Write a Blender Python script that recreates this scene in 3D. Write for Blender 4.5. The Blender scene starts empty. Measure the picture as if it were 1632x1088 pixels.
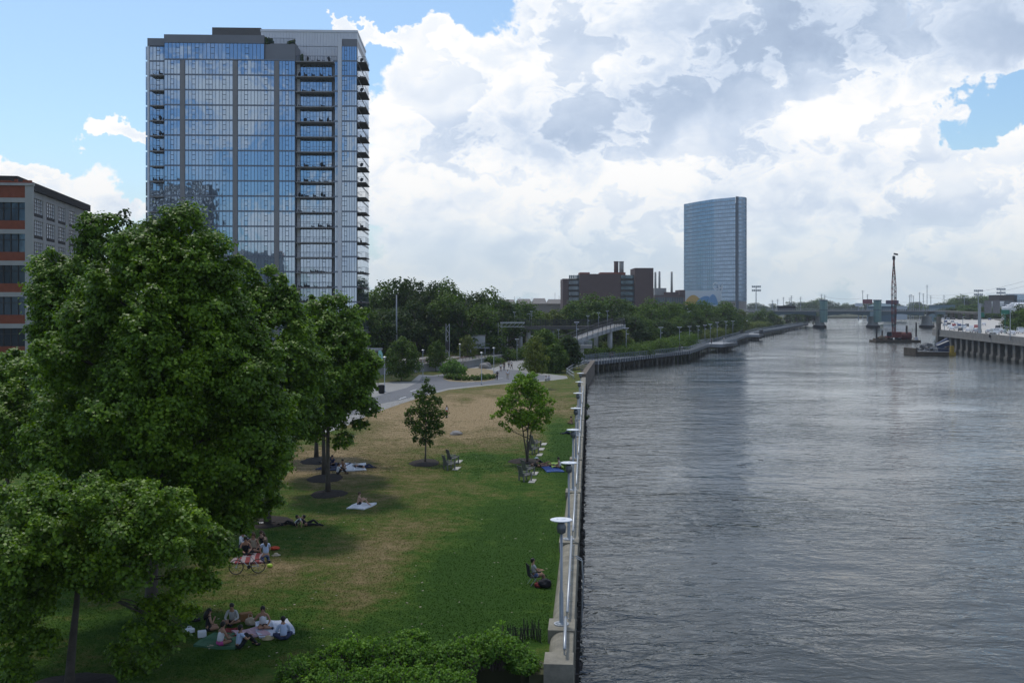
import bpy, bmesh, math, random
import numpy as np
from mathutils import Vector, Matrix
sc = bpy.context.scene
COL = sc.collection
R = math.radians
F = 1632.0; CZ = 13.0; HZ = 488.0; PI = math.pi

def at(px, py=None, Y=None, z=0.0):
    """a place on the level z seen along one line of sight (metres)"""
    if Y is None: Y = F*(CZ-z)/(py-HZ)
    return ((px-816)/F*Y, Y, z)
def hz(py, Y): return CZ-(py-HZ)/F*Y          # height at distance Y
def xx(px, Y): return (px-816)/F*Y

# ------------------------------------------------------------------ materials
class NT:
    def __init__(s, tree): s.t = tree; s.n = tree.nodes; s.l = tree.links; s.k = 0
    def node(s, typ, **kw):
        nd = s.n.new(typ)
        for k, v in kw.items(): setattr(nd, k, v)
        return nd
    def put(s, sock, v):
        if hasattr(v, 'is_output') or isinstance(v, bpy.types.NodeSocket): s.l.new(v, sock)
        else: sock.default_value = v
    def m(s, op, a, b=0.0, c=0.0, clamp=False):
        nd = s.node('ShaderNodeMath', operation=op, use_clamp=clamp)
        s.put(nd.inputs[0], a); s.put(nd.inputs[1], b); s.put(nd.inputs[2], c)
        return nd.outputs[0]
    def v(s, op, a, b=(0, 0, 0)):
        nd = s.node('ShaderNodeVectorMath', operation=op)
        s.put(nd.inputs[0], a); s.put(nd.inputs[1], b)
        return nd.outputs['Value' if op in ('DOT_PRODUCT', 'LENGTH') else 'Vector']
    def noise(s, vec, scale, detail=4, rough=.55, dist=0.0):
        nd = s.node('ShaderNodeTexNoise')
        if vec is not None: s.l.new(vec, nd.inputs['Vector'])
        nd.inputs['Scale'].default_value = scale; nd.inputs['Detail'].default_value = detail
        nd.inputs['Roughness'].default_value = rough; nd.inputs['Distortion'].default_value = dist
        return nd.outputs['Fac']
    def smooth(s, x, a, b):
        nd = s.node('ShaderNodeMapRange', interpolation_type='SMOOTHSTEP')
        s.put(nd.inputs[0], x); nd.inputs[1].default_value = a; nd.inputs[2].default_value = b
        return nd.outputs[0]
    def lin(s, x, a, b, c=0.0, d=1.0):
        nd = s.node('ShaderNodeMapRange')
        s.put(nd.inputs[0], x); nd.inputs[1].default_value = a; nd.inputs[2].default_value = b
        nd.inputs[3].default_value = c; nd.inputs[4].default_value = d
        return nd.outputs[0]
    def mix(s, f, a, b, blend='MIX'):
        nd = s.node('ShaderNodeMix', data_type='RGBA', blend_type=blend)
        s.put(nd.inputs[0], f); s.put(nd.inputs[6], a if not isinstance(a, tuple) else a[:3]+(1,))
        s.put(nd.inputs[7], b if not isinstance(b, tuple) else b[:3]+(1,))
        return nd.outputs[2]
    def ramp(s, f, pts):
        nd = s.node('ShaderNodeValToRGB'); s.put(nd.inputs[0], f)
        e = nd.color_ramp.elements
        while len(e) < len(pts): e.new(0.5)
        for i, (p, c) in enumerate(pts): e[i].position = p; e[i].color = tuple(c)+(1,)
        return nd.outputs[0]
    def coord(s, which='Object'):
        return s.node('ShaderNodeTexCoord').outputs[which]
    def pos(s):
        return s.node('ShaderNodeNewGeometry').outputs['Position']
    def bump(s, h, strength=.3, dist=.05, normal=None):
        nd = s.node('ShaderNodeBump'); s.put(nd.inputs['Height'], h)
        nd.inputs['Strength'].default_value = strength; nd.inputs['Distance'].default_value = dist
        if normal is not None: s.l.new(normal, nd.inputs['Normal'])
        return nd.outputs[0]

def newmat(name):
    m = bpy.data.materials.new(name); m.use_nodes = True
    t = NT(m.node_tree); b = m.node_tree.nodes['Principled BSDF']
    return m, t, b
MATS = {}
def M(name, col=(.5, .5, .5), rough=.75, metal=0.0, var=.18, scale=2.0, bump=0.0, bscale=20, spec=.4, fine=True, col2=None, bdist=.03):
    if name in MATS: return MATS[name]
    m, t, b = newmat(name)
    p = t.pos()
    n1 = t.noise(p, scale, 5, .6)
    f = t.lin(n1, .3, .7)
    if fine:
        n2 = t.noise(p, scale*9, 3, .6)
        f = t.m('ADD', t.m('MULTIPLY', f, .65), t.m('MULTIPLY', n2, .35))
    lo = tuple(c*(1-var) for c in col); hi = tuple(min(1, c*(1+var)) for c in (col2 or col))
    c = t.mix(f, lo, hi)
    t.l.new(c, b.inputs['Base Color'])
    b.inputs['Roughness'].default_value = rough; b.inputs['Metallic'].default_value = metal
    b.inputs['Specular IOR Level'].default_value = spec
    if bump:
        t.l.new(t.bump(t.noise(p, bscale, 4, .6), bump, bdist), b.inputs['Normal'])
    MATS[name] = m
    return m

# ------------------------------------------------------------------ mesh builder
class MB:
    def __init__(s): s.v = []; s.f = []; s.mi = []; s.cur = 0; s.sm = []; s.smooth = False
    def add(s, vs, fs):
        o = len(s.v); s.v.extend([tuple(v) for v in vs])
        for f in fs: s.f.append([i+o for i in f]); s.mi.append(s.cur); s.sm.append(s.smooth)
    def box(s, x0, x1, y0, y1, z0, z1):
        vs = [(x, y, z) for z in (z0, z1) for x, y in ((x0, y0), (x1, y0), (x1, y1), (x0, y1))]
        s.add(vs, [[3, 2, 1, 0], [4, 5, 6, 7], [0, 1, 5, 4], [1, 2, 6, 5], [2, 3, 7, 6], [3, 0, 4, 7]])
    def obox(s, c, hx, hy, hzz, ang=0, tilt=0):
        m = Matrix.Rotation(ang, 3, 'Z') @ Matrix.Rotation(tilt, 3, 'X')
        vs = [Vector(c)+m @ Vector((x*hx, y*hy, z*hzz)) for z in (-1, 1) for x, y in ((-1, -1), (1, -1), (1, 1), (-1, 1))]
        s.add(vs, [[3, 2, 1, 0], [4, 5, 6, 7], [0, 1, 5, 4], [1, 2, 6, 5], [2, 3, 7, 6], [3, 0, 4, 7]])
    def bar(s, a, b, w, h):
        """a rectangular bar from a to b, w wide, h tall"""
        a = Vector(a); b = Vector(b); d = (b-a)
        if d.length < 1e-6: return
        d.normalize()
        up = Vector((0, 0, 1)) if abs(d.z) < .95 else Vector((0, 1, 0))
        r = d.cross(up).normalized(); u = r.cross(d).normalized()
        vs = []
        for p in (a, b):
            for i, j in ((-1, -1), (1, -1), (1, 1), (-1, 1)): vs.append(p+r*(i*w/2)+u*(j*h/2))
        s.add(vs, [[0, 1, 2, 3], [7, 6, 5, 4], [4, 5, 1, 0], [5, 6, 2, 1], [6, 7, 3, 2], [7, 4, 0, 3]])
    def cyl(s, a, b, r0, r1=None, n=8, cap=True):
        r1 = r0 if r1 is None else r1
        a = Vector(a); b = Vector(b); d = b-a
        if d.length < 1e-6: return
        d.normalize()
        up = Vector((0, 0, 1)) if abs(d.z) < .95 else Vector((0, 1, 0))
        r = d.cross(up).normalized(); u = r.cross(d).normalized()
        vs = []
        for p, rr in ((a, r0), (b, r1)):
            for k in range(n):
                t = 2*PI*k/n; vs.append(p+(r*math.cos(t)+u*math.sin(t))*rr)
        fs = [[k, n+k, n+(k+1) % n, (k+1) % n] for k in range(n)]
        if cap: fs += [list(range(n)), list(range(2*n-1, n-1, -1))]
        sm = s.smooth; s.add(vs, fs)
    def tube(s, pts, rs, n=8):
        pts = [Vector(p) for p in pts]
        if not hasattr(rs, '__len__'): rs = [rs]*len(pts)
        vs = []; r = None
        for i, p in enumerate(pts):
            d = (pts[min(i+1, len(pts)-1)]-pts[max(i-1, 0)]).normalized()
            if r is None:
                up = Vector((0, 0, 1)) if abs(d.z) < .95 else Vector((0, 1, 0))
                r = d.cross(up).normalized()
            else: r = (r-d*r.dot(d)).normalized()
            u = r.cross(d)
            for k in range(n):
                t = 2*PI*k/n; vs.append(p+(r*math.cos(t)+u*math.sin(t))*rs[i])
        fs = []
        for i in range(len(pts)-1):
            for k in range(n): fs.append([i*n+k, (i+1)*n+k, (i+1)*n+(k+1) % n, i*n+(k+1) % n])
        fs.append(list(range(n))); L = len(pts)*n; fs.append(list(range(L-1, L-n-1, -1)))
        s.add(vs, fs)
    def prism(s, poly, z0, z1):
        n = len(poly)
        a = sum(poly[i][0]*poly[(i+1) % n][1]-poly[(i+1) % n][0]*poly[i][1] for i in range(n))
        if a < 0: poly = poly[::-1]
        vs = [(p[0], p[1], z0) for p in poly]+[(p[0], p[1], z1) for p in poly]
        fs = [list(range(n-1, -1, -1)), list(range(n, 2*n))]
        fs += [[i, (i+1) % n, n+(i+1) % n, n+i] for i in range(n)]
        s.add(vs, fs)
    def sheet(s, poly, z):
        n = len(poly)
        a = sum(poly[i][0]*poly[(i+1) % n][1]-poly[(i+1) % n][0]*poly[i][1] for i in range(n))
        if a < 0: poly = poly[::-1]
        s.add([(p[0], p[1], z) for p in poly], [list(range(n))])
    def lathe(s, c, prof, n=16, sx=1, sy=1):
        c = Vector(c); vs = []
        for (r, z) in prof:
            for k in range(n):
                t = 2*PI*k/n; vs.append((c.x+math.cos(t)*r*sx, c.y+math.sin(t)*r*sy, c.z+z))
        fs = []
        for i in range(len(prof)-1):
            for k in range(n): fs.append([i*n+k, i*n+(k+1) % n, (i+1)*n+(k+1) % n, (i+1)*n+k])
        fs.append(list(range(n-1, -1, -1))); L = len(prof)*n; fs.append(list(range(L-n, L)))
        s.add(vs, fs)
    def lump(s, c, rx, ry, rz, seed=0, amp=.15, sub=2, ang=0, floor=None):
        bm = bmesh.new(); bmesh.ops.create_icosphere(bm, subdivisions=sub, radius=1)
        rnd = random.Random(seed); ph = [rnd.uniform(0, 6.28) for _ in range(6)]
        vs = []; ca, sa = math.cos(ang), math.sin(ang)
        for v in bm.verts:
            p = v.co
            k = 1+amp*(math.sin(3*p.x+ph[0])*math.cos(2.6*p.y+ph[1])+.6*math.sin(5*p.z+ph[2]+3*p.x)+.5*math.sin(7*p.y+ph[3]+2*p.z))
            q = Vector((p.x*rx*k, p.y*ry*k, p.z*rz*k))
            z = c[2]+q.z
            if floor is not None: z = max(z, floor)
            vs.append((c[0]+q.x*ca-q.y*sa, c[1]+q.x*sa+q.y*ca, z))
        fs = [[v.index for v in f.verts] for f in bm.faces]
        bm.free(); s.add(vs, fs)
    def build(s, name, mats, parent=None, loc=None):
        me = bpy.data.meshes.new(name); me.from_pydata(s.v, [], s.f)
        if not isinstance(mats, (list, tuple)): mats = [mats]
        for m in mats: me.materials.append(m)
        me.polygons.foreach_set('material_index', s.mi); me.polygons.foreach_set('use_smooth', s.sm)
        me.update()
        o = bpy.data.objects.new(name, me); COL.objects.link(o)
        if parent is not None: o.parent = parent
        if loc is not None: o.location = loc
        return o

def tag(o, label=None, cat=None, group=None, kind=None):
    if label: o['label'] = label
    if cat: o['category'] = cat
    if group: o['group'] = group
    if kind: o['kind'] = kind
    return o
def empty(name, loc=(0, 0, 0), rz=0, label=None, cat=None, group=None):
    o = bpy.data.objects.new(name, None); COL.objects.link(o); o.location = loc; o.rotation_euler = (0, 0, rz)
    o.empty_display_size = .2
    return tag(o, label, cat, group)
def kids(o): return [c for c in bpy.data.objects if c.parent == o]
KID = {}
def copy_tree(o, parent=None, kmap=None):
    c = o.copy(); COL.objects.link(c); c.parent = parent
    for ch in list(o.children): copy_tree(ch, c)
    return c
def dup(root, loc, rz=0, label=None, scale=None, mat=None):
    c = copy_tree(root); c.location = loc; c.rotation_euler = (0, 0, rz)
    if scale is not None: c.scale = scale if hasattr(scale, '__len__') else (scale,)*3
    if label: c['label'] = label
    return c

# ------------------------------------------------------------------ camera, light, sky
cam_d = bpy.data.cameras.new('camera'); cam = bpy.data.objects.new('camera', cam_d); COL.objects.link(cam)
cam.location = (0, 0, CZ); cam.rotation_euler = (R(90), 0, 0)
cam_d.lens = 36; cam_d.sensor_width = 36; cam_d.shift_y = -(544-HZ)/F
cam_d.clip_end = 20000; cam_d.clip_start = .5
sc.camera = cam
SUN_EL = 62; SUN_AZ = -28          # degrees, azimuth measured from the view direction to the right
sd = bpy.data.lights.new('sun', 'SUN'); sun = bpy.data.objects.new('sun', sd); COL.objects.link(sun)
sd.energy = 1.7; sd.angle = R(7); sd.color = (1, .95, .87)
sdir = Vector((math.sin(R(SUN_AZ))*math.cos(R(SUN_EL)), math.cos(R(SUN_AZ))*math.cos(R(SUN_EL)), math.sin(R(SUN_EL))))
sun.rotation_euler = sdir.to_track_quat('Z', 'Y').to_euler()
sc.view_settings.view_transform = 'Standard'; sc.view_settings.look = 'None'; sc.view_settings.gamma = 1; sc.view_settings.exposure = 0

GREY = [(1350, 55, 230, 62, 1.15), (1000, 185, 150, 55, .85), (1150, 150, 90, 50, .5), (880, 228, 150, 30, .6), (1400, 345, 300, 32, .6),
        (690, 240, 80, 50, .3), (1610, 60, 70, 70, .9), (850, 395, 230, 26, .45), (1200, 285, 80, 60, .35), (1500, -260, 600, 230, 1.2)]
def build_world():
    w = bpy.data.worlds.new('World'); sc.world = w; w.use_nodes = True
    t = NT(w.node_tree); bg = w.node_tree.nodes['Background']
    sky = t.node('ShaderNodeTexSky', sky_type='NISHITA')
    sky.sun_disc = False; sky.sun_elevation = R(SUN_EL); sky.sun_rotation = R(SUN_AZ)
    sky.air_density = 1.0; sky.dust_density = 1.2; sky.ozone_density = 1.6
    d = t.v('NORMALIZE', t.coord('Generated'))
    sp = t.node('ShaderNodeSeparateXYZ'); t.l.new(d, sp.inputs[0])
    az = t.m('ARCTAN2', sp.outputs[0], sp.outputs[1]); el = t.m('ARCSINE', sp.outputs[2])
    cb = t.node('ShaderNodeCombineXYZ'); t.l.new(az, cb.inputs[0]); t.l.new(el, cb.inputs[1])
    wa = t.node('ShaderNodeTexNoise'); t.l.new(d, wa.inputs['Vector']); wa.inputs['Scale'].default_value = 13; wa.inputs['Detail'].default_value = 5; wa.inputs['Roughness'].default_value = .62
    ang = t.v('ADD', cb.outputs[0], t.v('MULTIPLY', t.v('SUBTRACT', wa.outputs['Color'], (.5, .5, .5)), (.15, .11, 0)))
    def blobs(lst, base):
        acc = base
        for (px, py, sx, sy, wt) in lst:
            u = (px-816)/F; v_ = (HZ-py)/F
            a = math.atan(u); e = math.atan(v_*math.cos(a))
            q = t.v('MULTIPLY', t.v('SUBTRACT', ang, (a, e, 0)), (F/sx, F/sy, 0))
            g = t.m('EXPONENT', t.m('MULTIPLY', t.v('DOT_PRODUCT', q, q), -1.0))
            acc = t.m('MULTIPLY_ADD', g, wt, acc)
        return acc
    # where the clouds are: (x, y, half width, half height, amount)
    cover = blobs([(230, 40, 470, 200, -1.1), (690, -20, 150, 62, -1.3), (60, 268, 70, 26, 1.2), (190, 205, 46, 22, 1.6), (180, 328, 70, 26, 1.1),
                   (500, 44, 85, 18, 1.9), (675, 135, 110, 95, 1.3), (1000, 130, 300, 190, 1.1), (760, 330, 240, 120, .9), (640, 52, 60, 26, .8), (645, 222, 60, 36, -.7),
                   (1380, 60, 330, 105, 1.3), (1300, 330, 340, 150, 1.0), (1560, 330, 130, 90, .6), (720, 440, 400, 40, .5),
                   (1600, 160, 60, 34, -1.1), (1520, 195, 60, 18, -.9), (1450, 170, 40, 12, -.8), (1320, 120, 120, 15, -1.25), (1205, 95, 16, 45, -.9), (770, 62, 50, 34, -.8), (1250, -330, 700, 300, 1.0), (500, -420, 500, 200, .5)], -.08)
    cover = t.m('MINIMUM', cover, .85)
    v1 = t.v('MULTIPLY', d, (1, 1, 1.5))
    warp = t.node('ShaderNodeTexNoise'); t.l.new(v1, warp.inputs['Vector']); warp.inputs['Scale'].default_value = 20; warp.inputs['Detail'].default_value = 3
    wv = t.v('MULTIPLY', t.v('SUBTRACT', warp.outputs['Color'], (.5, .5, .5)), (.07, .07, .07))
    v2 = t.v('ADD', v1, wv)
    na = t.noise(v2, 4.6, 9, .63)
    puff = []; rel = []
    for scl, amp in ((11, .55), (25, .26)):
        vo = t.node('ShaderNodeTexVoronoi', feature='F1'); t.l.new(v2, vo.inputs['Vector']); vo.inputs['Scale'].default_value = scl; vo.inputs['Detail'].default_value = 0
        puff.append(t.m('MULTIPLY', t.m('SUBTRACT', .42, vo.outputs['Distance']), amp))
        near = t.m('SUBTRACT', 1.0, t.m('MULTIPLY', vo.outputs['Distance'], 1.45), clamp=True)
        off = t.v('DOT_PRODUCT', t.v('SUBTRACT', v2, vo.outputs['Position']), (-.25, .1, 1.0))
        rel.append(t.m('MULTIPLY', t.m('MULTIPLY', off, near), scl*amp*1.0))
    nc = t.noise(v2, 4.6, 3, .55)
    nb = t.noise(t.v('ADD', v2, (-.012, .0, .035)), 4.6, 3, .55)
    pf = t.m('ADD', puff[0], puff[1])
    rl = t.m('ADD', t.m('MULTIPLY', t.m('SUBTRACT', nc, nb), 1.9), t.m('ADD', rel[0], rel[1]))
    grey = t.m('MULTIPLY', blobs(GREY, 0.0), t.lin(na, .3, .6, .6, 1.0))
    soft = t.m('SUBTRACT', 1.0, t.m('MULTIPLY', grey, .6, clamp=True))
    RAMP = [(0, (.33, .42, .58)), (.3, (.44, .54, .70)), (.58, (.61, .70, .84)), (.8, (.82, .87, .94)), (1, (1.0, .99, .975))]
    # far bank of cloud, and nearer heaps in front of it with their own bright rims
    dA = t.m('ADD', cover, t.m('ADD', t.m('MULTIPLY', t.m('SUBTRACT', na, .5), 2.5), t.m('MULTIPLY', pf, 1.5)))
    mask = t.smooth(dA, -.03, .22)
    lumA = t.m('SUBTRACT', t.m('ADD', .99, t.m('MULTIPLY', rl, t.m('MULTIPLY', soft, .8))), t.m('ADD', t.m('MULTIPLY', grey, .52), t.m('MULTIPLY', t.smooth(dA, .05, .75), .20)))
    v3 = t.v('ADD', v2, (3.1, 1.7, 5.3))
    n3 = t.noise(v3, 6.5, 7, .64)
    dB = t.m('ADD', t.m('ADD', t.m('MULTIPLY', cover, .35), -.10), t.m('ADD', t.m('MULTIPLY', t.m('SUBTRACT', n3, .5), 2.5), pf))
    maskB = t.m('MULTIPLY', t.smooth(dB, .0, .14), mask)
    lumB = t.m('SUBTRACT', t.m('ADD', 1.06, t.m('MULTIPLY', rl, t.m('MULTIPLY', soft, .9))), t.m('ADD', t.m('MULTIPLY', grey, .40), t.m('MULTIPLY', t.smooth(dB, .02, .5), .26)))
    lum = t.m('ADD', t.m('MULTIPLY', lumA, t.m('SUBTRACT', 1.0, maskB)), t.m('MULTIPLY', lumB, maskB), clamp=True)
    ccol = t.ramp(lum, RAMP)
    ccol = t.v('MULTIPLY', ccol, (10.8, 10.8, 10.8))
    lowhaze = t.smooth(el, .17, -.02)
    ccol = t.mix(t.m('MULTIPLY', lowhaze, .55), ccol, (6.9, 7.8, 8.5))
    skyc = t.v('MULTIPLY', sky.outputs[0], (1.22, 1.42, 1.5))
    skyc = t.mix(t.m('MULTIPLY', lowhaze, .9, clamp=True), skyc, (6.2, 7.6, 8.7))
    mask = t.m('MULTIPLY', mask, t.lin(el, -.01, .09, .45, 1.0))
    out = t.mix(mask, skyc, ccol)
    t.l.new(out, bg.inputs['Color']); bg.inputs['Strength'].default_value = .1
    # the sky overhead and behind: the same clouds without the fine billows
    nd = t.noise(v1, 3.2, 4, .55)
    m2 = t.smooth(nd, .47, .56)
    c2 = t.ramp(t.lin(nd, .47, .75, 1.0, .3), RAMP)
    c2 = t.v('MULTIPLY', c2, (8.6, 8.6, 8.6))
    out2 = t.mix(m2, t.v('MULTIPLY', sky.outputs[0], (.8, 1.1, 1.4)), c2)
    bg2 = t.node('ShaderNodeBackground'); t.l.new(out2, bg2.inputs['Color']); bg2.inputs['Strength'].default_value = .1
    front = t.m('MULTIPLY', t.smooth(t.m('ABSOLUTE', az), .85, .62), t.smooth(el, .62, .42))
    ms = t.node('ShaderNodeMixShader'); t.l.new(front, ms.inputs[0]); t.l.new(bg2.outputs[0], ms.inputs[1]); t.l.new(bg.outputs[0], ms.inputs[2])
    t.l.new(ms.outputs[0], w.node_tree.nodes['World Output'].inputs['Surface'])
build_world()
# ------------------------------------------------------------------ ground, lawn, path, water
WZ_ = -2.0                                # water level
def wallx(Y): return 2.1+.0753*(Y-35.7)   # river edge of the wall
BW = [(20, 233), (50, 286), (66, 338), (74, 352), (109, 462), (150, 575), (215, 742)]   # boardwalk, river side

def grass_mat():
    m, t, b = newmat('lawn')
    p = t.pos()
    sp = t.node('ShaderNodeSeparateXYZ'); t.l.new(p, sp.inputs[0])
    cb = t.node('ShaderNodeCombineXYZ'); t.l.new(sp.outputs[0], cb.inputs[0]); t.l.new(sp.outputs[1], cb.inputs[1])
    g = cb.outputs[0]
    def blobs(lst, base):
        acc = base
        for (px, py, rx, ry, wt) in lst:
            c = at(px, py)
            q = t.v('MULTIPLY', t.v('SUBTRACT', g, (c[0], c[1], 0)), (1/rx, 1/ry, 0))
            acc = t.m('MULTIPLY_ADD', t.m('EXPONENT', t.m('MULTIPLY', t.v('DOT_PRODUCT', q, q), -1.0)), wt, acc)
        return acc
    # dry ground (metres round a place): amount
    dry = blobs([(770, 650, 9, 24, .85), (620, 655, 7, 18, .5), (850, 640, 4, 30, .3), (640, 700, 5, 13, .3), (500, 740, 5, 12, .6), (590, 925, 2.2, 5, .4), (620, 870, 2.4, 5, .25), (440, 910, 2.2, 3, .28), (560, 830, 3, 6, .12),
                 (740, 640, 1.6, 9, -.35), (830, 632, 4.5, 4.5, -.6), (895, 700, 1.6, 30, -.55), (720, 930, 3.6, 6, -.32), (820, 850, 3.4, 12, -.35), (480, 780, 3, 6, -.1),
                 (690, 780, 5, 6, .1), (350, 920, 4, 5, .15), (750, 1000, 6, 3, -.3), (760, 735, 3.2, 5, -.22), (740, 600, 40, 60, .2), (760, 690, 7, 12, .2), (620, 760, 6, 10, .18), (720, 830, 3, 8, .1)], .24)
    n1 = t.noise(p, .22, 6, .62, .6); n2 = t.noise(p, 1.3, 5, .65); n3 = t.noise(p, 9, 4, .7); n4 = t.noise(p, 34, 2, .7)
    f = t.m('ADD', dry, t.m('MULTIPLY', t.m('SUBTRACT', n1, .5), 1.1))
    f = t.m('ADD', f, t.m('MULTIPLY', t.m('SUBTRACT', n2, .5), 1.05))
    f = t.m('ADD', f, t.m('MULTIPLY', t.m('SUBTRACT', n3, .5), .55))
    c = t.ramp(f, [(0.0, (.030, .075, .007)), (.22, (.052, .105, .011)), (.42, (.105, .118, .028)), (.66, (.190, .152, .068)), (.95, (.33, .245, .135))])
    k = t.m('ADD', t.lin(n3, .25, .75, .72, 1.25), t.m('MULTIPLY', t.m('SUBTRACT', n4, .5), .7))
    c = t.v('MULTIPLY', c, t.node('ShaderNodeCombineXYZ').outputs[0]) if 0 else t.mix(1.0, c, k, 'MULTIPLY')
    t.l.new(c, b.inputs['Base Color']); b.inputs['Roughness'].default_value = .95; b.inputs['Specular IOR Level'].default_value = .12
    h = t.m('ADD', t.m('MULTIPLY', n3, .6), t.m('MULTIPLY', n4, .4))
    t.l.new(t.bump(h, .8, .09), b.inputs['Normal'])
    return m
MATS['lawn'] = grass_mat()
M('earth', (.07, .075, .035), .95, var=.5, scale=.08, bump=.4, bscale=2)
M('mulch', (.022, .015, .011), .95, var=.5, scale=5, bump=.9, bscale=14)
M('asphalt', (.16, .165, .175), .9, var=.1, scale=.5, bump=.2, bscale=40)
M('pale_concrete', (.29, .285, .27), .85, var=.12, scale=.8, bump=.15, bscale=20)
M('wall_concrete', (.25, .23, .18), .85, var=.45, scale=1.3, bump=.35, bscale=9)
M('dark_concrete', (.15, .14, .12), .9, var=.35, scale=.8, bump=.3, bscale=8)
M('galv', (.42, .44, .46), .45, metal=.6, var=.1)
M('steel_pole', (.33, .36, .39), .5, metal=.4, var=.1)
M('black', (.02, .02, .022), .6, var=.3)
M('white', (.78, .79, .80), .5, var=.06)
M('dark_timber', (.035, .032, .03), .85, var=.4, scale=4, bump=.4)
M('grey_wood', (.17, .17, .165), .85, var=.3, scale=5, bump=.3)
M('ballast', (.26, .245, .225), .95, var=.3, scale=1.5, bump=.7, bscale=10)
M('rust', (.16, .09, .05), .7, metal=.3, var=.3)

# left bank, one sheet reaching the horizon behind the buildings
def inner(x, y, d=6): return (x-d, y+d*.6)
w0, w1, w2 = (wallx(36.2)-.5, 36.2), (wallx(181)-.5, 181), (18.0, 227)
left = [w0, w1, w2, (19, 240)] + [inner(x, y, 10) for x, y in BW[1:]] + [(330, 1150), (800, 2600), (1500, 9000), (-6000, 9000), (-6000, -400), (-60, -400), (-60, 24), (-24, 29), (-9, 34.5), (-2.5, 36.2), (-1.2, 38.4), (.3, 38.2), (.6, 36.2)]
g = MB(); g.prism(left, -6, 0.0)
g.cur = 0
tag(g.build('ground', MATS['earth']), kind='structure')
lawn = [at(560, 1088), at(300, 1088)] 
lp = [(wallx(36.4)-.5, 36.6), (wallx(180)-.5, 180), (13.5, 200), (14.5, 218), (8, 222), (3, 215), (-2, 207), (-6, 203), (-14, 205), (-26, 199), (-42, 185), (-70, 160), (-70, 26), (-24, 29.3), (-9, 34.8), (-2.6, 36.6), (-1.2, 38.8), (.4, 38.6)]
g = MB(); g.sheet(lp, .008); tag(g.build('lawn', MATS['lawn']), kind='structure')

# paths
pv = [(480, 700), (545, 682), (590, 660), (602, 656), (640, 643), (680, 630), (715, 621), (760, 616), (800, 612), (850, 609), (880, 606), (905, 603), (903, 599), (875, 596), (842, 592), (836, 585), (838, 576), (842, 569), (826, 569), (812, 575), (800, 581), (788, 586), (752, 584), (735, 592), (690, 598), (668, 597), (655, 608), (620, 609), (560, 613), (500, 625), (440, 650)]
g = MB(); g.sheet([at(a, b)[:2] for a, b in pv], .012); tag(g.build('pavement', MATS['pale_concrete']), kind='structure')
ap = [(470, 680), (560, 662), (602, 644), (640, 637), (680, 627), (715, 618.5), (760, 614), (800, 610.5), (850, 607.5), (878, 604.5), (872, 598.5), (840, 595), (826, 590), (800, 588), (790, 592), (752, 588), (735, 594), (690, 599.5), (672, 600), (668, 608), (648, 618), (620, 625), (560, 645), (480, 668)]
g = MB(); g.sheet([at(a, b)[:2] for a, b in ap], .017); tag(g.build('path', MATS['asphalt']), kind='structure')
g = MB()
for (a, b, c, d) in [(636, 636, 647, 632), (654, 623.5, 664, 620.5), (640, 612.5, 646, 612), (744, 609.5, 756, 608.5), (672, 617, 684, 614.5), (790, 603.5, 802, 602.5)]:
    p, q = Vector(at(a, b)), Vector(at(c, d)); r = Vector((q.y-p.y, p.x-q.x, 0)).normalized()*.09
    g.sheet([(p-r)[:2], (q-r)[:2], (q+r)[:2], (p+r)[:2]], .022)
tag(g.build('path_marking', MATS['white']), kind='structure')

# right bank
def hx(Y): return .167*Y+91.6
far_r = [(hx(200)+6, 150), (hx(366)+3, 366), (.417*720+4, 720), (.417*1250, 1250), (1100, 2600), (1700, 9000), (7000, 9000), (7000, 0), (hx(150)+6, 0)]
g = MB(); g.prism(far_r, -6, -.4); tag(g.build('ground', MATS['earth']), kind='structure')

g = MB(); g.prism([(240, 1300), (560, 1290), (900, 2600), (1500, 9100), (500, 9100), (420, 2000)], -6, -.3); tag(g.build('ground', MATS['earth']), kind='structure')
# river
def water_mat():
    m, t, b = newmat('water')
    p = t.pos()
    st = t.v('MULTIPLY', p, (.75, 1.25, 1))
    big = t.noise(p, .035, 4, .6, .5)
    amp = t.lin(big, .35, .65, .45, 1.25)
    a = t.noise(st, .42, 3, .5, .6); c = t.noise(st, 1.25, 3, .55, .9); f = t.noise(st, 4.2, 2, .6)
    calm = t.lin(t.noise(p, .012, 3, .6, 1.0), .38, .62, .25, 1.15)
    sw = t.noise(t.v('MULTIPLY', p, (.5, 1.0, 1)), .13, 2, .5, .4)
    h = t.m('ADD', t.m('MULTIPLY', a, .32), t.m('ADD', t.m('MULTIPLY', c, .13), t.m('MULTIPLY', f, .014)))
    h = t.m('ADD', t.m('MULTIPLY', h, t.m('MULTIPLY', amp, calm)), t.m('MULTIPLY', sw, .22))
    t.l.new(t.bump(h, 1.0, 1.0), b.inputs['Normal'])
    b.inputs['Base Color'].default_value = (.016, .022, .021, 1)
    b.inputs['Roughness'].default_value = .03; b.inputs['IOR'].default_value = 1.33
    b.inputs['Specular IOR Level'].default_value = .5
    return m
MATS['water'] = water_mat()
g = MB(); g.sheet([(-400, -300), (7000, -300), (7000, 9000), (-400, 9000)], WZ_); tag(g.build('water', MATS['water']), kind='structure')

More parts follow.
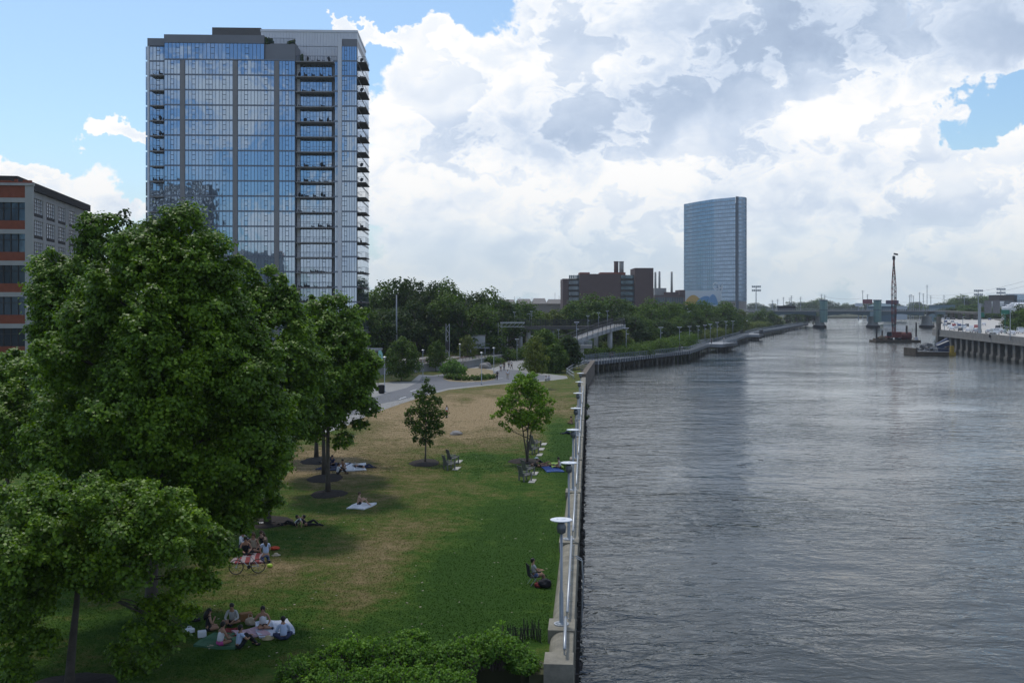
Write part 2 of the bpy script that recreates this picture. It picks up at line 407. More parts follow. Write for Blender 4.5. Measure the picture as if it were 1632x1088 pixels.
# ------------------------------------------------------------------ river wall
def wall_dir(Y): return Vector((.0753, 1, 0)).normalized()
W = empty('river_wall', (wallx(36), 36, 0), 0, 'long concrete river wall with rounded blocks and square caps beside the lawn', 'wall')
dv = Vector((.0753, 1, 0)).normalized(); rv = Vector((dv.y, -dv.x, 0))       # along, towards the river
O = Vector((2.1, 35.7, 0))
def wp(s, a, z): return O+dv*s+rv*a+Vector((0, 0, z))
def extr(mb, prof, s0, s1):
    n = len(prof); vs = [wp(s0, a, z) for a, z in prof]+[wp(s1, a, z) for a, z in prof]
    fs = [[i, (i+1) % n, n+(i+1) % n, n+i] for i in range(n)]+[list(range(n-1, -1, -1)), list(range(n, 2*n))]
    mb.add(vs, fs)
g = MB()
rprof = [(0, -5.9), (0, .44), (-.02, .46), (-.42, .46)]+[(-.42-.50*math.sin(t*PI/2/6), .46-.42*(1-math.cos(t*PI/2/6))) for t in range(1, 7)]+[(-.92, -5.9)]
capprof = [(.03, -5.95), (.03, .52), (-1.0, .52), (-1.0, -5.95)]
lamp_s = [4.5+14.7*k for k in range(7)]
caps = [(0, 1.25)]+[(s-.75, s+.75) for s in lamp_s]
s = 1.27; ends = sorted(caps)
L = 146
cur = 0.0
segs = []
for a, b_ in ends:
    if a > cur+.05:
        n = max(1, round((a-cur)/2.45)); st = (a-cur)/n
        segs += [(cur+st*i+.012, cur+st*(i+1)-.012) for i in range(n)]
    cur = b_
n = round((L-cur)/2.45); st = (L-cur)/n
segs += [(cur+st*i+.012, cur+st*(i+1)-.012) for i in range(n)]
for a, b_ in segs: extr(g, rprof, a, b_)
g.build('rounded_block', MATS['wall_concrete'], W).location = -Vector(W.location)
g = MB()
for a, b_ in caps: extr(g, capprof, a, b_)
g.build('cap_block', MATS['wall_concrete'], W).location = -Vector(W.location)
g = MB(); rnd = random.Random(4)
s = .5
while s < L:
    h = rnd.uniform(-1.6, -.3); g.bar(wp(s, .10, -2.5), wp(s+.05, .14, h), .12, .14); s += rnd.uniform(.5, 1.3)
    if rnd.random() < .3: g.lump(wp(s, .16, rnd.uniform(-1.9, -1.2)), .16, .3, .2, rnd.random()*99, .3, 1)
g.build('timber_fender', MATS['dark_timber'], W).location = -Vector(W.location)
# second reach, turning away to the right, with stairs
W2 = empty('river_wall', (wallx(181), 181, 0), 0, 'brown concrete retaining wall rising out of the water beside the boardwalk', 'wall')
g = MB(); a = Vector((wallx(181), 181.7, 0)); b_ = Vector((18.4, 227.5, 0)); d2 = (b_-a).normalized(); r2 = Vector((d2.y, -d2.x, 0))
Lw = (b_-a).length
for i in range(12):
    p = a+d2*(Lw*i/12+.02); q = a+d2*(Lw*(i+1)/12-.02)
    vs = [p-r2*.8+Vector((0, 0, z)) for z in (-5.9, .9)]+[p+Vector((0, 0, z)) for z in (-5.9, .9)]+[q-r2*.8+Vector((0, 0, z)) for z in (-5.9, .9)]+[q+Vector((0, 0, z)) for z in (-5.9, .9)]
    g.add(vs, [[0, 1, 3, 2], [2, 3, 7, 6], [6, 7, 5, 4], [4, 5, 1, 0], [1, 5, 7, 3], [0, 2, 6, 4]])
M('brown_concrete', (.14, .115, .09), .9, var=.35, scale=.7, bump=.3, bscale=6)
g.build('wall_panel', MATS['brown_concrete'], W2).location = -Vector(W2.location)
g = MB()
g.bar(a-r2*.4+Vector((0, 0, .96)), b_-r2*.4+Vector((0, 0, .96)), .95, .10)
g.build('coping', MATS['brown_concrete'], W2).location = -Vector(W2.location)
W3 = empty('guard_rail', tuple(a), 0, 'pale steel guard rail with two long bars climbing beside the retaining wall', 'railing')
g = MB()
pts = [a+Vector((-2.0, 1, 0)), a+Vector((-2.6, 14, 0)), a+Vector((-.8, 26, 0)), a+Vector((3.4, 44, 0))]
for i in range(3):
    for z in (1.1, .55):
        g.bar(pts[i]+Vector((0, 0, z)), pts[i+1]+Vector((0, 0, z)), .11, .11)
    for k in range(5):
        p = pts[i].lerp(pts[i+1], k/5); g.bar(p, p+Vector((0, 0, 1.1)), .09, .09)
g.build('bar', MATS['galv'], W3).location = -Vector(W3.location)

# pipe handrails on the wall
for i in range(9):
    s0 = .6 if i == 0 else lamp_s[0]+.5+14.7*(i-1)+2.6*0; s1 = lamp_s[0]-.2 if i == 0 else s0+13.4
    if i > 6: s0 = lamp_s[6]+1+13.7*(i-7); s1 = s0+13
    words = ['nearest, by the wall end', 'between the first and second disc lamps', 'between the second and third disc lamps', 'between the third and fourth disc lamps', 'between the fourth and fifth disc lamps', 'between the fifth and sixth disc lamps', 'between the sixth and seventh disc lamps', 'just past the farthest disc lamp', 'at the far end of the wall']
    r = empty('pipe_rail', tuple(wp(s0, -.3, .46)), 0, 'long steel pipe rail on the river wall '+words[i], 'pipe rail', 'pipe rails along the river wall')
    g = MB(); g.smooth = True
    g.cyl(wp(s0, -.28, .86), wp(s1, -.34, .86), .058, n=10)
    g.build('pipe', MATS['galv'], r).location = -Vector(r.location)
    n = 2 if i == 0 else 6
    for k in range(n):
        ss = s0+.4+(s1-s0-.8)*k/(n-1)
        g = MB(); g.cyl(wp(ss, -.3, .44), wp(ss, -.3, .84), .03, n=6); g.cyl(wp(ss, -.3, .44), wp(ss, -.3, .49), .08, n=8)
        g.build('post', MATS['galv'], r).location = -Vector(r.location)

# disc lamps on the wall
M('lamp_disc', (.72, .76, .80), .4, var=.05)
M('lamp_glass', (.16, .17, .18), .25, metal=.3, var=.1)
def disc_lamp():
    r = empty('disc_lamp')
    g = MB(); g.smooth = True
    g.lathe((0, 0, 0), [(.24, 0), (.24, .05), (.1, .07), (.085, .10), (.08, 1.25), (.055, 1.3), (.05, 3.55)], 14)
    g.build('pole', MATS['steel_pole'], r)
    g = MB(); g.lathe((0, 0, 0), [(.30, 0), (.30, .045), (.10, .046)], 18); g.build('base_plate', MATS['galv'], r)
    g = MB(); g.smooth = True; g.lathe((0, 0, 3.55), [(.06, 0), (.17, .06), (.19, .28), (.14, .40), (.12, .50)], 16); g.build('lamp_housing', MATS['lamp_glass'], r)
    g = MB(); g.lathe((0, 0, 4.08), [(.1, -.05), (.42, .0), (.44, .025), (.43, .04), (.20, .055), (.15, .085), (.02, .09)], 36); g.build('disc_shade', MATS['lamp_disc'], r)
    return r
dl = disc_lamp()
o_words = ['nearest', 'second nearest', 'third nearest', 'fourth nearest', 'fifth', 'sixth', 'seventh and farthest']
for i, s in enumerate(lamp_s):
    p = wp(s, -.5, .52)
    o = dl if i == 0 else copy_tree(dl)
    o.location = p
    tag(o, 'white disc topped lamp post on the river wall, %s of the row' % o_words[i], 'lamp post', 'disc lamps along the river wall')
# ------------------------------------------------------------------ vegetation
def leaf_mat(name, col, trans=.45, var=.45, hue=(1.25, 1.05, .8), rough=.6, spec=.18):
    m = bpy.data.materials.new(name); m.use_nodes = True; t = NT(m.node_tree); b = m.node_tree.nodes['Principled BSDF']
    geo = t.node('ShaderNodeNewGeometry')
    rpi = geo.outputs['Random Per Island']
    n = t.noise(geo.outputs['Position'], .9, 3, .6)
    n5 = t.noise(geo.outputs['Position'], .28, 2, .5)
    f = t.m('ADD', t.m('MULTIPLY', rpi, .55), t.m('ADD', t.m('MULTIPLY', t.lin(n, .3, .7), .28), t.m('MULTIPLY', t.lin(n5, .35, .65), .25)))
    lo = tuple(c*(1-var) for c in col); hi = tuple(c*(1+var)*h for c, h in zip(col, hue))
    c = t.ramp(f, [(0, lo), (.5, col), (.92, hi), (1, tuple(min(1, q*1.5) for q in hi))])
    t.l.new(c, b.inputs['Base Color']); b.inputs['Roughness'].default_value = rough; b.inputs['Specular IOR Level'].default_value = spec
    tr = t.node('ShaderNodeBsdfTranslucent'); c2 = t.mix(1.0, c, (1.5, 1.6, .5), 'MULTIPLY'); t.l.new(c2, tr.inputs['Color'])
    ms = t.node('ShaderNodeMixShader'); ms.inputs[0].default_value = trans*.62
    t.l.new(b.outputs[0], ms.inputs[1]); t.l.new(tr.outputs[0], ms.inputs[2])
    t.l.new(ms.outputs[0], m.node_tree.nodes['Material Output'].inputs['Surface'])
    MATS[name] = m; return m
leaf_mat('leaf_plane', (.098, .188, .013), var=.65, rough=.48, spec=.32)
leaf_mat('leaf_light', (.15, .27, .022), var=.4)
leaf_mat('leaf_dark', (.038, .075, .02), var=.45)
leaf_mat('leaf_mid', (.07, .13, .022), var=.5)
leaf_mat('leaf_olive', (.11, .15, .035), var=.4)
leaf_mat('leaf_bush', (.085, .185, .026), var=.6)
leaf_mat('leaf_far', (.05, .095, .025), var=.4)
M('bark', (.10, .085, .07), .9, var=.35, scale=3, bump=.5, bscale=10)
M('bark_pale', (.34, .33, .29), .85, var=.35, scale=2, bump=.3, bscale=8)

def leaves_mesh(name, C, Nn, S, mat, parent, rng, kind='leaf'):
    """one small folded leaf polygon per centre"""
    n = len(C)
    Nn = Nn/np.maximum(np.linalg.norm(Nn, axis=1, keepdims=True), 1e-6)
    t = rng.normal(size=(n, 3)); t -= Nn*(t*Nn).sum(1, keepdims=True); t /= np.maximum(np.linalg.norm(t, axis=1, keepdims=True), 1e-6)
    b = np.cross(Nn, t)
    S = S[:, None]
    fold = rng.uniform(.05, .35, (n, 1))
    if kind == 'leaf':
        V = np.stack([C-t*S*.5, C+b*S*.46+Nn*S*fold-t*S*.05, C+b*S*.2+t*S*.42, C+t*S*.62-Nn*S*.08, C-b*S*.22+t*S*.4, C-b*S*.46+Nn*S*fold-t*S*.05], 1)
    else:
        V = np.stack([C-t*S*.5, C+b*S*.4+Nn*S*fold, C+t*S*.5, C-b*S*.4+Nn*S*fold], 1)
    k = V.shape[1]
    me = bpy.data.meshes.new(name)
    me.vertices.add(n*k); me.vertices.foreach_set('co', V.reshape(-1).astype(np.float32))
    me.loops.add(n*k); me.loops.foreach_set('vertex_index', np.arange(n*k, dtype=np.int32))
    me.polygons.add(n); me.polygons.foreach_set('loop_start', np.arange(0, n*k, k, dtype=np.int32)); me.polygons.foreach_set('loop_total', np.full(n, k, dtype=np.int32))
    me.materials.append(mat); me.update(); me.validate()
    o = bpy.data.objects.new(name, me); COL.objects.link(o)
    if parent is not None: o.parent = parent
    return o

def crown_points(clumps, per_m2, rng, flat=.75, gap=.35, stray=.12):
    """leaf centres on and in the outer layer of each clump"""
    Cs = []; Ns = []
    for (x, y, z, r) in clumps:
        n = int(per_m2*4*PI*r*r*.8)
        d = rng.normal(size=(n, 3)); d /= np.linalg.norm(d, axis=1, keepdims=True)
        # thin the underside
        keep = rng.random(n) < np.where(d[:, 2] < -.3, .5, 1.0); d = d[keep]; n = len(d)
        ph = rng.uniform(0, 6.28, 6)
        k = 1+.22*np.sin(d[:, 0]*4+ph[0])*np.cos(d[:, 1]*4+ph[1])+.16*np.sin(d[:, 2]*6+ph[2]+d[:, 0]*5)
        holes = np.sin(d[:, 0]*7+ph[3])+np.sin(d[:, 1]*7+ph[4])+np.sin(d[:, 2]*7+ph[5])
        keep = holes > -1.6+gap*1.6*rng.random(n); d = d[keep]; k = k[keep]; n = len(d)
        rr = r*k*np.where(rng.random(n) < stray, rng.uniform(1.0, 1.28, n), rng.uniform(.62, 1.02, n))
        p = d*rr[:, None]; p[:, 2] *= flat
        Cs.append(p+np.array([x, y, z])); 
        nn = d*.8+np.array([0, 0, .65])+rng.normal(size=(n, 3))*.5
        Ns.append(nn)
    return np.concatenate(Cs), np.concatenate(Ns)

def limb(g, p0, p1, r0, r1, rnd, sag=.12, n=6, k=6):
    p0 = Vector(p0); p1 = Vector(p1); L = (p1-p0).length; pts = []; rs = []
    o1 = Vector((rnd.uniform(-1, 1), rnd.uniform(-1, 1), rnd.uniform(.2, 1)))*L*sag
    for i in range(k+1):
        t = i/k; pts.append(p0.lerp(p1, t)+o1*math.sin(PI*t)*.7+Vector((rnd.uniform(-1, 1), rnd.uniform(-1, 1), 0))*L*.012); rs.append(r0*(1-t)+r1*t)
    g.tube(pts, rs, n)
    return pts

def tree(name, label, cat, group, x, y, clumps, th, leaf, size, per, seed, tr=.16, bark='bark', top=None, limbs=14, stems=1, z=0, flat=.78, split=.25, kind='leaf', gap=.35):
    """clumps in metres relative to the foot"""
    rnd = random.Random(seed); rng = np.random.default_rng(seed)
    root = empty(name, (x, y, z), 0, label, cat, group)
    g = MB(); g.smooth = True
    tops = []
    for sidx in range(stems):
        tx, ty = (top or (rnd.uniform(-.4, .4), rnd.uniform(-.4, .4)))
        if stems > 1: a = sidx*2*PI/stems+.5; tx += math.cos(a)*th*.22; ty += math.sin(a)*th*.22
        pts = []; rs = []
        for i in range(9):
            t = i/8; pts.append((tx*t**1.3+.05*math.sin(5*t+seed), ty*t**1.3, th*t)); rs.append(tr*(1.28 if i == 0 else 1)*(1-.82*t))
        pts[0] = (pts[0][0], pts[0][1], -.1)
        g.tube(pts, rs, 9); tops.append(pts)
    g.build('trunk', MATS[bark], root)
    g = MB(); g.smooth = True
    cs = sorted(clumps, key=lambda c: rnd.random())[:limbs]
    for (cx, cy, cz, r) in cs:
        pts = rnd.choice(tops)
        h = max(split*th, min(th*.96, cz-rnd.uniform(.25, .5)*math.hypot(cx, cy)-.3)); i = min(7, int(h/th*8)); f = h/th*8-i
        p0 = Vector(pts[i]).lerp(Vector(pts[i+1]), max(0, min(1, f)))
        rr = tr*(1-.8*h/th)*.55+.012
        q = limb(g, p0, (cx, cy, cz), rr, rr*.25, rnd)
        for s in range(3):
            a = q[rnd.randint(2, 5)]; limb(g, a, Vector((cx, cy, cz))+Vector((rnd.uniform(-1, 1), rnd.uniform(-1, 1), rnd.uniform(-.4, .9)))*r*.9, rr*.35, .006+rr*.06, rnd, n=4, k=3)
    g.build('limb', MATS[bark], root)
    C, Nn = crown_points(clumps, per, rng, flat, gap)
    leaves_mesh('crown', C, Nn, rng.uniform(.65, 1.25, len(C))*size, MATS[leaf], root, rng, kind)
    return root

def ellipse_clumps(R_, z0, z1, n, r, seed, power=1.0, cone=0.0, inner=.15):
    """clumps filling the shell of an egg shaped crown"""
    rnd = random.Random(seed); out = []
    H = (z1-z0)/2; zc = (z0+z1)/2
    for i in range(n):
        t = (i+.5)/n; zz = 1-2*t; a = i*2.39996+rnd.uniform(-.35, .35)
        rr = math.sqrt(max(0, 1-abs(zz)**(2*power)))
        shr = 1-cone*(zz*.5+.5)
        k = rnd.uniform(.72, 1.0) if rnd.random() > inner else rnd.uniform(.1, .6)
        cr = r*rnd.uniform(.7, 1.3)
        out.append((math.cos(a)*max(0, R_-cr*.5)*rr*k*shr, math.sin(a)*max(0, R_-cr*.5)*rr*k*shr, zc+zz*(H-cr*.5)*rnd.uniform(.93, 1.0)+rnd.uniform(-.2, .2), cr*(1-.4*cone*(zz*.5+.5))))
    return out
def seen(lst, X, Y):
    """extra clumps given as (px, py, radius in metres, nearer/farther in metres), relative to a foot at X, Y"""
    return [(xx(px, Y+dy)-X, dy, hz(py, Y+dy), r) for px, py, r, dy in lst]

# --- the big plane trees on the left
def big(label, px, Y, Rr, z0, z1, n, r, seed, extra=(), per=360, size=.125, tr=.2, leaf='leaf_plane', bark='bark', limbs=16, th=None, cone=.35, top=None, stems=1, gap=.6):
    X = xx(px, Y)
    rq = random.Random(seed*7)
    keep_ = lambda q: not (seed == 13 and (816+(q[0]+X)/(Y+q[1])*F) < 62 and (HZ+(CZ-q[2])/(Y+q[1])*F) < 590)
    cl = ellipse_clumps(Rr, z0, z1, int(n*1.55), r*.78, seed, 1.0, cone)+[(a, b_, c, q*.86) for a, b_, c, q in seen(extra, X, Y)]
    cl = [q for q in cl if keep_(q)]
    for a, b_, c, q in list(cl):          # small sprays that break the outline
        if rq.random() < .75:
            d = Vector((a, b_, (c-(z0+z1)/2)*.8)); d = d.normalized() if d.length > .1 else Vector((0, 0, 1))
            d = (d+Vector((rq.uniform(-.7, .7), rq.uniform(-.7, .7), rq.uniform(-.2, .9)))).normalized(); k = q*rq.uniform(.95, 1.35); cl.append((a+d.x*k, b_+d.y*k, c+d.z*k*.85, q*rq.uniform(.22, .42)))
    return tree('plane_tree', label, 'tree', 'plane trees on the left of the lawn', X, Y, cl, th or z1*.86, leaf, size, per, seed, tr, bark, top, limbs, stems, gap=gap, split=.6 if seed == 11 else .25)
big('nearest, low and wide plane tree in the lower left corner', 112, 34.5, 4.3, 3.7, 6.9, 34, .85, 11,
    [(60, 820, .9, -1), (150, 800, .9, -2), (235, 815, .9, -1.5), (300, 835, .8, -1), (335, 880, .7, 0), (265, 870, .8, -2), (180, 850, .8, -2.5), (100, 880, .8, -2), (318, 925, .6, 0), (60, 960, .7, -1.5), (195, 790, .7, 0), (110, 800, .8, 0),
     (285, 925, .6, -1), (210, 915, .7, -2), (20, 860, .9, -1.5), (25, 930, .8, -1), (255, 990, .45, 0), (215, 1010, .5, -1), (270, 960, .5, 0), (235, 1050, .4, -1), (40, 1010, .6, -1), (20, 1050, .6, -2), (165, 940, .6, -1), (300, 975, .4, 0), (15, 990, .7, -1), (60, 870, .9, -1), (345, 850, .4, 0), (200, 1070, .35, -1), (150, 770, .6, 0), (230, 780, .5, 0), (70, 780, .7, 0), (10, 800, .8, 0), (280, 800, .6, 0), (320, 860, .6, 0), (255, 1035, .5, 0), (225, 1060, .5, 0), (280, 1010, .4, 0), (190, 1040, .5, -.5), (30, 1075, .6, -1), (75, 1020, .5, -1), (240, 970, .6, 0)], tr=.17, th=6.0, per=430, size=.115, limbs=24, top=(.3, .3))
big('tallest and widest plane tree, crown reaching up in front of the glass tower', 240, 42.5, 5.3, 3.4, 16.3, 66, 1.15, 12,
    [(290, 352, 1.0, 0), (255, 375, 1.0, 0), (330, 390, 1.1, 0), (300, 420, 1.3, -1), (240, 430, 1.2, 0), (345, 440, 1.1, 0), (365, 490, 1.1, 0), (390, 540, 1.1, -.5), (400, 600, 1.3, -1), (415, 650, 1.2, -1), (400, 700, 1.2, -1.5),
     (360, 740, 1.2, -2), (395, 770, .8, -1), (330, 790, 1.0, -1), (355, 830, .9, -1), (350, 880, .7, -1), (270, 480, 1.3, -1), (425, 690, .8, 0), (375, 620, 1.2, -2), (340, 560, 1.2, -2), (250, 590, 1.2, -3), (275, 650, 1.2, -3), (235, 540, 1.2, -3), (260, 620, 1.0, -2), (300, 600, 1.0, -3), (428, 640, 1.1, 0), (445, 665, .8, 0), (432, 720, 1.0, -.5), (405, 745, 1.0, -1), (385, 800, .8, -1), (300, 740, 1.2, -1), (250, 700, 1.3, -1), (345, 860, .7, 0), (405, 570, 1.0, 0), (425, 600, .7, 0), (330, 800, 1.0, 0), (400, 780, .7, 0), (428, 775, .7, 1), (412, 812, .6, 1), (440, 800, .4, 1), (390, 835, .5, 1), (445, 745, .6, 1)], tr=.26, th=14.5, per=330, size=.135, limbs=26, top=(.9, 0))
big('tall plane tree behind with pale forked limbs showing through its leaves', 132, 53, 5.6, 4.5, 15.8, 56, 1.25, 13,
    [(60, 470, .9, 0), (40, 545, 1.2, 0), (75, 425, 1.0, 0), (150, 362, .9, 0), (165, 400, 1.2, 0), (115, 440, 1.2, 0), (205, 390, 1.0, 0), (218, 440, 1.2, 0), (30, 600, 1.2, 0), (90, 500, 1.3, -1), (175, 350, .5, 0), (45, 470, .6, 0), (140, 385, .8, 0), (20, 680, 1.1, 0), (60, 720, 1.1, -1), (15, 740, 1.0, 0), (80, 660, 1.1, -2), (190, 720, 1.0, -1), (60, 780, .9, -1)], tr=.2, th=13.5, per=260, size=.15, bark='bark_pale', limbs=26, top=(-.4, 0))
big('plane tree with rounded tufts on top, before the lower right of the glass tower', 425, 61, 4.4, 4.6, 14.2, 44, 1.15, 14,
    [(388, 425, .55, 0), (402, 442, .6, 0), (430, 432, .55, 0), (445, 450, .6, 0), (460, 470, .7, 0), (385, 460, .8, 0), (420, 480, 1.1, 0), (455, 500, 1.1, 0), (370, 490, .9, 0), (480, 540, 1.0, 0), (495, 600, 1.0, 0), (470, 660, 1.1, -1), (450, 700, 1.0, 0), (395, 428, .5, 0)], tr=.2, th=13, per=210, size=.17, limbs=16)
big('nearest of the plane trees with a bare trunk in its mulch ring on the lawn', 522, 71.5, 4.0, 4.6, 12.4, 40, 1.1, 15,
    [(540, 480, .8, 0), (520, 478, .6, 0), (555, 500, .8, 0), (500, 492, .8, 0), (565, 540, .9, 0), (580, 600, .9, 0), (588, 650, .9, 0), (572, 676, .6, 0), (548, 700, .8, 0), (500, 690, .9, 0), (575, 570, .7, 0), (480, 640, 1.0, 0), (470, 690, .8, 0), (540, 550, 1.2, -1.5), (520, 620, 1.3, -2)], tr=.17, th=11.5, per=190, size=.185, limbs=16, cone=.25)
big('plane tree standing behind the bare trunked one, its crown merging with it', 517, 79, 4.2, 4.4, 12.6, 34, 1.3, 16, [(500, 488, .8, 0), (560, 520, .9, 0)], tr=.17, th=11.5, per=60, size=.3, limbs=10)
big('third and farthest plane tree in the row of mulch rings', 505, 88, 4.4, 4.6, 12.8, 34, 1.3, 17, [(575, 500, .7, 0)], tr=.17, th=11.5, per=50, size=.32, limbs=8)
big('smaller plane tree at the left edge of the picture below the brick building', 12, 60, 4.2, 3.6, 10.3, 30, 1.2, 18, [(40, 590, .8, 0), (15, 580, .8, 0), (50, 640, .9, 0)], tr=.16, th=8.5, per=70, size=.26, limbs=8)
# airy darker tree between the two buildings
Xa = xx(196, 74)
tree('ash_tree', 'airy dark tree poking up between the brick building and the glass tower', 'tree', None, Xa, 74, ellipse_clumps(2.6, 9, 19.4, 30, .75, 21, 1, .7)+seen([(190, 350, .5, 0), (198, 340, .4, 0), (178, 362, .5, 0), (212, 366, .5, 0), (186, 385, .8, 0), (205, 395, .8, 0)], Xa, 74), 18.5, 'leaf_dark', .24, 38, 22, .2, limbs=26, flat=1, gap=.8)

# --- the young trees on the lawn
X, Y = at(678, 737)[:2]
tree('young_tree', 'slim dark green cone shaped young tree in a mulch ring on the lawn', 'tree', None, X, Y,
     seen([(680, 606, .22, 0), (678, 618, .35, 0), (688, 622, .35, 0), (670, 632, .5, 0), (690, 640, .5, 0), (676, 648, .65, -.2), (700, 640, .3, 0), (658, 655, .45, 0), (694, 660, .55, 0), (678, 668, .75, .2), (708, 660, .3, 0),
           (652, 672, .4, 0), (665, 684, .55, 0), (690, 682, .6, .3), (700, 676, .4, 0), (680, 694, .5, 0), (672, 704, .3, 0), (686, 706, .25, 0), (648, 660, .2, 0), (704, 690, .25, 0), (662, 700, .25, 0)], X, Y), 6.6, 'leaf_mid', .16, 170, 31, .07, top=(0, 0), limbs=18, flat=1.1, split=.3)
X, Y = at(840, 737)[:2]
cl = ellipse_clumps(2.5, 2.7, 7.4, 30, .60, 33, 1, .35)+seen([(795, 660, .35, 0), (785, 664, .25, 0), (880, 640, .35, 0), (876, 655, .4, 0), (800, 640, .5, 0), (830, 605, .5, 0), (850, 612, .5, 0), (815, 620, .5, 0), (800, 676, .3, 0), (866, 625, .5, 0), (872, 672, .3, 0), (810, 684, .3, 0), (862, 684, .3, 0)], X, Y)
tree('young_tree', 'bright green spreading young tree with forked stems beside the pair of lawn chairs', 'tree', None, X, Y, cl, 5.6, 'leaf_light', .17, 105, 34, .08, limbs=22, stems=3, flat=.8, split=.25, gap=.6)
# --- trees by the path
def small(label, px, Y, H, Rr, seed, leaf='leaf_mid', z0=.6, per=70, size=.25, n=22, r=.7, group=None, name='small_tree', cone=.35):
    X = xx(px, Y)
    return tree(name, label, 'tree', group, X, Y, ellipse_clumps(Rr, z0, H, n, r, seed, 1, cone), H*.8, leaf, size, per, seed, .09, limbs=8, flat=.9, kind='q')
small('pale olive young tree behind the bright green one, in front of the dark thicket', 853, 163, 8.2, 2.6, 41, 'leaf_olive', 2.0, 42, .26)
small('rounded mid green tree leaning over the fence beside the black trash can', 640, 178, 7.6, 4.0, 42, 'leaf_mid', .5, 40, .32, n=30, r=1.0)
small('small dark tree by the railway fence beside the round shrub', 695, 205, 6.0, 2.6, 43, 'leaf_mid', .8, 36, .34)
small('dense green tree behind the path fork left of the curved ramp supports', 868, 205, 8.5, 4.2, 44, 'leaf_mid', .3, 32, .36, n=34, r=1.2)
small('dark cone shaped tree at the foot of the ramp by the wall', 905, 212, 7.0, 3.4, 45, 'leaf_dark', .1, 32, .36, n=30, r=1.1)
small('leafy tree between the pale olive tree and the ramp foot', 885, 200, 5.6, 3.2, 46, 'leaf_mid', .1, 34, .34, n=28, r=1.0)
small('yellow green sapling by the rails beside the steel signal mast', 745, 235, 6.5, 2.8, 47, 'leaf_olive', .3, 30, .4)

def bush(name, label, px, py, Rx, Ry, H, seed, leaf='leaf_bush', per=150, size=.13, n=20, group=None, cat='bush', z=0, pos=None, r=None):
    X, Y = pos if pos else at(px, py)[:2]
    rnd = random.Random(seed); rng = np.random.default_rng(seed)
    root = empty(name, (X, Y, z), 0, label, cat, group)
    cl = []
    for i in range(n):
        a = rnd.uniform(0, 6.28); k = math.sqrt(rnd.random()); rr = (r or H*.42)*rnd.uniform(.7, 1.2)
        cl.append((math.cos(a)*k*max(.1, Rx-rr*.6), math.sin(a)*k*max(.1, Ry-rr*.6), max(rr*.3, (H-rr*.8)*(1-.5*k*k)*rnd.uniform(.5, 1.05)), rr))
        if r and H > .6 and name == 'shrub':
            q = cl[-1]
            for _ in range(2): cl.append((q[0]+rnd.uniform(-1, 1)*rr, q[1]+rnd.uniform(-1, 1)*rr, q[2]+rr*rnd.uniform(.5, 1.25), rr*rnd.uniform(.18, .38)))
    g = MB()
    for c in cl: limb(g, (c[0]*.4, c[1]*.4, -.05), c[:3], .03, .01, rnd, n=4, k=3)
    g.build('stem', MATS['bark'], root)
    C, Nn = crown_points(cl, per, rng, .9, .3); k = C[:, 2] > .02; C = C[k]; Nn = Nn[k]
    leaves_mesh('foliage', C, Nn, rng.uniform(.6, 1.3, len(C))*size, MATS[leaf], root, rng, 'q')
    return root
# the thicket along the bottom
B = [(500, 1075, 1.3, 1.2, 1.4, 'leftmost low bush of the thicket at the bottom edge'), (570, 1062, 1.5, 1.3, 2.0, 'bushy green shrub second from the left at the bottom edge'),
     (650, 1066, 1.5, 1.3, 1.9, 'middle shrub of the thicket at the bottom edge'), (728, 1062, 1.4, 1.3, 1.9, 'rounded shrub right of the middle at the bottom edge'),
     (785, 1046, 1.3, 1.3, 2.0, 'lighter green shrub near the stick fence at the water inlet'), (612, 1100, 1.6, 1.0, 1.8, 'front shrub cut off by the bottom edge left of centre'),
     (700, 1104, 1.5, 1.0, 1.6, 'front shrub cut off by the bottom edge near the inlet'), (530, 1110, 1.4, 1.0, 1.5, 'front left shrub cut off by the bottom edge'), (655, 1020, .7, .6, 1.0, 'small back shrub on the lawn side of the thicket'),
     (835, 1052, .55, .8, .9, 'narrow shrub squeezed between the inlet and the river wall end')]
for i, (px, py, rx, ry, h, lb) in enumerate(B):
    X, Y = at(px, py+14)[:2]; h *= .66
    bush('shrub', lb, px, py, rx, ry, h, 60+i, 'leaf_bush', 190, .105, 40, 'shrubs of the thicket at the bottom', pos=(X, Y), r=.30)
# ------------------------------------------------------------------ buildings
def glass_mat(name, col, rough=.05, var=.25, metal=.75):
    """coated facade glass: every pane its own tint"""
    m, t, b = newmat(name)
    geo = t.node('ShaderNodeNewGeometry')
    c = t.mix(geo.outputs['Random Per Island'], tuple(c*(1-var) for c in col), tuple(min(1, c*(1+var)) for c in col))
    t.l.new(c, b.inputs['Base Color']); b.inputs['Metallic'].default_value = metal; b.inputs['Roughness'].default_value = rough
    n = t.noise(geo.outputs['Position'], .35, 2, .5)
    t.l.new(t.bump(n, .35, .05), b.inputs['Normal'])
    MATS[name] = m; return m
glass_mat('tower_glass', (.39, .48, .58), .03, .07, .85)
glass_mat('far_glass', (.30, .40, .51), .12, .14, .8)
glass_mat('dark_glass', (.10, .13, .16), .08, .4, .6)
glass_mat('sky_toned_glass', (.80, .82, .84), .25, .10, .1)  # sky reflection put into the pale base colour, hardly any mirroring
M('tower_panel', (.20, .205, .22), .45, metal=.3, var=.08, scale=.3)
M('tower_pier', (.27, .26, .255), .6, metal=.1, var=.10, scale=.3)
M('tower_slab', (.22, .25, .30), .5, metal=.3, var=.1)
M('tower_light', (.72, .73, .75), .5, metal=.2, var=.06, scale=.4)
M('mullion', (.09, .11, .14), .4, metal=.5, var=.1)
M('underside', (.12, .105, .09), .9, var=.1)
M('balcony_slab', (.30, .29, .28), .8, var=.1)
M('rail_glass', (.22, .28, .34), .15, metal=.4, var=.1)

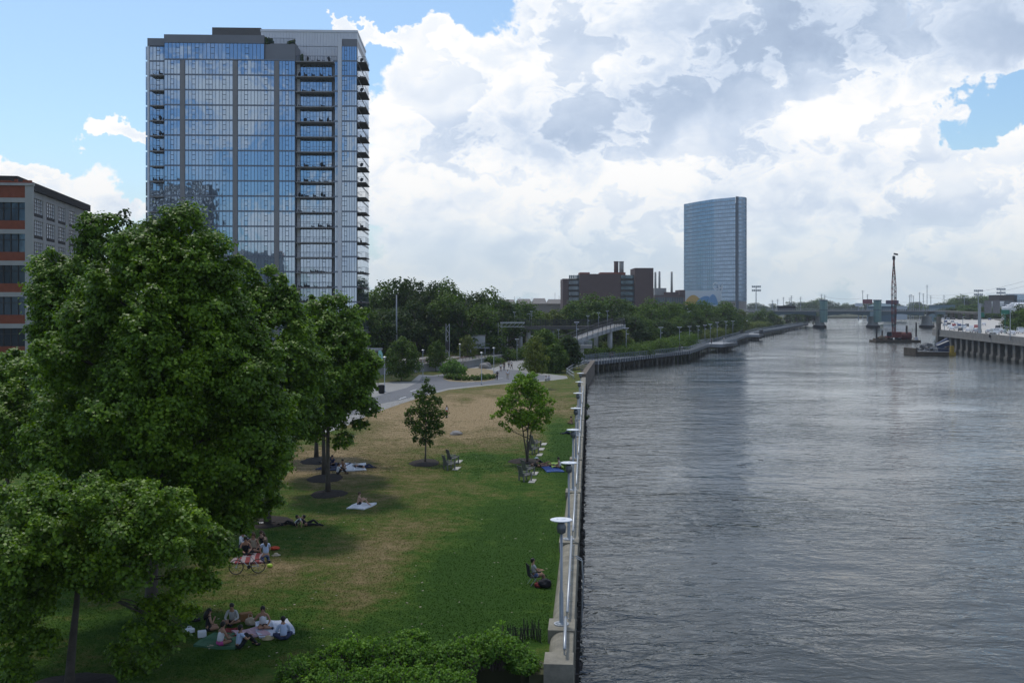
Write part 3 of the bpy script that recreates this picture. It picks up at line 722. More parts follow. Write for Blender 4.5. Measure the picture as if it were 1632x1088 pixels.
TY = 208.0; TS = .040                     # depth of the facade at px 232, how it recedes
TX0 = xx(232, TY)
def tpt(u, dep=0.0, z=0.0):              # u metres along the facade, dep metres behind it
    return Vector((TX0+u-dep*TS, TY+u*TS+dep, z))
def u_of(px, dep=0.0):                   # metres along for a column of the picture
    k = (px-816)/F
    # (TX0+u-dep*TS) = k*(TY+u*TS+dep)
    return (k*(TY+dep)-TX0+dep*TS)/(1-k*TS)
FH = 3.08
def zrow(py): return hz(py, TY+.8)
Z_TOPF = zrow(97)                         # floor line under the top storey
NF = 23
levels = [Z_TOPF-FH*i for i in range(NF)]
levels = [z for z in levels if z > 1.5]
T = empty('apartment_tower', tuple(tpt(0)), 0, 'tall blue glass apartment tower with grey piers and stacked balconies behind the trees', 'building')
rndT = random.Random(7)
def tb(g, u0, u1, d0, d1, z0, z1):
    """block along the facade"""
    vs = [tpt(u, d, z) for z in (z0, z1) for u, d in ((u0, d0), (u1, d0), (u1, d1), (u0, d1))]
    g.add(vs, [[3, 2, 1, 0], [4, 5, 6, 7], [0, 1, 5, 4], [1, 2, 6, 5], [2, 3, 7, 6], [3, 0, 4, 7]])
def fin(o): o.location = -Vector(T.location) if o.parent == T else (0, 0, 0); return o
uE = {k: u_of(k) for k in (232, 262, 287, 295, 371, 379, 437, 445, 470, 479, 529, 538, 545, 569)}
u232, u262, u470, u538, u545, u569 = [uE[k] for k in (232, 262, 470, 538, 545, 569)]
ztop = Z_TOPF+FH
DEPT = 24
# solid core just behind the glass
g = MB()
tb(g, u232, u262, 1.9, DEPT, -1, zrow(72)); tb(g, u262+.02, u470-.02, .35, DEPT-.1, -1, zrow(70)); tb(g, u470, u538, 2.6, DEPT-.2, -1, zrow(97)); tb(g, u538+.02, u569, .35, DEPT-.05, -1, zrow(60))
fin(g.build('core_wall', MATS['tower_panel'], T))
g = MB()
tb(g, u232-.05, u262, 1.3, DEPT+.1, zrow(72), zrow(60)); tb(g, u262-.06, u_of(421), -.1, DEPT+.2, zrow(69.5), zrow(56.5))
fin(g.build('parapet', MATS['tower_panel'], T))
g = MB(); tb(g, u_of(338, 9), u_of(416, 9), 9, DEPT-2, zrow(60), hz(43, TY+9)); fin(g.build('plant_room', M('plant_room', (.115, .11, .105), .7, var=.1), T))
g = MB(); n = 34; ua, ub = u_of(416, 6), u_of(569.5, 6)
for i in range(n):
    tb(g, ua+(ub-ua)*i/n+.02, ua+(ub-ua)*(i+1)/n-.02, 6+.0*(i % 2), DEPT-1, zrow(97), hz(72, TY+6)); tb(g, ua+(ub-ua)*i/n+.02, ua+(ub-ua)*(i+1)/n-.02, 5.9, DEPT-1, hz(71.5, TY+6), hz(49, TY+6))
tb(g, ua-.1, ub+.1, 5.75, DEPT-.8, hz(49, TY+6), hz(45.5, TY+6))
fin(g.build('upper_screen_wall', MATS['tower_light'], T))
g = MB(); tb(g, u_of(421), u470+.1, .6, 8, Z_TOPF, zrow(68)); fin(g.build('terrace_storey', MATS['tower_panel'], T))
g = MB()
for i in range(5):
    a = u_of(424)+(u470-.3-u_of(424))*i/5; tb(g, a+.08, a+(u470-.3-u_of(424))/5-.08, .5, .56, Z_TOPF+1.2, zrow(76))
fin(g.build('terrace_window', MATS['tower_glass'], T))
g = MB(); tb(g, u_of(421), u470, .3, .36, zrow(68)+1.0, zrow(68)+1.06); tb(g, u_of(472), u_of(536), .2, .26, Z_TOPF+1.1, Z_TOPF+1.16)
for i in range(24): a = u_of(421)+(u470-u_of(421))*i/23; tb(g, a, a+.05, .3, .36, zrow(68), zrow(68)+1.0); a = u_of(472)+(u_of(536)-u_of(472))*i/23; tb(g, a, a+.05, .2, .26, Z_TOPF+.2, Z_TOPF+1.1)
fin(g.build('terrace_railing', MATS['mullion'], T))
# glass: one strip of panes per storey and bay
def pane(g, u0, u1, z0, z1, d=0.0):
    c = rndT.uniform(-.0014, .0014); e = rndT.uniform(-.0014, .0014); w = u1-u0; h = z1-z0
    vs = [tpt(u0, d+c*w+e*h, z0), tpt(u1, d-c*w+e*h, z0), tpt(u1, d-c*w-e*h, z1), tpt(u0, d+c*w-e*h, z1)]
    g.add(vs, [[0, 1, 2, 3]])
def glazing(u0, u1, npan, z0, z1, d, gl, mu, small=()):
    w = (u1-u0)/npan
    for i in range(npan):
        a, b_ = u0+w*i, u0+w*(i+1)
        if i in small:
            h = z1-z0
            for (q0, q1) in ((0, .36), (.36, .72), (.72, 1)): pane(gl, a+.05, b_-.05, z0+h*q0+.04, z0+h*q1-.04, d)
            for q in (.36, .72): tb(mu, a, b_, d-.05, d+.1, z0+h*q-.045, z0+h*q+.045)
        else: pane(gl, a+.03, b_-.03, z0+.03, z1-.03, d)
        tb(mu, a-.035, a+.035, d-.07, d+.12, z0, z1)
    tb(mu, u1-.035, u1+.035, d-.07, d+.12, z0, z1)
def merge(A, B_):
    n = len(A.v); A.v += B_.v; A.f += [[i+n for i in f] for f in B_.f]; A.mi += B_.mi; A.sm += B_.sm
mu = MB()
REST = MB()
for k, z in enumerate([ztop-FH]+levels[1:]):
    gl = MB(); z0 = z+.28; z1 = z+FH+.02
    top = (k == 0)
    if top:
        glazing(u262, u_of(421), 26, z0, zrow(69.8), .0, gl, mu, (3, 8, 12, 16, 21))
        glazing(u_of(424), u470-.3, 5, z0, zrow(74), .55, gl, mu, (3,))
    else:
        bays_ = []
        def bay_(*a): q = MB(); glazing(*(a[:6]+(q,)+a[6:])); fin(q.build('window_strip', MATS['tower_glass'], T)) if k < 20 else (REST.v and None, merge(REST, q))
        bay_(uE[262], uE[287], 5, z0, z1, 0, mu, (2,)); bay_(uE[295], uE[371], 14, z0, z1, 0, mu, (2, 6, 7, 11))
        bay_(uE[379], uE[437], 11, z0, z1, 0, mu, (2, 8)); glazing(uE[445], uE[470], 5, z0, z1, 0, REST, mu, (2,))
        glazing(uE[529]+.6, u538, 2, z0, z1, .1, REST, mu)
        bay_(u_of(479, 2.4), u_of(529, 2.4), 10, z0-.1, z1-.1, 2.4, mu, (2, 7))
    glazing(u_of(232, 1.6)+.1, u262-.02, 6, z0, z1 if not top else zrow(73), 1.6, REST, mu, (3,))
    glazing(u545, u569-.05, 6, z0, z1, 0, REST, mu, (0, 1) if k % 3 else (1,))
    if top: fin(gl.build('window_strip', MATS['tower_glass'], T))
o = fin(REST.build('window', MATS['tower_glass'], T)); o['kind'] = 'stuff'
fin(mu.build('mullions', MATS['mullion'], T))
# right flank glass
g = MB()
for z in [ztop-FH]+levels[1:]:
    for i in range(8):
        d0 = .3+i*2.9; vs = [tpt(u569+.08, d0, z+.3), tpt(u569+.08, d0+2.7, z+.3), tpt(u569+.08, d0+2.7, z+FH-.1), tpt(u569+.08, d0, z+FH-.1)]; g.add(vs, [[0, 1, 2, 3]])
fin(g.build('side_window', MATS['tower_glass'], T))
g = MB()
for z in levels:
    tb(g, u262-.05, u470+.04, -.10, .30, z+.04, z+.26); tb(g, u232-.04, u262-.08, 1.5, 1.9, z-.02, z+.28); tb(g, u538+.04, u569+.12, -.06, .3, z+.02, z+.26); tb(g, uE[529]+.3, u538-.02, -.02, .3, z-.02, z+.28)
fin(g.build('floor_band', MATS['tower_slab'], T))
for a, b_, z1 in ((287, 295, Z_TOPF), (371, 379, Z_TOPF), (437, 445, Z_TOPF)):
    g = MB(); tb(g, uE[a]+.05, uE[b_]-.05, -.16, .34, -1, z1-.05); fin(g.build('pier', MATS['tower_pier'], T))
g = MB(); tb(g, u538+.04, u545-.04, -.12, .34, -1, zrow(60)); tb(g, u232-.1, u232+.3, 1.4, 2, -1, zrow(72)); tb(g, u_of(470.5), u_of(478, 2.3), 2.2, 2.58, -1, zrow(97)); fin(g.build('pier', MATS['tower_light'], T))
def balcony(u0, u1, d0, d1, z, side, k):
    b = MB(); tb(b, u0, u1, d0, d1, z-.14, z+.06)
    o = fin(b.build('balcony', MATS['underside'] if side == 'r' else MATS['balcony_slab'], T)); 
    r = MB()
    tb(r, u0+.05, u1-.05, d0+.05, d0+.09, z+1.08, z+1.13)
    if side == 'r': tb(r, u1-.09, u1-.05, d0+.1, d1, z+1.08, z+1.13); tb(r, u0+.05, u0+.09, d0+.1, d1, z+1.08, z+1.13)
    n = max(2, int((u1-u0)/.9))
    for i in range(n+1): tb(r, u0+.05+(u1-u0-.14)*i/n, u0+.09+(u1-u0-.14)*i/n, d0+.05, d0+.09, z+.06, z+1.08)
    if side == 'r':
        for i in range(5): q = d0+.1+(d1-d0-.1)*i/5; tb(r, u1-.09, u1-.05, q, q+.04, z+.06, z+1.08)
    r.build('railing', MATS['mullion'], o)
    if rndT.random() < .75:
        x0 = u0+.4
        while x0 < u1-.7:
            f = MB()
            w = rndT.uniform(.3, .9); h = rndT.uniform(.35, .95)
            if rndT.random() < .5: tb(f, x0, x0+w, d0+.5, d0+1.1, z+.06, z+h*.6); tb(f, x0, x0+.1, d0+.5, d0+1.1, z+.06, z+h)
            elif rndT.random() < .4: f.lump(tpt(x0+.3, d0+.7, z+.6), .35, .35, .5, x0, .3, 1)
            x0 += w+rndT.uniform(.3, 1.2)
            if f.v: f.build('furniture', MATS['black'], o)
for k, z in enumerate(levels):
    if k: balcony(u_of(239, -.2), u262-.1, -.2, 1.48, z, 'l', k)
    balcony(u_of(470.5, -.0)+.1, uE[529]+.25, .0, 2.3, z, 'm', k)
    balcony(u569+.14, u_of(583, 0), .2, 7.8, z, 'r', k)
# rooftop terrace plants
g = MB()
for px, d, h in ((424, .9, 1.4), (428, .9, 1.0), (432, 1, 1.2), (466, 1, .9), (463, 1, .6)): g.lump(tpt(u_of(px, d), d, zrow(68)+h*.4), .6, .6, h*.6, px, .35, 2)
g.lump(tpt(u_of(481, 1), 1, Z_TOPF+.9), .35, .35, .9, 3, .3, 2)
fin(g.build('terrace_plant', MATS['leaf_dark'], T))

# ---- grey mill building and brick building, far left
M('mill_grey', (.44, .43, .41), .85, var=.15, scale=.5, bump=.1)
M('mill_pale', (.40, .395, .38), .85, var=.12, scale=.5)
M('brick_red', (.25, .075, .042), .85, var=.2, scale=2)
M('roof_dark', (.045, .04, .038), .9, var=.2)
M('spandrel', (.05, .045, .042), .8, var=.2)
G = empty('mill_building', (-80, 165, 0), 0, 'grey concrete mill building with pale gridded windows and dark cornice behind the brick one', 'building')
A0 = Vector((xx(24, 165), 165, 0)); A1 = Vector((xx(139, 212), 212, 0)); dg = (A1-A0).normalized(); ng = Vector((dg.y, -dg.x, 0))
LG = (A1-A0).length; ZR = hz(281, 165)
def gp(s, o, z): return A0+dg*s+ng*o+Vector((0, 0, z))
def gb(g, s0, s1, o0, o1, z0, z1):
    vs = [gp(s, o, z) for z in (z0, z1) for s, o in ((s0, o1), (s1, o1), (s1, o0), (s0, o0))]
    g.add(vs, [[3, 2, 1, 0], [4, 5, 6, 7], [0, 1, 5, 4], [1, 2, 6, 5], [2, 3, 7, 6], [3, 0, 4, 7]])
g = MB(); gb(g, 0, LG, -40, -.35, -1, ZR-1.3); o = g.build('wall', MATS['mill_grey'], G); o.location = -Vector(G.location)
# bays: window columns placed where the picture has them
wins = [(52.5+1.5, 69), (74, 88), (92.5, 105), (110, 122)]
def s_of(px):
    k = (px-816)/F; return (k*A0.y-A0.x)/(dg.x-k*dg.y)
FHG = 3.75
g = MB(); gs = MB()
cols = [(s_of(a), s_of(b)) for a, b in wins]; cols = [(cols[0][0]-(cols[1][0]-cols[0][0])*1.0, cols[0][1]-(cols[1][0]-cols[0][0]))]+cols
g = MB(); last = 0.0
for a, b_ in cols+[(LG, LG)]:
    gb(g, last, max(a, last+.05), -.34, 0, -1, ZR-1.3); last = b_
for i in range(9):
    zt = ZR-2.4-i*FHG
    gb(g, 0, LG, -.34, -.05, zt+.03, zt+.62 if i else ZR-1.32)
o = g.build('wall_frame', MATS['mill_grey'], G); o.location = -Vector(G.location)
g = MB(); mm = MB(); sp = MB()
for i in range(8):
    zt = ZR-2.4-i*FHG
    for a, b_ in cols:
        w = b_-a; g.add([gp(a, -.28, zt-2.55), gp(b_, -.28, zt-2.55), gp(b_, -.28, zt), gp(a, -.28, zt)], [[0, 1, 2, 3]])
        for q in range(1, 5): gb(mm, a+w*q/5-.04, a+w*q/5+.04, -.27, -.18, zt-2.55, zt)
        for q in (1, 2, 3): gb(mm, a, b_, -.26, -.19, zt-2.55*q/4-.03, zt-2.55*q/4+.03)
        gb(sp, a, b_, -.33, -.1, zt-3.1, zt-2.55)
for q, nm, mt in ((g, 'window', MATS['sky_toned_glass']), (mm, 'glazing_bar', MATS['spandrel']), (sp, 'spandrel', MATS['spandrel'])):
    o = q.build(nm, mt, G); o.location = -Vector(G.location)
g = MB(); gb(g, -.5, LG+.5, -41, .55, ZR-1.3, ZR); o = g.build('cornice', MATS['roof_dark'], G); o.location = -Vector(G.location)

Bk = empty('brick_building', (-75, 122, 0), 0, 'red brick and white concrete loft building with dark windows at the left edge', 'building')
B1 = Vector((xx(52, 124.5), 124.5, 0)); db = Vector((-1, -.085, 0)).normalized(); nb = Vector((-db.y, db.x, 0))
if nb.y > 0: nb = -nb
def bp(s, o, z): return B1+db*s+nb*o+Vector((0, 0, z))
def bb(g, s0, s1, o0, o1, z0, z1):
    vs = [bp(s, o, z) for z in (z0, z1) for s, o in ((s1, o1), (s0, o1), (s0, o0), (s1, o0))]
    g.add(vs, [[3, 2, 1, 0], [4, 5, 6, 7], [0, 1, 5, 4], [1, 2, 6, 5], [2, 3, 7, 6], [3, 0, 4, 7]])
ZB = hz(291, 124); FB = 3.82; LB = 26.0
g = MB(); q0, q1, q2, q3 = bp(0, -.4, 0), bp(LB, -.4, 0), bp(LB, -14, 0), bp(0, -14, 0)+Vector((-7.5, 0, 0)); g.prism([q0[:2], q1[:2], q2[:2], q3[:2]], -1, ZB); o = g.build('wall', MATS['mill_pale'], Bk); o.location = -Vector(Bk.location)
bay = 5.25; pw = .55
fr = MB(); br = MB(); wd = MB(); gb_ = MB()
zw0 = ZB-3.4
s = 0
bays = []
s = .9
while s < LB-1: bays.append((s, s+6.4-1.2)); s += 6.4
for k in range(len(bays)+1):
    a = 0 if k == 0 else bays[k-1][1]; b_ = bays[k][0] if k < len(bays) else LB
    bb(fr, a, b_, -.4, 0, -1, ZB-.02)
for i in range(8):
    zt = ZB-2.35-i*FB
    if zt < 1: break
    for a, b_ in bays:
        bb(fr, a+.01, b_-.01, -.39, -.03, zt+.0, zt+.55)
        wd.add([bp(a, -.3, zt-2.2), bp(a, -.3, zt), bp(b_, -.3, zt), bp(b_, -.3, zt-2.2)], [[0, 1, 2, 3]])
        for q in range(1, 6): bb(gb_, a+(b_-a)*q/6-.05, a+(b_-a)*q/6+.05, -.29, -.2, zt-2.2, zt)
        bb(gb_, a, b_, -.28, -.21, zt-.75, zt-.67)
        q = MB(); bb(q, a+.01, b_-.01, -.38, -.12, zt-3.27, zt-2.2); q.build('brick_panel', MATS['brick_red'], Bk).location = -Vector(Bk.location)
for a, b_ in bays: bb(br, a, b_, -.39, -.06, ZB-1.78, ZB-.3)
rr = random.Random(3); s = .2
while s < LB:                       # worn brick parapet
    w = rr.uniform(.3, .9); bb(br, s, s+w, -.45, -.05, ZB, ZB+rr.uniform(.1, .55)); s += w+.01
bb(fr, -.1, LB, -.5, .12, ZB-.31, ZB-.01)
for q, nm, mt in ((fr, 'concrete_frame', MATS['mill_pale']), (br, 'brick_parapet', MATS['brick_red']), (wd, 'window', MATS['dark_glass']), (gb_, 'glazing_bar', MATS['spandrel'])):
    o = q.build(nm, mt, Bk); o.location = -Vector(Bk.location)

# ---- generic frontal block helper: px range and top row at distance Y
def block(g, p0, p1, top, bot, Y, depth=12, z0=None):
    zb = hz(bot, Y) if z0 is None else z0
    g.box(xx(p0, Y), xx(p1, Y), Y, Y+depth, zb, hz(top, Y))
# ---- far round cornered glass tower
CY = 950.0
C = empty('office_tower', (xx(1142, CY), CY, 0), 0, 'far blue glass office tower with a curved corner beside the river', 'building')
zt_ = hz(322, CY)
prof = []
P0 = Vector((xx(1090, CY+14), CY+14, 0)); P1 = Vector((xx(1138, CY-6), CY-6, 0)); P2 = Vector((xx(1172, CY-4), CY-4, 0)); P3 = Vector((xx(1177, CY-3), CY-3, 0))
pts = []
for i in range(9): t = i/8; p = P0.lerp(P1, t); p.y -= 2.5*math.sin(PI*t); pts.append(p)
for i in range(1, 7): t = i/6; pts.append(P1.lerp(P2, t))
cc = []
for i in range(0, 7):
    a = i/6*PI*.47; q = Vector((P3.x+11.2*math.sin(a), P3.y+.3+20*(1-math.cos(a)), 0)); cc.append(q)
back = [Vector((P3.x+11.4, CY+45, 0)), Vector((P0.x+12, CY+45, 0))]
allp = pts+cc
lv = 26
def ztop_at(i, n): 
    t = i/(n-1); return hz(323, CY)+(hz(314, CY)-hz(323, CY))*min(1, t*1.35)
N_ = len(allp)
g = MB(); poly = [(p.x, p.y+.6) for p in allp]+[(p.x, p.y) for p in back]
g.prism(poly, 0, hz(324, CY)); o = g.build('core_wall', MATS['tower_panel'], C); o.location = -Vector(C.location)
def strip(P, i0, nm, mat_g):
    # finer division of the outline
    gl = MB(); mv = MB(); n = len(P)
    segs = []
    for i in range(n-1):
        L_ = (P[i+1]-P[i]).length; k = max(1, round(L_/1.55))
        for j in range(k): segs.append((P[i].lerp(P[i+1], j/k), P[i].lerp(P[i+1], (j+1)/k), i0+i+j/k))
    zb = hz(480, CY)
    for a, b_, fi in segs:
        zt = ztop_at(fi, N_)
        for k in range(lv):
            z0 = zb+(zt-zb)*k/lv; z1 = zb+(zt-zb)*(k+1)/lv; h = z1-z0
            gl.add([Vector((a.x, a.y, z0+h*.28)), Vector((b_.x, b_.y, z0+h*.28)), Vector((b_.x, b_.y, z1)), Vector((a.x, a.y, z1))], [[0, 1, 2, 3]])
            mv.add([Vector((a.x, a.y-.15, z0)), Vector((b_.x, b_.y-.15, z0)), Vector((b_.x, b_.y-.15, z0+h*.28)), Vector((a.x, a.y-.15, z0+h*.28))], [[0, 1, 2, 3]])
        mv.box(a.x-.10, a.x+.10, a.y-.3, a.y, zb, zt)
    gl.build(nm, mat_g, C).location = -Vector(C.location)
    mv.build('floor_line', M('far_band', (.33, .40, .47), .4, metal=.3, var=.1), C).location = -Vector(C.location)
strip(pts, 0, 'curtain_wall', MATS['far_glass']); strip(cc, len(pts), 'curved_corner', MATS['far_glass'])
g = MB(); z = hz(480, CY)
g.prism([(p.x, p.y-.5) for p in allp]+[(p.x, p.y) for p in back], 0, z-.2); g.build('stone_base', M('far_stone', (.33, .29, .26), .8), C).location = -Vector(C.location)
g = MB(); a, b_ = P2, P3; g.box(a.x+.4, b_.x-.2, a.y-.5, a.y+1, 0, hz(314, CY)); g.build('dark_recess', MATS['mullion'], C).location = -Vector(C.location)
# round white emblem: a C and an H
g = MB(); cx = xx(1141, CY); cz = hz(456, CY); yy = CY-8.2
for i in range(9):
    a0 = R(50+260*i/9); a1 = R(50+260*(i+1)/9); g.bar((cx-1.8+2.6*math.cos(a0), yy, cz+3.2*math.sin(a0)), (cx-1.8+2.6*math.cos(a1), yy, cz+3.2*math.sin(a1)), .3, .8)
g.box(cx+.8, cx+1.6, yy-.15, yy+.15, cz-4.2, cz+1.2); g.box(cx+3.6, cx+4.4, yy-.15, yy+.15, cz-4.2, cz+1.2); g.box(cx+1.6, cx+3.6, yy-.1, yy+.1, cz-1.9, cz-1.1)
g.build('emblem', MATS['white'], C).location = -Vector(C.location)
# low colourful building in front
Lb = empty('low_building', (xx(1115, 900), 900, 0), 0, 'low white building with wavy blue and orange panels below the far glass tower', 'building')
g = MB(); block(g, 1092, 1150, 463, 500, 900, 25, 0); g.build('wall', M('far_white', (.62, .66, .68), .6, var=.08), Lb).location = -Vector(Lb.location)
def arch(c, w, h, Y, mt, nm, ph=0):
    g = MB(); top = []; n = 14
    x0 = xx(c-w, Y); x1 = xx(c+w, Y)
    for i in range(n+1): t = i/n; top.append((x0+(x1-x0)*t, hz(482-h*math.sin(PI*t)**.8+ph*math.sin(4*t), Y)))
    vs = [(x, Y, hz(486, Y)) for x, z in top]+[(x, Y, z) for x, z in top]+[(x, Y+1, hz(486, Y)) for x, z in top]+[(x, Y+1, z) for x, z in top]; k = n+1
    fs = []
    for i in range(n): fs += [[i, i+1, k+i+1, k+i], [k+i, k+i+1, 3*k+i+1, 3*k+i]]
    g.add(vs, fs); g.build(nm, mt, Lb).location = -Vector(Lb.location)
arch(1105, 13, 12, 898, M('far_orange', (.55, .33, .07), .7), 'orange_panel'); arch(1124, 14, 12, 896.5, M('far_blue', (.14, .30, .52), .7), 'blue_panel', 2); arch(1136, 8, 14, 895, M('far_blue'), 'blue_panel', 1)
# ---- dark brown hall
Hb = empty('brown_building', (xx(970, 600), 600, 0), 0, 'dark brown windowless brick building with two short roof chimneys behind the ramp', 'building')
M('brown_brick', (.115, .073, .066), .85, var=.12, scale=.3, bump=.1, bscale=2)
g = MB(); block(g, 897, 906, 444, 500, 603, 30, 0); block(g, 924, 989, 436.5, 500, 600, 30, 0); block(g, 1012, 1041.5, 427, 500, 598, 24, 0)
g.build('wall', MATS['brown_brick'], Hb).location = -Vector(Hb.location)
g = MB()
block(g, 906.1, 923.9, 444, 500, 606, 26, 0); g.build('glazed_wall', MATS['spandrel'], Hb).location = -Vector(Hb.location); g = MB(); block(g, 989.1, 1011.9, 439, 500, 603, 26, 0); g.build('glazed_wall', MATS['spandrel'], Hb).location = -Vector(Hb.location)
g = MB()
for p0, p1, Y in ((906.5, 923.5, 605.6), (989.5, 1011.5, 602.6)):
    for k in range(9):
        z0 = 3+k*3.3
        g = MB()
        for j in range(6):
            a = xx(p0+(p1-p0)*j/6+.2, Y); b_ = xx(p0+(p1-p0)*(j+1)/6-.2, Y); g.add([(a, Y-.1, z0), (b_, Y-.1, z0), (b_, Y-.1, z0+2.0), (a, Y-.1, z0+2.0)], [[0, 1, 2, 3]])
        g.build('window', MATS['dark_glass'], Hb).location = -Vector(Hb.location)
g = MB(); block(g, 924, 940, 434, 437, 608, 14); block(g, 957, 997, 434, 440, 612, 14); g.build('roof_plant', MATS['brick_red'], Hb).location = -Vector(Hb.location)
for px, mt in ((982, MATS['brown_brick']), (990.5, MATS['pale_concrete'])):
    g = MB(); x = xx(px, 616); g.smooth = True; g.cyl((x, 616, hz(436, 616)), (x, 616, hz(418, 616)), 1.35, n=14); g.cyl((x, 616, hz(418, 616)), (x, 616, hz(416.5, 616)), 1.5, n=14)
    g.build('chimney', mt, Hb).location = -Vector(Hb.location)
PP = empty('power_station', (xx(1068, 760), 760, 0), 0, 'low dark power station with three thin pale stacks between brown building and far tower', 'building')
g = MB(); block(g, 1043, 1092, 470, 500, 760, 30, 0); block(g, 1083, 1092, 462, 470, 759, 20); block(g, 1060, 1092, 465.5, 470, 764, 20); g.build('wall', MATS['brown_brick'], PP).location = -Vector(PP.location)
g = MB()
for k in range(12): block(g, 1045+k*3.7, 1047.6+k*3.7, 474, 484, 759.8, .1)
g.build('window', MATS['dark_glass'], PP).location = -Vector(PP.location)
g = MB(); block(g, 1044, 1062, 459, 470, 770, 10); g.build('roof_plant', MATS['pale_concrete'], PP).location = -Vector(PP.location)
for px, top in ((1044.5, 433.5), (1051, 432.5), (1070.5, 433)):
    g = MB(); g.smooth = True; x = xx(px, 776); g.cyl((x, 776, hz(470, 776)), (x, 776, hz(top, 776)), .95, .75, n=12); g.build('stack', MATS['pale_concrete'], PP).location = -Vector(PP.location)
# long tan museum-like roofs
TB = empty('long_building', (xx(850, 640), 640, 0), 0, 'long low tan building with sloping grey roofs left of the brown building', 'building')
g = MB(); block(g, 800, 897, 484, 500, 640, 30, 0); g.build('wall', M('tan_wall', (.30, .27, .23), .85), TB).location = -Vector(TB.location)
g = MB()
for a, b_, t in ((796, 822, 477), (822.5, 848, 476), (848.5, 872, 475), (872.5, 897, 476.5)):
    Y = 639; z0 = hz(484, Y); z1 = hz(t, Y); x0, x1 = xx(a, Y), xx(b_, Y); ym = Y+14
    g.add([(x0, Y, z0), (x1, Y, z0), (x1-1, ym, z1), (x0+1, ym, z1), (x0, Y+30, z0), (x1, Y+30, z0)], [[0, 1, 2, 3], [3, 2, 5, 4], [0, 3, 4], [1, 5, 2]])
g.build('roof', M('tan_roof', (.20, .185, .17), .9), TB).location = -Vector(TB.location)
for i, (px, tp) in enumerate(((802, 470), (820, 472), (884.5, 466), (891, 471), (848, 474))):
    g = MB(); Y = 660; x = xx(px, Y); g.cyl((x, Y, 8), (x, Y, hz(tp, Y)), .16, .1, n=5); tag(g.build('flagpole', MATS['steel_pole']), 'thin bare pole standing behind the long tan building, %s from the left' % ['first', 'second', 'fourth', 'fifth', 'third'][i], 'pole', 'thin poles behind the long tan building')
# buildings behind the camera, mirrored in the glass of the tower
def rear(x, y, w, d, h, lab, seed):
    r = empty('rear_building', (x, y, 0), 0, lab, 'building')
    g = MB(); g.box(-w/2, w/2, -d/2, d/2, 0, h); g.build('wall', MATS['brown_brick'] if seed else MATS['spandrel'], r)
    g = MB(); n = int(w/3); m_ = int(h/3.4)
    for i in range(n):
        for k in range(m_): 
            a = -w/2+w*(i+.2)/n; b_ = -w/2+w*(i+.8)/n; z0 = k*3.4+1; g.add([(b_, d/2+.05, z0), (a, d/2+.05, z0), (a, d/2+.05, z0+1.8), (b_, d/2+.05, z0+1.8)], [[0, 1, 2, 3]])
    g.build('window', MATS['sky_toned_glass'], r)
rear(-135, -70, 33, 20, 69, 'dark slab block on the near side of the river, mirrored in the tower', 0)
# ------------------------------------------------------------------ background woods: every tree its own
ORD = ['first', 'second', 'third', 'fourth', 'fifth', 'sixth', 'seventh', 'eighth', 'ninth', 'tenth', 'eleventh', 'twelfth', 'thirteenth', 'fourteenth', 'fifteenth', 'sixteenth', 'seventeenth', 'eighteenth', 'nineteenth', 'twentieth']
def ordw(i): return ORD[i] if i < 20 else 'number %d' % (i+1)
protos = []
for i, (leaf, Rr, n, r, H, cone, per, size) in enumerate([('leaf_mid', .42, 26, .14, 1, .2, 1500, .042), ('leaf_dark', .36, 26, .13, 1, .4, 1600, .040), ('leaf_mid', .5, 30, .15, 1, .1, 1300, .044), ('leaf_olive', .40, 22, .15, 1, .3, 1300, .046), ('leaf_dark', .48, 28, .15, 1, .15, 1400, .042)]):
    o = tree('background_tree', 'x', 'tree', None, 0, 0, ellipse_clumps(Rr, .10, 1.0, n, r, 80+i, 1, cone, .3), .85, leaf, size, per, 90+i, .022, limbs=8, flat=.9, kind='q', gap=.5)
    protos.append(o)
used = [False]*len(protos)
rnW = random.Random(5)
def wood(lst, group, where, name='background_tree'):
    """lst: (px, Y, top row, width factor, kind)"""
    lst = sorted(lst, key=lambda q: q[0])
    tone = ['green', 'dark green', 'broad green', 'olive green', 'broad dark']
    cnt = len(lst)
    for i, (px, Y, top, wf, k) in enumerate(lst):
        o = protos[k] if not used[k] else copy_tree(protos[k]); used[k] = True
        H = hz(top, Y)*.95; o.location = (xx(px, Y), Y, -.05); o.rotation_euler = (0, 0, rnW.uniform(0, 6.28)); o.scale = (H*wf, H*wf, H)
        o.name = name
        w = 'leftmost' if i == 0 else 'rightmost' if i == cnt-1 else ordw(i)+' from the left'
        tag(o, '%s tree, %s, %s' % (tone[k], w, where), 'tree', group)
# dark wood behind the railway
wd = []
for px, Y, top, wf, k in [(600, 262, 466, 1.0, 0), (590, 235, 500, 1.0, 2), (622, 275, 450, .9, 1), (640, 262, 446, .8, 1), (655, 268, 449, .9, 1), (672, 272, 455, .9, 4), (690, 265, 452, .8, 1), (708, 270, 456, .9, 1), (722, 262, 458, .8, 0),
                          (740, 272, 466, 1.0, 4), (757, 262, 468, 1.0, 1), (775, 270, 470, 1.0, 0), (792, 276, 474, 1.0, 4), (808, 290, 480, 1.1, 1), (612, 240, 490, 1.2, 4), (640, 245, 488, 1.2, 4), (668, 248, 480, 1.2, 1), (700, 248, 478, 1.2, 0), (730, 246, 486, 1.2, 1),
                          (760, 250, 492, 1.3, 2), (790, 258, 492, 1.3, 4), (590, 300, 462, 1.2, 3), (825, 300, 486, 1.3, 2), (575, 245, 500, 1.1, 1), (680, 300, 462, 1.4, 3), (640, 300, 458, 1.3, 1), (560, 290, 470, 1.3, 1)]: wd.append((px, Y, top, wf, k))
wood(wd, 'trees of the dark wood behind the railway', 'in the wood behind the railway')
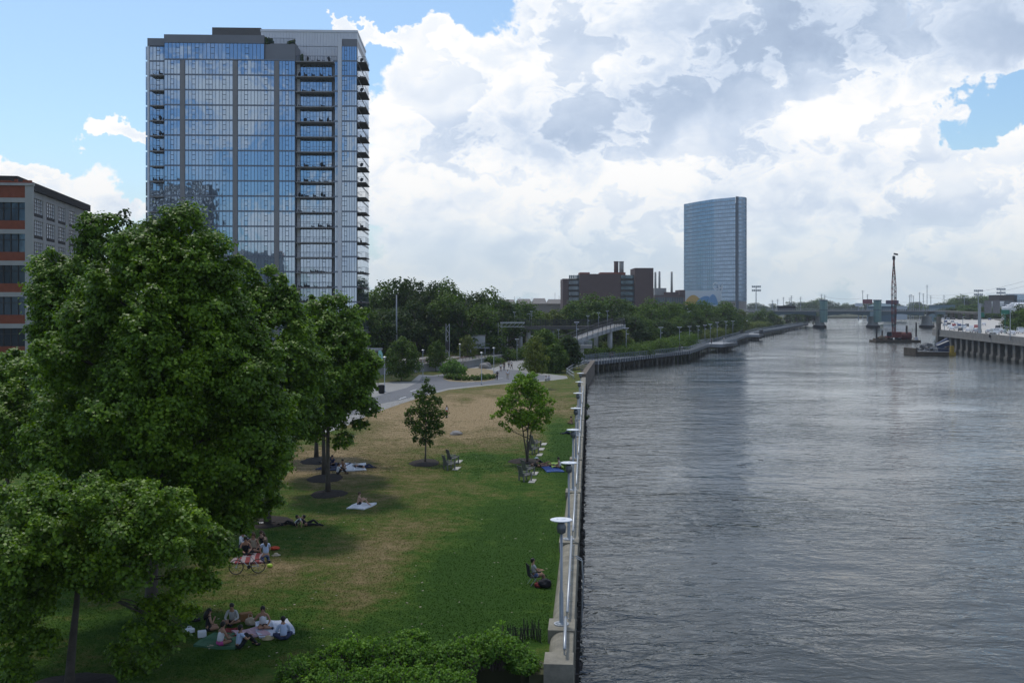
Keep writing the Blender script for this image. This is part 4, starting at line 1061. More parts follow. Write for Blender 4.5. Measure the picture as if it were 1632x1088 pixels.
# wood between the ramp, the brown building and the boardwalk
wr = [(842, 330, 488, 1.2, 1), (862, 325, 496, 1.3, 3), (885, 330, 492, 1.2, 3), (905, 335, 490, 1.3, 0), (925, 330, 484, 1.2, 2), (948, 335, 476, 1.3, 0), (968, 345, 478, 1.2, 2), (985, 330, 484, 1.2, 1), (1005, 345, 486, 1.3, 0), (1025, 340, 490, 1.3, 2), (1040, 350, 482, 1.1, 0), (1058, 370, 486, 1.2, 2),
      (1078, 385, 488, 1.2, 0), (1098, 410, 485, 1.1, 2), (1112, 430, 484, 1.2, 0), (1130, 450, 486, 1.2, 2), (1150, 470, 484, 1.2, 2), (1165, 500, 488, 1.3, 0), (1180, 540, 492, 1.3, 3),
      (1000, 300, 500, 1.5, 4), (1025, 305, 506, 1.5, 0), (1050, 320, 508, 1.5, 4), (1072, 340, 510, 1.6, 0), (1095, 372, 508, 1.6, 4), (1118, 410, 506, 1.6, 0), (1140, 440, 505, 1.6, 4), (985, 280, 520, 1.5, 3), (1160, 470, 505, 1.6, 0), (950, 290, 530, 1.5, 0), (870, 300, 520, 1.6, 4), (900, 270, 535, 1.6, 0), (835, 290, 510, 1.5, 0), (930, 300, 515, 1.4, 4), (820, 310, 500, 1.4, 1)]
wood(wr, 'trees of the riverside wood behind the boardwalk', 'in the riverside wood by the boardwalk')
wb = [(1196, 660, 500, 1.4, 0), (1206, 640, 497, 1.2, 2), (1216, 650, 494, 1.2, 0), (1228, 640, 497, 1.3, 0), (1241, 650, 503, 1.5, 3), (1256, 760, 498, 1.6, 1), (1270, 770, 494, 1.5, 0), (1285, 780, 494, 1.5, 1), (1296, 780, 496, 1.5, 4)]
wood(wb, 'trees on the bank at the left end of the long bridge', 'at the left end of the long bridge')
wf_ = []
rr = random.Random(8)
for i in range(20): wf_.append((1205+i*14.5+rr.uniform(-3, 3), 1500+rr.uniform(-60, 150), 484+rr.uniform(-3, 4) if not 4 < i < 9 else 478+rr.uniform(-1, 3), 2.0, rr.choice([0, 1, 4])))
for i in range(8): wf_.append((1500-i*12, 1350, 490+rr.uniform(-3, 1), 2.2, rr.choice([0, 2, 4])))
wood(wf_, 'trees on the horizon behind the long bridge', 'on the horizon behind the long bridge')
wh = []
for i in range(15): wh.append((1506+i*9.3, 1050+rr.uniform(-40, 90), (476 if 1 < i < 12 else 481)+rr.uniform(-2.5, 2), 2.0, rr.choice([0, 1, 2, 4])))
for i in range(8): wh.append((1515+i*16, 760+rr.uniform(-20, 20), 489+rr.uniform(-2, 2), 2.1, rr.choice([0, 4])))
wh += [(1622, 420, 492, 1.5, 4), (1634, 400, 485, 1.5, 1), (1640, 380, 490, 1.5, 0)]
wood(wh, 'trees on the hill beyond the highway', 'on the hill beyond the highway')

# undergrowth masses
def cover_strip(name, label, cat, pts, H, w, seed, leaf, group=None):
    rng = np.random.default_rng(seed); rnd = random.Random(seed)
    X, Y = pts[0]; root = empty(name, (X, Y, 0), 0, label, cat, group)
    cl = []
    for (x0, y0), (x1, y1) in zip(pts, pts[1:]):
        L_ = math.hypot(x1-x0, y1-y0); n = max(2, int(L_/(H*.55)))
        for i in range(n):
            for j in range(2):
                t = (i+rnd.random())/n; cl.append((x0+(x1-x0)*t-X+rnd.uniform(-w, w), y0+(y1-y0)*t-Y+rnd.uniform(-w, w), H*rnd.uniform(.2, .6), H*rnd.uniform(.4, .62)))
    g = MB()
    for c in cl[::2]: g.bar((c[0], c[1], -.05), c[:3], .06, .06)
    g.build('stem', MATS['bark'], root)
    C, Nn = crown_points(cl, 14, rng, .8, .3); k = C[:, 2] > 0; C = C[k]; Nn = Nn[k]
    leaves_mesh('foliage', C, Nn, rng.uniform(.7, 1.3, len(C))*.4, MATS[leaf], root, rng, 'q')
def gpt(px, py, z=0): return at(px, py, z=z)[:2]
cover_strip('hedge', 'low green hedge behind the oval planting island on the path', 'hedge', [gpt(752, 582), gpt(775, 580), gpt(798, 579)], 1.8, 1.2, 1, 'leaf_mid')
cover_strip('hedge', 'clipped dark hedge round the front of the oval planting island', 'hedge', [gpt(712, 603.5), gpt(730, 606), gpt(750, 606.5), gpt(770, 605.5), gpt(786, 603)], 1.0, .5, 2, 'leaf_mid')
bush('round_shrub', 'big rounded green shrub at the left end of the planting island', 723, 600, 2.6, 3, 3.3, 3, 'leaf_bush', 18, .34, 22, r=1.1)
cover_strip('undergrowth', 'dense undergrowth between the path and the ramp foot', 'undergrowth', [gpt(845, 590), gpt(865, 588), gpt(885, 586), gpt(905, 583)], 2.4, 2, 4, 'leaf_mid')
cover_strip('undergrowth', 'bank of undergrowth under the curved ramp', 'undergrowth', [(0, 245), (8, 250), (20, 252), (32, 262)], 3.5, 4, 5, 'leaf_mid')
cover_strip('undergrowth', 'bank of undergrowth behind the near half of the boardwalk', 'undergrowth', [(30, 262), (44, 290), (52, 320), (62, 360)], 4.0, 3, 6, 'leaf_mid')
cover_strip('undergrowth', 'bank of undergrowth behind the far half of the boardwalk', 'undergrowth', [(70, 380), (92, 455), (128, 570), (180, 690)], 4.0, 4, 7, 'leaf_olive')
cover_strip('undergrowth', 'rough greenery beyond the railway bed', 'undergrowth', [(-52, 232), (-30, 236), (-12, 240), (0, 262)], 2.2, 3, 8, 'leaf_olive')
cover_strip('undergrowth', 'green scrub in the middle of the highway junction', 'scrub', [(186, 420), (196, 450), (232, 530), (262, 600)], 3.0, 3, 9, 'leaf_olive')
g = MB(); g.sheet([gpt(a, b) for a, b in ((706, 604), (716, 607.5), (740, 609), (770, 608), (788, 605), (790, 598), (785, 590), (766, 586.5), (742, 587), (718, 594))], .03)
tag(g.build('island_ground', M('dry_ground', (.27, .215, .12), .95, var=.3, scale=.8)), kind='structure')
def rock(px, py, w, d, h, seed, label, z=0):
    X, Y = at(px, py)[:2]; g = MB(); g.lump((0, 0, h*.25), w/2, d/2, h*.75, seed, .12, 3, floor=-.02)
    o = g.build('boulder', M('rock', (.30, .28, .26), .9, var=.25, scale=1.5, bump=.5, bscale=6)); o.location = (X, Y, z); return tag(o, label, 'boulder')
rock(727, 692.5, 1.25, .9, .42, 1, 'flat pale boulder lying on the dry lawn beside the child')
rock(773, 587, 2.6, 2, 1.3, 2, 'large grey boulder at the back of the planting island')
rock(755, 583.5, .7, .6, 1.2, 5, 'small upright pale stone behind the planting island')

# ------------------------------------------------------------------ railway
rb = [(-130, 165), (-60, 176), (-30, 188), (-10, 214), (2, 262), (6, 320), (-6, 330), (-12, 268), (-22, 228), (-40, 208), (-70, 200), (-130, 200)]
g = MB(); g.prism(rb, -.5, 1.4); tag(g.build('railway_bed', MATS['ballast']), kind='structure')
def railline(off, lab):
    g = MB(); pts = [(-128, 165+off), (-58+off*.1, 176+off), (-30-off*.25, 188+off*.9), (-11-off*.6, 214+off*.7), (.5-off*.8, 262+off*.1), (4.5-off*.8, 318)]
    for s in (-.7, .7):
        for a, b_ in zip(pts, pts[1:]):
            g.bar((a[0]+s*.5, a[1]+s, 1.55), (b_[0]+s*.5, b_[1]+s, 1.55), .12, .16)
    tag(g.build('rail_track', MATS['rust']), lab, 'railway track', 'railway tracks')
railline(5, 'near pair of rails on the raised railway bed'); railline(11, 'far pair of rails on the raised railway bed')
g = MB(); fence = MB(); q = rb[:6]
for a, b_ in zip(q, q[1:]):
    A = Vector((a[0], a[1]-.25, 0)); B_ = Vector((b_[0], b_[1]-.25, 0)); g.bar(A+Vector((0, .2, 1.42)), B_+Vector((0, .2, 1.42)), .8, .3); g.bar(A+Vector((0, -.05, .6)), B_+Vector((0, -.05, .6)), .3, 1.3)
    n = int((B_-A).length/2.4)
    for i in range(n): p = A.lerp(B_, i/n)-Vector((.3, .6, 0)); fence.bar(p, p+Vector((0, 0, 2.2)), .07, .07)
    for z in (.3, 2.15): fence.bar(A+Vector((-.3, -.6, z)), B_+Vector((-.3, -.6, z)), .06, .06)
    n2 = n*8
    for i in range(n2): p = A.lerp(B_, i/n2)-Vector((.3, .6, 0)); fence.bar(p+Vector((0, 0, .3)), p+Vector((0, 0, 2.1)), .025, .025)
tag(g.build('retaining_wall', MATS['pale_concrete']), 'pale concrete edge of the raised railway bed behind the fence', 'wall')
tag(fence.build('iron_fence', MATS['black']), 'black iron picket fence between the path and the railway', 'fence')
# walls of the crossing with pale ramp
for k, (a, b_, c, d, lab) in enumerate(((793, 573, 828, 556.5, 'left parapet of the ramp crossing the railway'), (842, 570, 838, 557, 'right parapet of the ramp crossing the railway'))):
    p = Vector(at(a, b)) if 0 else Vector(at(a, b_)); q_ = Vector(at(c, d)); g = MB()
    g.bar(p+Vector((0, 0, .6)), q_+Vector((0, 0, 1.4)), .35, 1.3); g.bar(p+Vector((0, 0, 1.3)), q_+Vector((0, 0, 2.1)), .5, .12)
    tag(g.build('parapet', MATS['brown_concrete']), lab, 'wall')
# signal masts, cabinets, poles
def mast(px, Y, top, w, label, z0=0, arm=0):
    X = xx(px, Y); H = hz(top, Y)-z0; r = empty('signal_mast', (X, Y, z0), 0, label, 'signal mast'); g = MB()
    for sx in (-1, 1):
        for sy in (-1, 1): g.bar((sx*w/2, sy*w/2, 0), (sx*w/2, sy*w/2, H), .1, .1)
    n = int(H/1.1)
    for i in range(n):
        z0_, z1_ = H*i/n, H*(i+1)/n; s = 1 if i % 2 else -1
        g.bar((-w/2*s, -w/2, z0_), (w/2*s, -w/2, z1_), .07, .07); g.bar((-w/2*s, w/2, z0_), (w/2*s, w/2, z1_), .07, .07)
    if arm:
        g.bar((0, 0, H), (arm, 0, H), .3, .3); g.bar((0, 0, H-1), (arm, 0, H-1), .15, .15)
        for i in range(6): g.bar((arm*i/6, 0, H-1), (arm*(i+1)/6, 0, H), .08, .08)
    g.build('lattice', MATS['galv'], r)
    g = MB(); g.box(-.35, .35, -.7, -.45, H*.35, H*.35+1.9); g.build('signal_head', MATS['black'], r)
    return r
mast(713.5, 232, 516, .75, 'tall lattice railway signal mast left of the silver cabinet')
mast(797, 250, 514, .9, 'lattice signal bridge leg with an arm reaching right', arm=6)
def cabinet(px, Y, py0, py1, w, label):
    X = xx(px, Y); r = empty('equipment_cabinet', (X, Y, 1.0), 0, label, 'cabinet'); z1 = hz(py0, Y)-1; z0 = hz(py1, Y)-1
    g = MB(); g.box(-w/2, w/2, -1.4, 1.4, z0, z1); n = 9
    for i in range(n): g.box(-w/2+w*i/n+.02, -w/2+w*i/n+.08, -1.46, -1.4, z0, z1)
    g.build('body', MATS['galv'], r)
    g = MB(); g.box(-w/2-.15, w/2+.15, -1.6, 1.6, z1, z1+.18); g.build('roof', MATS['pale_concrete'], r)
    g = MB(); g.box(-w/2-.6, w/2+1, -2, 1.6, z0-.25, z0); 
    for x in (-w/2, w/2): g.box(x-.12, x+.12, -1.3, -1.0, min(-.6, z0-1.6), z0-.25); g.box(x-.12, x+.12, 1.0, 1.3, min(-.6, z0-1.6), z0-.25)
    for i in range(6): g.bar((-w/2-.6+i*.9*w/4, -2, z0), (-w/2-.6+i*.9*w/4, -2, z0+.9), .05, .05)
    g.bar((-w/2-.6, -2, z0+.9), (w/2+1, -2, z0+.9), .05, .05); g.build('platform', MATS['steel_pole'], r)
cabinet(762, 246, 535, 553, 3.4, 'silver railway equipment cabinet raised on a platform')
for i, px in enumerate((746, 750)):
    g = MB(); Y = 240; g.bar((xx(px-1.5, Y), Y, hz(559, Y)), (xx(px+2.5, Y), Y, hz(547, Y)), .35, .2); tag(g.build('white_post', MATS['white']), 'slanting white striped post beside the silver cabinet, %s of two' % ['left', 'right'][i], 'post', 'slanting white posts')
g = MB(); Y = 235; X = xx(632, Y); g.smooth = True; g.cyl((0, 0, 0), (0, 0, hz(470, Y)), .22, .13, n=8); o = g.build('tall_pole', MATS['steel_pole']); o.location = (X, Y, 0); tag(o, 'tall plain grey pole standing before the dark wood', 'pole')
# brick shed by the railway with pale roof edge
r = empty('brick_shed', (xx(583, 200), 200, 0), 0, 'low dark brick shed with a pale flat roof edge beside the railway', 'shed')
g = MB(); Y = 200; g.box(-6, xx(600, Y)-xx(583, Y), 0, 8, 0, hz(560, Y)); g.build('wall', M('dark_brick', (.13, .105, .09), .9, var=.25, scale=2), r)
g = MB(); g.box(-6.2, xx(600, Y)-xx(583, Y)+.2, -.2, 8.2, hz(560, Y), hz(557, Y)); g.build('roof', MATS['pale_concrete'], r)
for i, (px, Y, py0, py1, w, lab, mt) in enumerate(((632, 250, 541, 556, 4, 'pale flat roofed hut between trees left of the rails', 'mill_pale'), (684, 275, 530, 537, 5, 'small pale hut in the clearing behind the rails', 'mill_pale'))):
    r = empty('hut', (xx(px, Y), Y, 0), 0, lab, 'hut'); g = MB(); g.box(-w/2, w/2, 0, 4, 0, hz(py0, Y)-.25); g.build('wall', MATS['spandrel'], r); g = MB(); g.box(-w/2-.3, w/2+.3, -.4, 4.3, hz(py0, Y)-.24, hz(py0, Y)); g.build('roof', MATS[mt], r)
# parked white cars by the rails
# feather flag, bin, path lamps
X, Y = at(602.5, 623)[:2]; r = empty('feather_flag', (X, Y, 0), 0, 'pale turquoise feather flag on a thin dark pole beside the path', 'flag')
g = MB(); g.cyl((0, 0, 0), (0, 0, 6.2), .05, .03, n=6); g.build('pole', MATS['black'], r)
g = MB(); pr = [(0.05, 3.9), (.35, 3.7), (.72, 4.6), (.75, 5.6), (.45, 6.3), (.05, 6.2)]; vs = [(x, -.01, z) for x, z in pr]+[(x, .01, z) for x, z in pr]
g.add(vs, [[0, 1, 2, 3, 4, 5], [11, 10, 9, 8, 7, 6]]+[[i, i+6, (i+1) % 6+6, (i+1) % 6] for i in range(6)]); g.build('banner', M('turquoise', (.28, .55, .50), .6, var=.25, scale=1.5), r)
X, Y = at(608, 627)[:2]; r = empty('trash_can', (X, Y, 0), 0, 'black slatted trash can at the foot of a path lamp', 'trash can')
g = MB(); g.lathe((0, 0, 0), [(.34, 0), (.36, .1), (.42, 1.25), (.38, 1.3), (.36, 1.2), (.02, 1.18)], 16)
for k in range(14): a = k*2*PI/14; g.bar((math.cos(a)*.42, math.sin(a)*.42, .08), (math.cos(a)*.44, math.sin(a)*.44, 1.22), .05, .03)
g.build('bin', MATS['black'], r)
def path_lamp():
    r = empty('path_lamp'); g = MB(); g.smooth = True; g.lathe((0, 0, 0), [(.16, 0), (.14, .2), (.06, .25), (.045, 4.9)], 10); g.build('pole', MATS['steel_pole'], r)
    g = MB(); g.lathe((0, 0, 4.9), [(.05, 0), (.12, .1), (.12, .35), (.28, .38), (.30, .42), (.1, .52), (.02, .53)], 16); g.build('lamp_head', MATS['galv'], r); return r
pl = path_lamp()
for i, (px, py, lab) in enumerate(((613, 625, 'path lamp beside the black trash can'), (674, 606, 'path lamp behind the slim dark young tree'), (767.5, 613, 'path lamp in front of the planting island'), (787, 600, 'path lamp by the hedge near the walkers'), (733, 590, 'path lamp behind the big round shrub'))):
    o = pl if i == 0 else copy_tree(pl); X, Y = at(px, py)[:2]; o.location = (X, Y, 0); o.scale = (1, 1, 1.0); tag(o, lab, 'path lamp', 'lamps along the path')

# ------------------------------------------------------------------ curved ramp
M('ramp_rail', (.055, .055, .058), .6, metal=.3, var=.2)
def walk(name, label, cat, pts, w, thick, railh, mats, dens=2.0, bars=True, ribs=False, mesh=False):
    """raised walkway through (x, y, z) points: deck, ribs and rails"""
    P = [Vector(p) for p in pts]; r = empty(name, tuple(P[0]), 0, label, cat); off = -Vector(r.location)
    nrm = []
    for i in range(len(P)):
        d = (P[min(i+1, len(P)-1)]-P[max(i-1, 0)]); d.z = 0; d.normalize(); nrm.append(Vector((d.y, -d.x, 0)))
    g = MB()
    vs = []
    for p, n in zip(P, nrm):
        for a, z in ((-w/2, 0), (w/2, 0), (w/2, -thick), (-w/2, -thick)): vs.append(p+n*a+Vector((0, 0, z)))
    fs = [[0, 1, 2, 3], [4*len(P)-1, 4*len(P)-2, 4*len(P)-3, 4*len(P)-4]]
    for i in range(len(P)-1):
        for k in range(4): fs.append([4*i+k, 4*i+4+k, 4*i+4+(k+1) % 4, 4*i+(k+1) % 4])
    g.add(vs, fs); g.build('deck', MATS[mats[0]], r).location = off
    for sgn in (-1, 1):
        g = MB(); rb_ = MB()
        for i in range(len(P)-1):
            a = P[i]+nrm[i]*(sgn*(w/2-.08)); b_ = P[i+1]+nrm[i+1]*(sgn*(w/2-.08)); L_ = (b_-a).length; n = max(1, round(L_/dens))
            g.bar(a+Vector((0, 0, railh)), b_+Vector((0, 0, railh)), .12, .09); g.bar(a+Vector((0, 0, .12)), b_+Vector((0, 0, .12)), .06, .06)
            if bars:
                for q in range(1, 5): g.bar(a+Vector((0, 0, .12+(railh-.12)*q/5)), b_+Vector((0, 0, .12+(railh-.12)*q/5)), .035, .045)
            if mesh:
                m_ = max(1, int(L_/.35))
                for k in range(m_): p = a.lerp(b_, k/m_); g.bar(p+Vector((0, 0, .1)), p+Vector((0, 0, railh)), .05, .05)
            for k in range(n+1):
                p = a.lerp(b_, k/n); g.bar(p, p+Vector((0, 0, railh)), .10, .10)
                if ribs:
                    q_ = p+nrm[i]*(sgn*.12); rb_.bar(q_+Vector((0, 0, .02)), q_+Vector((0, 0, -thick+.02)), .10, .85)
        g.build('railing', MATS[mats[1]], r).location = off
        if ribs: rb_.build('deck_rib', MATS[mats[2]], r).location = off
    return r
rp = []
def rpt(px, py, Y): return (xx(px, Y), Y, hz(py, Y))
ramp_pts = [rpt(797, 518.5, 262), rpt(815, 518.5, 262), rpt(845, 519.5, 268), rpt(880, 519.5, 274), rpt(915, 519.5, 279), rpt(950, 519, 281), rpt(975, 517.5, 280), rpt(986, 516.5, 274), rpt(984, 517.5, 266), rpt(970, 521, 260), rpt(945, 529, 254), rpt(920, 538, 250), rpt(898, 546, 247)]
M('ramp_dark', (.10, .095, .085), .8); M('white_block', (.55, .56, .56), .8, var=.15)
M('ramp_side', (.42, .42, .41), .8, var=.12, scale=.8)
r = walk('ramp_bridge', 'curved raised pedestrian ramp with dark railings sweeping round above the trees', 'footbridge', ramp_pts[:8], 3.4, .9, 1.7, ('ramp_dark', 'ramp_rail', 'pale_concrete'), 2.2, True, False, True)
off = -Vector(r.location)
walk('ramp_span', 'descending pale ribbed span of the curved ramp coming down to the left', 'footbridge', ramp_pts[7:], 3.4, 1.0, 1.35, ('ramp_side', 'ramp_rail', 'white_block'), 1.8, True, True, True)
for px, Y, pt in ((972, 259, 523), (1, 0, 0), (926, 251, 540), (950, 281, 524), (880, 274, 524), (829, 265, 523), (806, 262, 523), (842, 268, 523)):
    if px < 10: continue
    g = MB(); x = xx(px, Y); g.smooth = True; g.cyl((x, Y, -.5), (x, Y, hz(pt, Y)), .62, n=12); g.build('pier', MATS['ramp_side'], r).location = off
walk('ramp_landing', 'short lower landing with pale edge under the descending ramp', 'landing', [rpt(899, 549.5, 243), rpt(922, 550, 243), rpt(943, 550, 243)], 3.0, .7, 1.1, ('pale_concrete', 'steel_pole', 'pale_concrete'), 2.5)
g = MB(); x = xx(926, 243); g.cyl((0, 0, -1), (0, 0, hz(553, 243)), .7, n=12); o = g.build('landing_pier', MATS['ramp_side']); o.location = (x, 243, 0); tag(o, 'round pale concrete pier under the lower landing of the ramp', 'pier')
def mast_lamp(H=1.0):
    r = empty('lamp_post'); g = MB(); g.smooth = True; g.cyl((0, 0, 0), (0, 0, 5.6), .075, .06, n=8); g.build('pole', MATS['steel_pole'], r)
    g = MB(); g.box(-.55, .55, -.4, .4, 5.6, 5.68); g.bar((-.1, 0, 5.3), (-.45, 0, 5.6), .06, .06); g.bar((.1, 0, 5.3), (.45, 0, 5.6), .06, .06); g.build('lamp_head', MATS['lamp_disc'], r)
    g = MB(); g.box(.06, .5, -.1, .1, 4.35, 4.5); g.build('side_lamp', MATS['galv'], r); return r
ml = mast_lamp()
ramp_l = [(820, 497, 263, 1), (844, 500, 300, 2), (847, 496, 268, 1), (890, 525, 247, .8), (824, 540, 240, 1.2), (848, 535, 243, .8), (937, 503, 258, 1), (954, 498, 262, 1), (968, 495, 266, 1), (919, 513, 246, 1.4), (780, 528, 250, 1.3)]
for i, (px, py, Y, s) in enumerate(sorted(ramp_l)):
    o = ml if i == 0 else copy_tree(ml); z = hz(py, Y); H = 5.65*s; o.location = (xx(px, Y), Y, z-H); o.scale = (.75*s, .75*s, s)
    tag(o, 'slim lamp post with a flat white head by the curved ramp, %s from the left' % ordw(i), 'lamp post', 'lamp posts around the curved ramp')

# ------------------------------------------------------------------ boardwalk
M('deck_concrete', (.33, .34, .35), .8, var=.12, scale=.6)
def bwp(x, y, z=.55, d=2.1): return (x-d, y+d*.5, z)
M('deck_dark', (.15, .16, .17), .8, var=.15); M('rail_blue', (.17, .20, .23), .5, metal=.3, var=.15)
def board(label, pts, dens, w=4.2): return walk('boardwalk', label, 'boardwalk', [bwp(*p) for p in pts], w, .8, 1.25, ('deck_dark', 'rail_blue', 'white_block'), dens, True, True)
b1 = board('near stretch of the grey boardwalk on piles with evenly ribbed edge', [(13, 229), (20, 233), (35, 259), (50, 286)], 1.5)
b2 = board('narrow middle stretch of the boardwalk climbing to the first lookout', [(50.1, 286.3), (58, 312), (65, 336)], 2.4, 4.0)
b3_ = walk('lookout', 'first roofless lookout platform bulging from the boardwalk', 'lookout', [bwp(66, 337, .6, .5), bwp(70, 345, .6, .5), bwp(74, 353, .6, .5)], 8.5, 1.0, 1.25, ('deck_concrete', 'steel_pole', 'pale_concrete'), 1.4, True, True)
b4_ = board('long far stretch of the boardwalk between the two lookouts', [(74.2, 353.5), (90, 405), (104, 448)], 3, 4.0)
b5_ = walk('lookout', 'second lookout platform with dark posts farther along the boardwalk', 'lookout', [bwp(104, 449, .6, 0), bwp(109, 463, .6, 0)], 9, 1.0, 1.8, ('deck_concrete', 'ramp_rail', 'pale_concrete'), 1.4, True, True)
b6_ = board('farthest curving stretch of the boardwalk towards the long bridge', [(110, 464), (128, 520), (150, 575), (182, 660), (215, 742)], 4, 4.0)
def piles(parent, p, q, n, depth=3.2, wallp=False):
    off = -Vector(parent.location)
    for i in range(n+1):
        g = MB(); t = i/n; x = p[0]+(q[0]-p[0])*t; y = p[1]+(q[1]-p[1])*t
        for d in (.5, 3.4): g.cyl((x-d, y+d*.5, -5), (x-d, y+d*.5, -.25), .13 if i % 4 else .32, n=8)
        g.bar((x-.3, y+.15, -.45), (x-3.6, y+1.8, -.45), .3, .35); g.build('pile_bent', MATS['dark_concrete'], parent).location = off
piles(b1, (20, 233), (50, 286), 20); piles(b2, (50, 286), (65, 336), 8); piles(b3_, (68, 337), (76, 353), 5); piles(b4_, (74, 353), (104, 448), 14); piles(b5_, (106, 449), (112, 463), 4); piles(b6_, (110, 464), (215, 742), 30)
g = MB(); g.bar((15, 238, -1), (46, 292, -1), .6, 2.6); tag(g.build('bulkhead', MATS['dark_concrete']), 'dark old bulkhead behind the piles of the near boardwalk', 'wall')
lampx = [(998, 522), (1053, 521), (1083, 520.5), (1099, 519.5), (1112.5, 519), (1123.5, 517.5), (1132, 516), (1143, 513), (1157, 511.5), (1168, 511)]
bpath = [(20, 233), (50, 286), (66, 338), (74, 352), (109, 462), (150, 575), (215, 742)]
def along(px):
    k = (px-816)/F
    for (x0, y0), (x1, y1) in zip(bpath, bpath[1:]):
        a0 = (x0-3.9)-k*(y0+2); a1 = (x1-3.9)-k*(y1+2)
        if a0*a1 <= 0: t = a0/(a0-a1); return (x0-3.9+(x1-x0)*t, y0+2+(y1-y0)*t)
    return None
for i, (px, py) in enumerate(lampx):
    p = along(px); 
    if not p: continue
    z = hz(py, p[1]); s = (z-.55)/5.68; o = copy_tree(ml); o.location = (p[0], p[1], .5); o.scale = (max(.7, s), max(.7, s), s)
    tag(o, 'flat headed lamp post on the landward side of the boardwalk, %s from the near end' % ordw(i), 'lamp post', 'lamp posts along the boardwalk')
# ------------------------------------------------------------------ the long bridge
M('bridge_steel', (.12, .17, .19), .6, metal=.3, var=.15)
M('bridge_stone', (.36, .35, .32), .85, var=.2, scale=.5)
M('tower_green', (.16, .26, .24), .35, metal=.4, var=.2)
YB = 720.0
def bx_(px, Y=YB): return xx(px, Y)
Br = empty('river_bridge', (bx_(1305), YB, 0), 0, 'long low steel bridge across the river with two squat green control towers', 'bridge'); off = -Vector(Br.location)
g = MB(); g.box(bx_(1228), bx_(1500), YB-8, YB+8, 9.3, 9.9); g.box(bx_(1120, 730), bx_(1228), YB-8, YB+8, 8.8, 9.9); g.build('deck', MATS['pale_concrete'], Br).location = off
g = MB()
sp = [1232, 1296, 1314, 1381, 1398, 1466, 1484, 1500]
for a, b_ in zip(sp[::2], sp[1::2]):
    n = 16
    for i in range(n):
        t0, t1 = i/n, (i+1)/n; d0 = 1.6+1.4*abs(2*t0-1)**2; d1 = 1.6+1.4*abs(2*t1-1)**2; x0 = bx_(a)+(bx_(b_)-bx_(a))*t0; x1 = bx_(a)+(bx_(b_)-bx_(a))*t1
        for yy in (YB-7, YB+6.6): g.add([(x0, yy, 9.25-d0), (x1, yy, 9.25-d1), (x1, yy, 9.25), (x0, yy, 9.25), (x0, yy+.4, 9.25-d0), (x1, yy+.4, 9.25-d1), (x1, yy+.4, 9.25), (x0, yy+.4, 9.25)], [[0, 1, 2, 3], [5, 4, 7, 6], [0, 4, 5, 1], [3, 2, 6, 7]])
g.build('girder', MATS['bridge_steel'], Br).location = off
g = MB()
for yy in (YB-7.9, YB+7.8):
    g.box(bx_(1120, 730), bx_(1500), yy, yy+.12, 10.9, 11.05)
    n = 110
    for i in range(n): x = bx_(1120, 730)+(bx_(1500)-bx_(1120, 730))*i/n; g.box(x, x+.15, yy, yy+.12, 9.9, 10.9)
g.build('railing', MATS['galv'], Br).location = off
for i, (px, tower) in enumerate(((1305, 1), (1389.5, 1), (1475, 0))):
    x = bx_(px); w = 3.4
    g = MB(); g.lathe((x, YB-2, -5), [(3.9, 0), (3.8, 5.3), (3.2, 5.5), (2.8, 8.2 if tower else 9.5), (2.8, 11.0)], 14, .8, 2.4); g.build('pier', MATS['bridge_stone'], Br).location = off
    g = MB(); g.lathe((x, YB-2, -5), [(4.6, 0), (4.5, 4.6), (4.1, 4.7)], 12, .85, 2.2); g.build('pier_fender', MATS['dark_timber'], Br).location = off
    if tower:
        g = MB(); g.lathe((x, YB-11, 0), [(2.7, 2), (2.7, 17.2), (.1, 17.3)], 8); g.build('control_tower', MATS['tower_green'], Br).location = off
        g = MB(); g.lathe((x, YB-11, 0), [(2.95, 16.6), (2.95, 17.5), (.1, 17.6)], 8); g.lathe((x, YB-11, 0), [(2.85, 10.2), (2.85, 10.8)], 8); g.build('tower_roof', MATS['bridge_steel'], Br).location = off
# white stair ramp down from the bridge
g = MB(); a = Vector((xx(1186, 640), 640, hz(521, 640))); b_ = Vector((xx(1216, 705), 705, hz(498.5, 705)))
for k in (-1, 1): g.bar(a+Vector((k*1.6, 0, 1)), b_+Vector((k*1.6, 0, 1)), .3, 1.3)
g.bar(a, b_, 3, .5); tag(g.build('access_ramp', MATS['white']), 'white sloping ramp from the boardwalk up to the long bridge', 'ramp')
g = MB(); g.box(bx_(1240, 740), bx_(1268, 740), 740, 743, 9.9, hz(487, 740))
for i in range(8): x = bx_(1240+i*3.5, 739.9); g.box(x, x+.3, 739.7, 739.95, 10, hz(487, 740))
tag(g.build('dark_container', MATS['black']), 'long black boxy structure standing on the left part of the bridge', 'container')

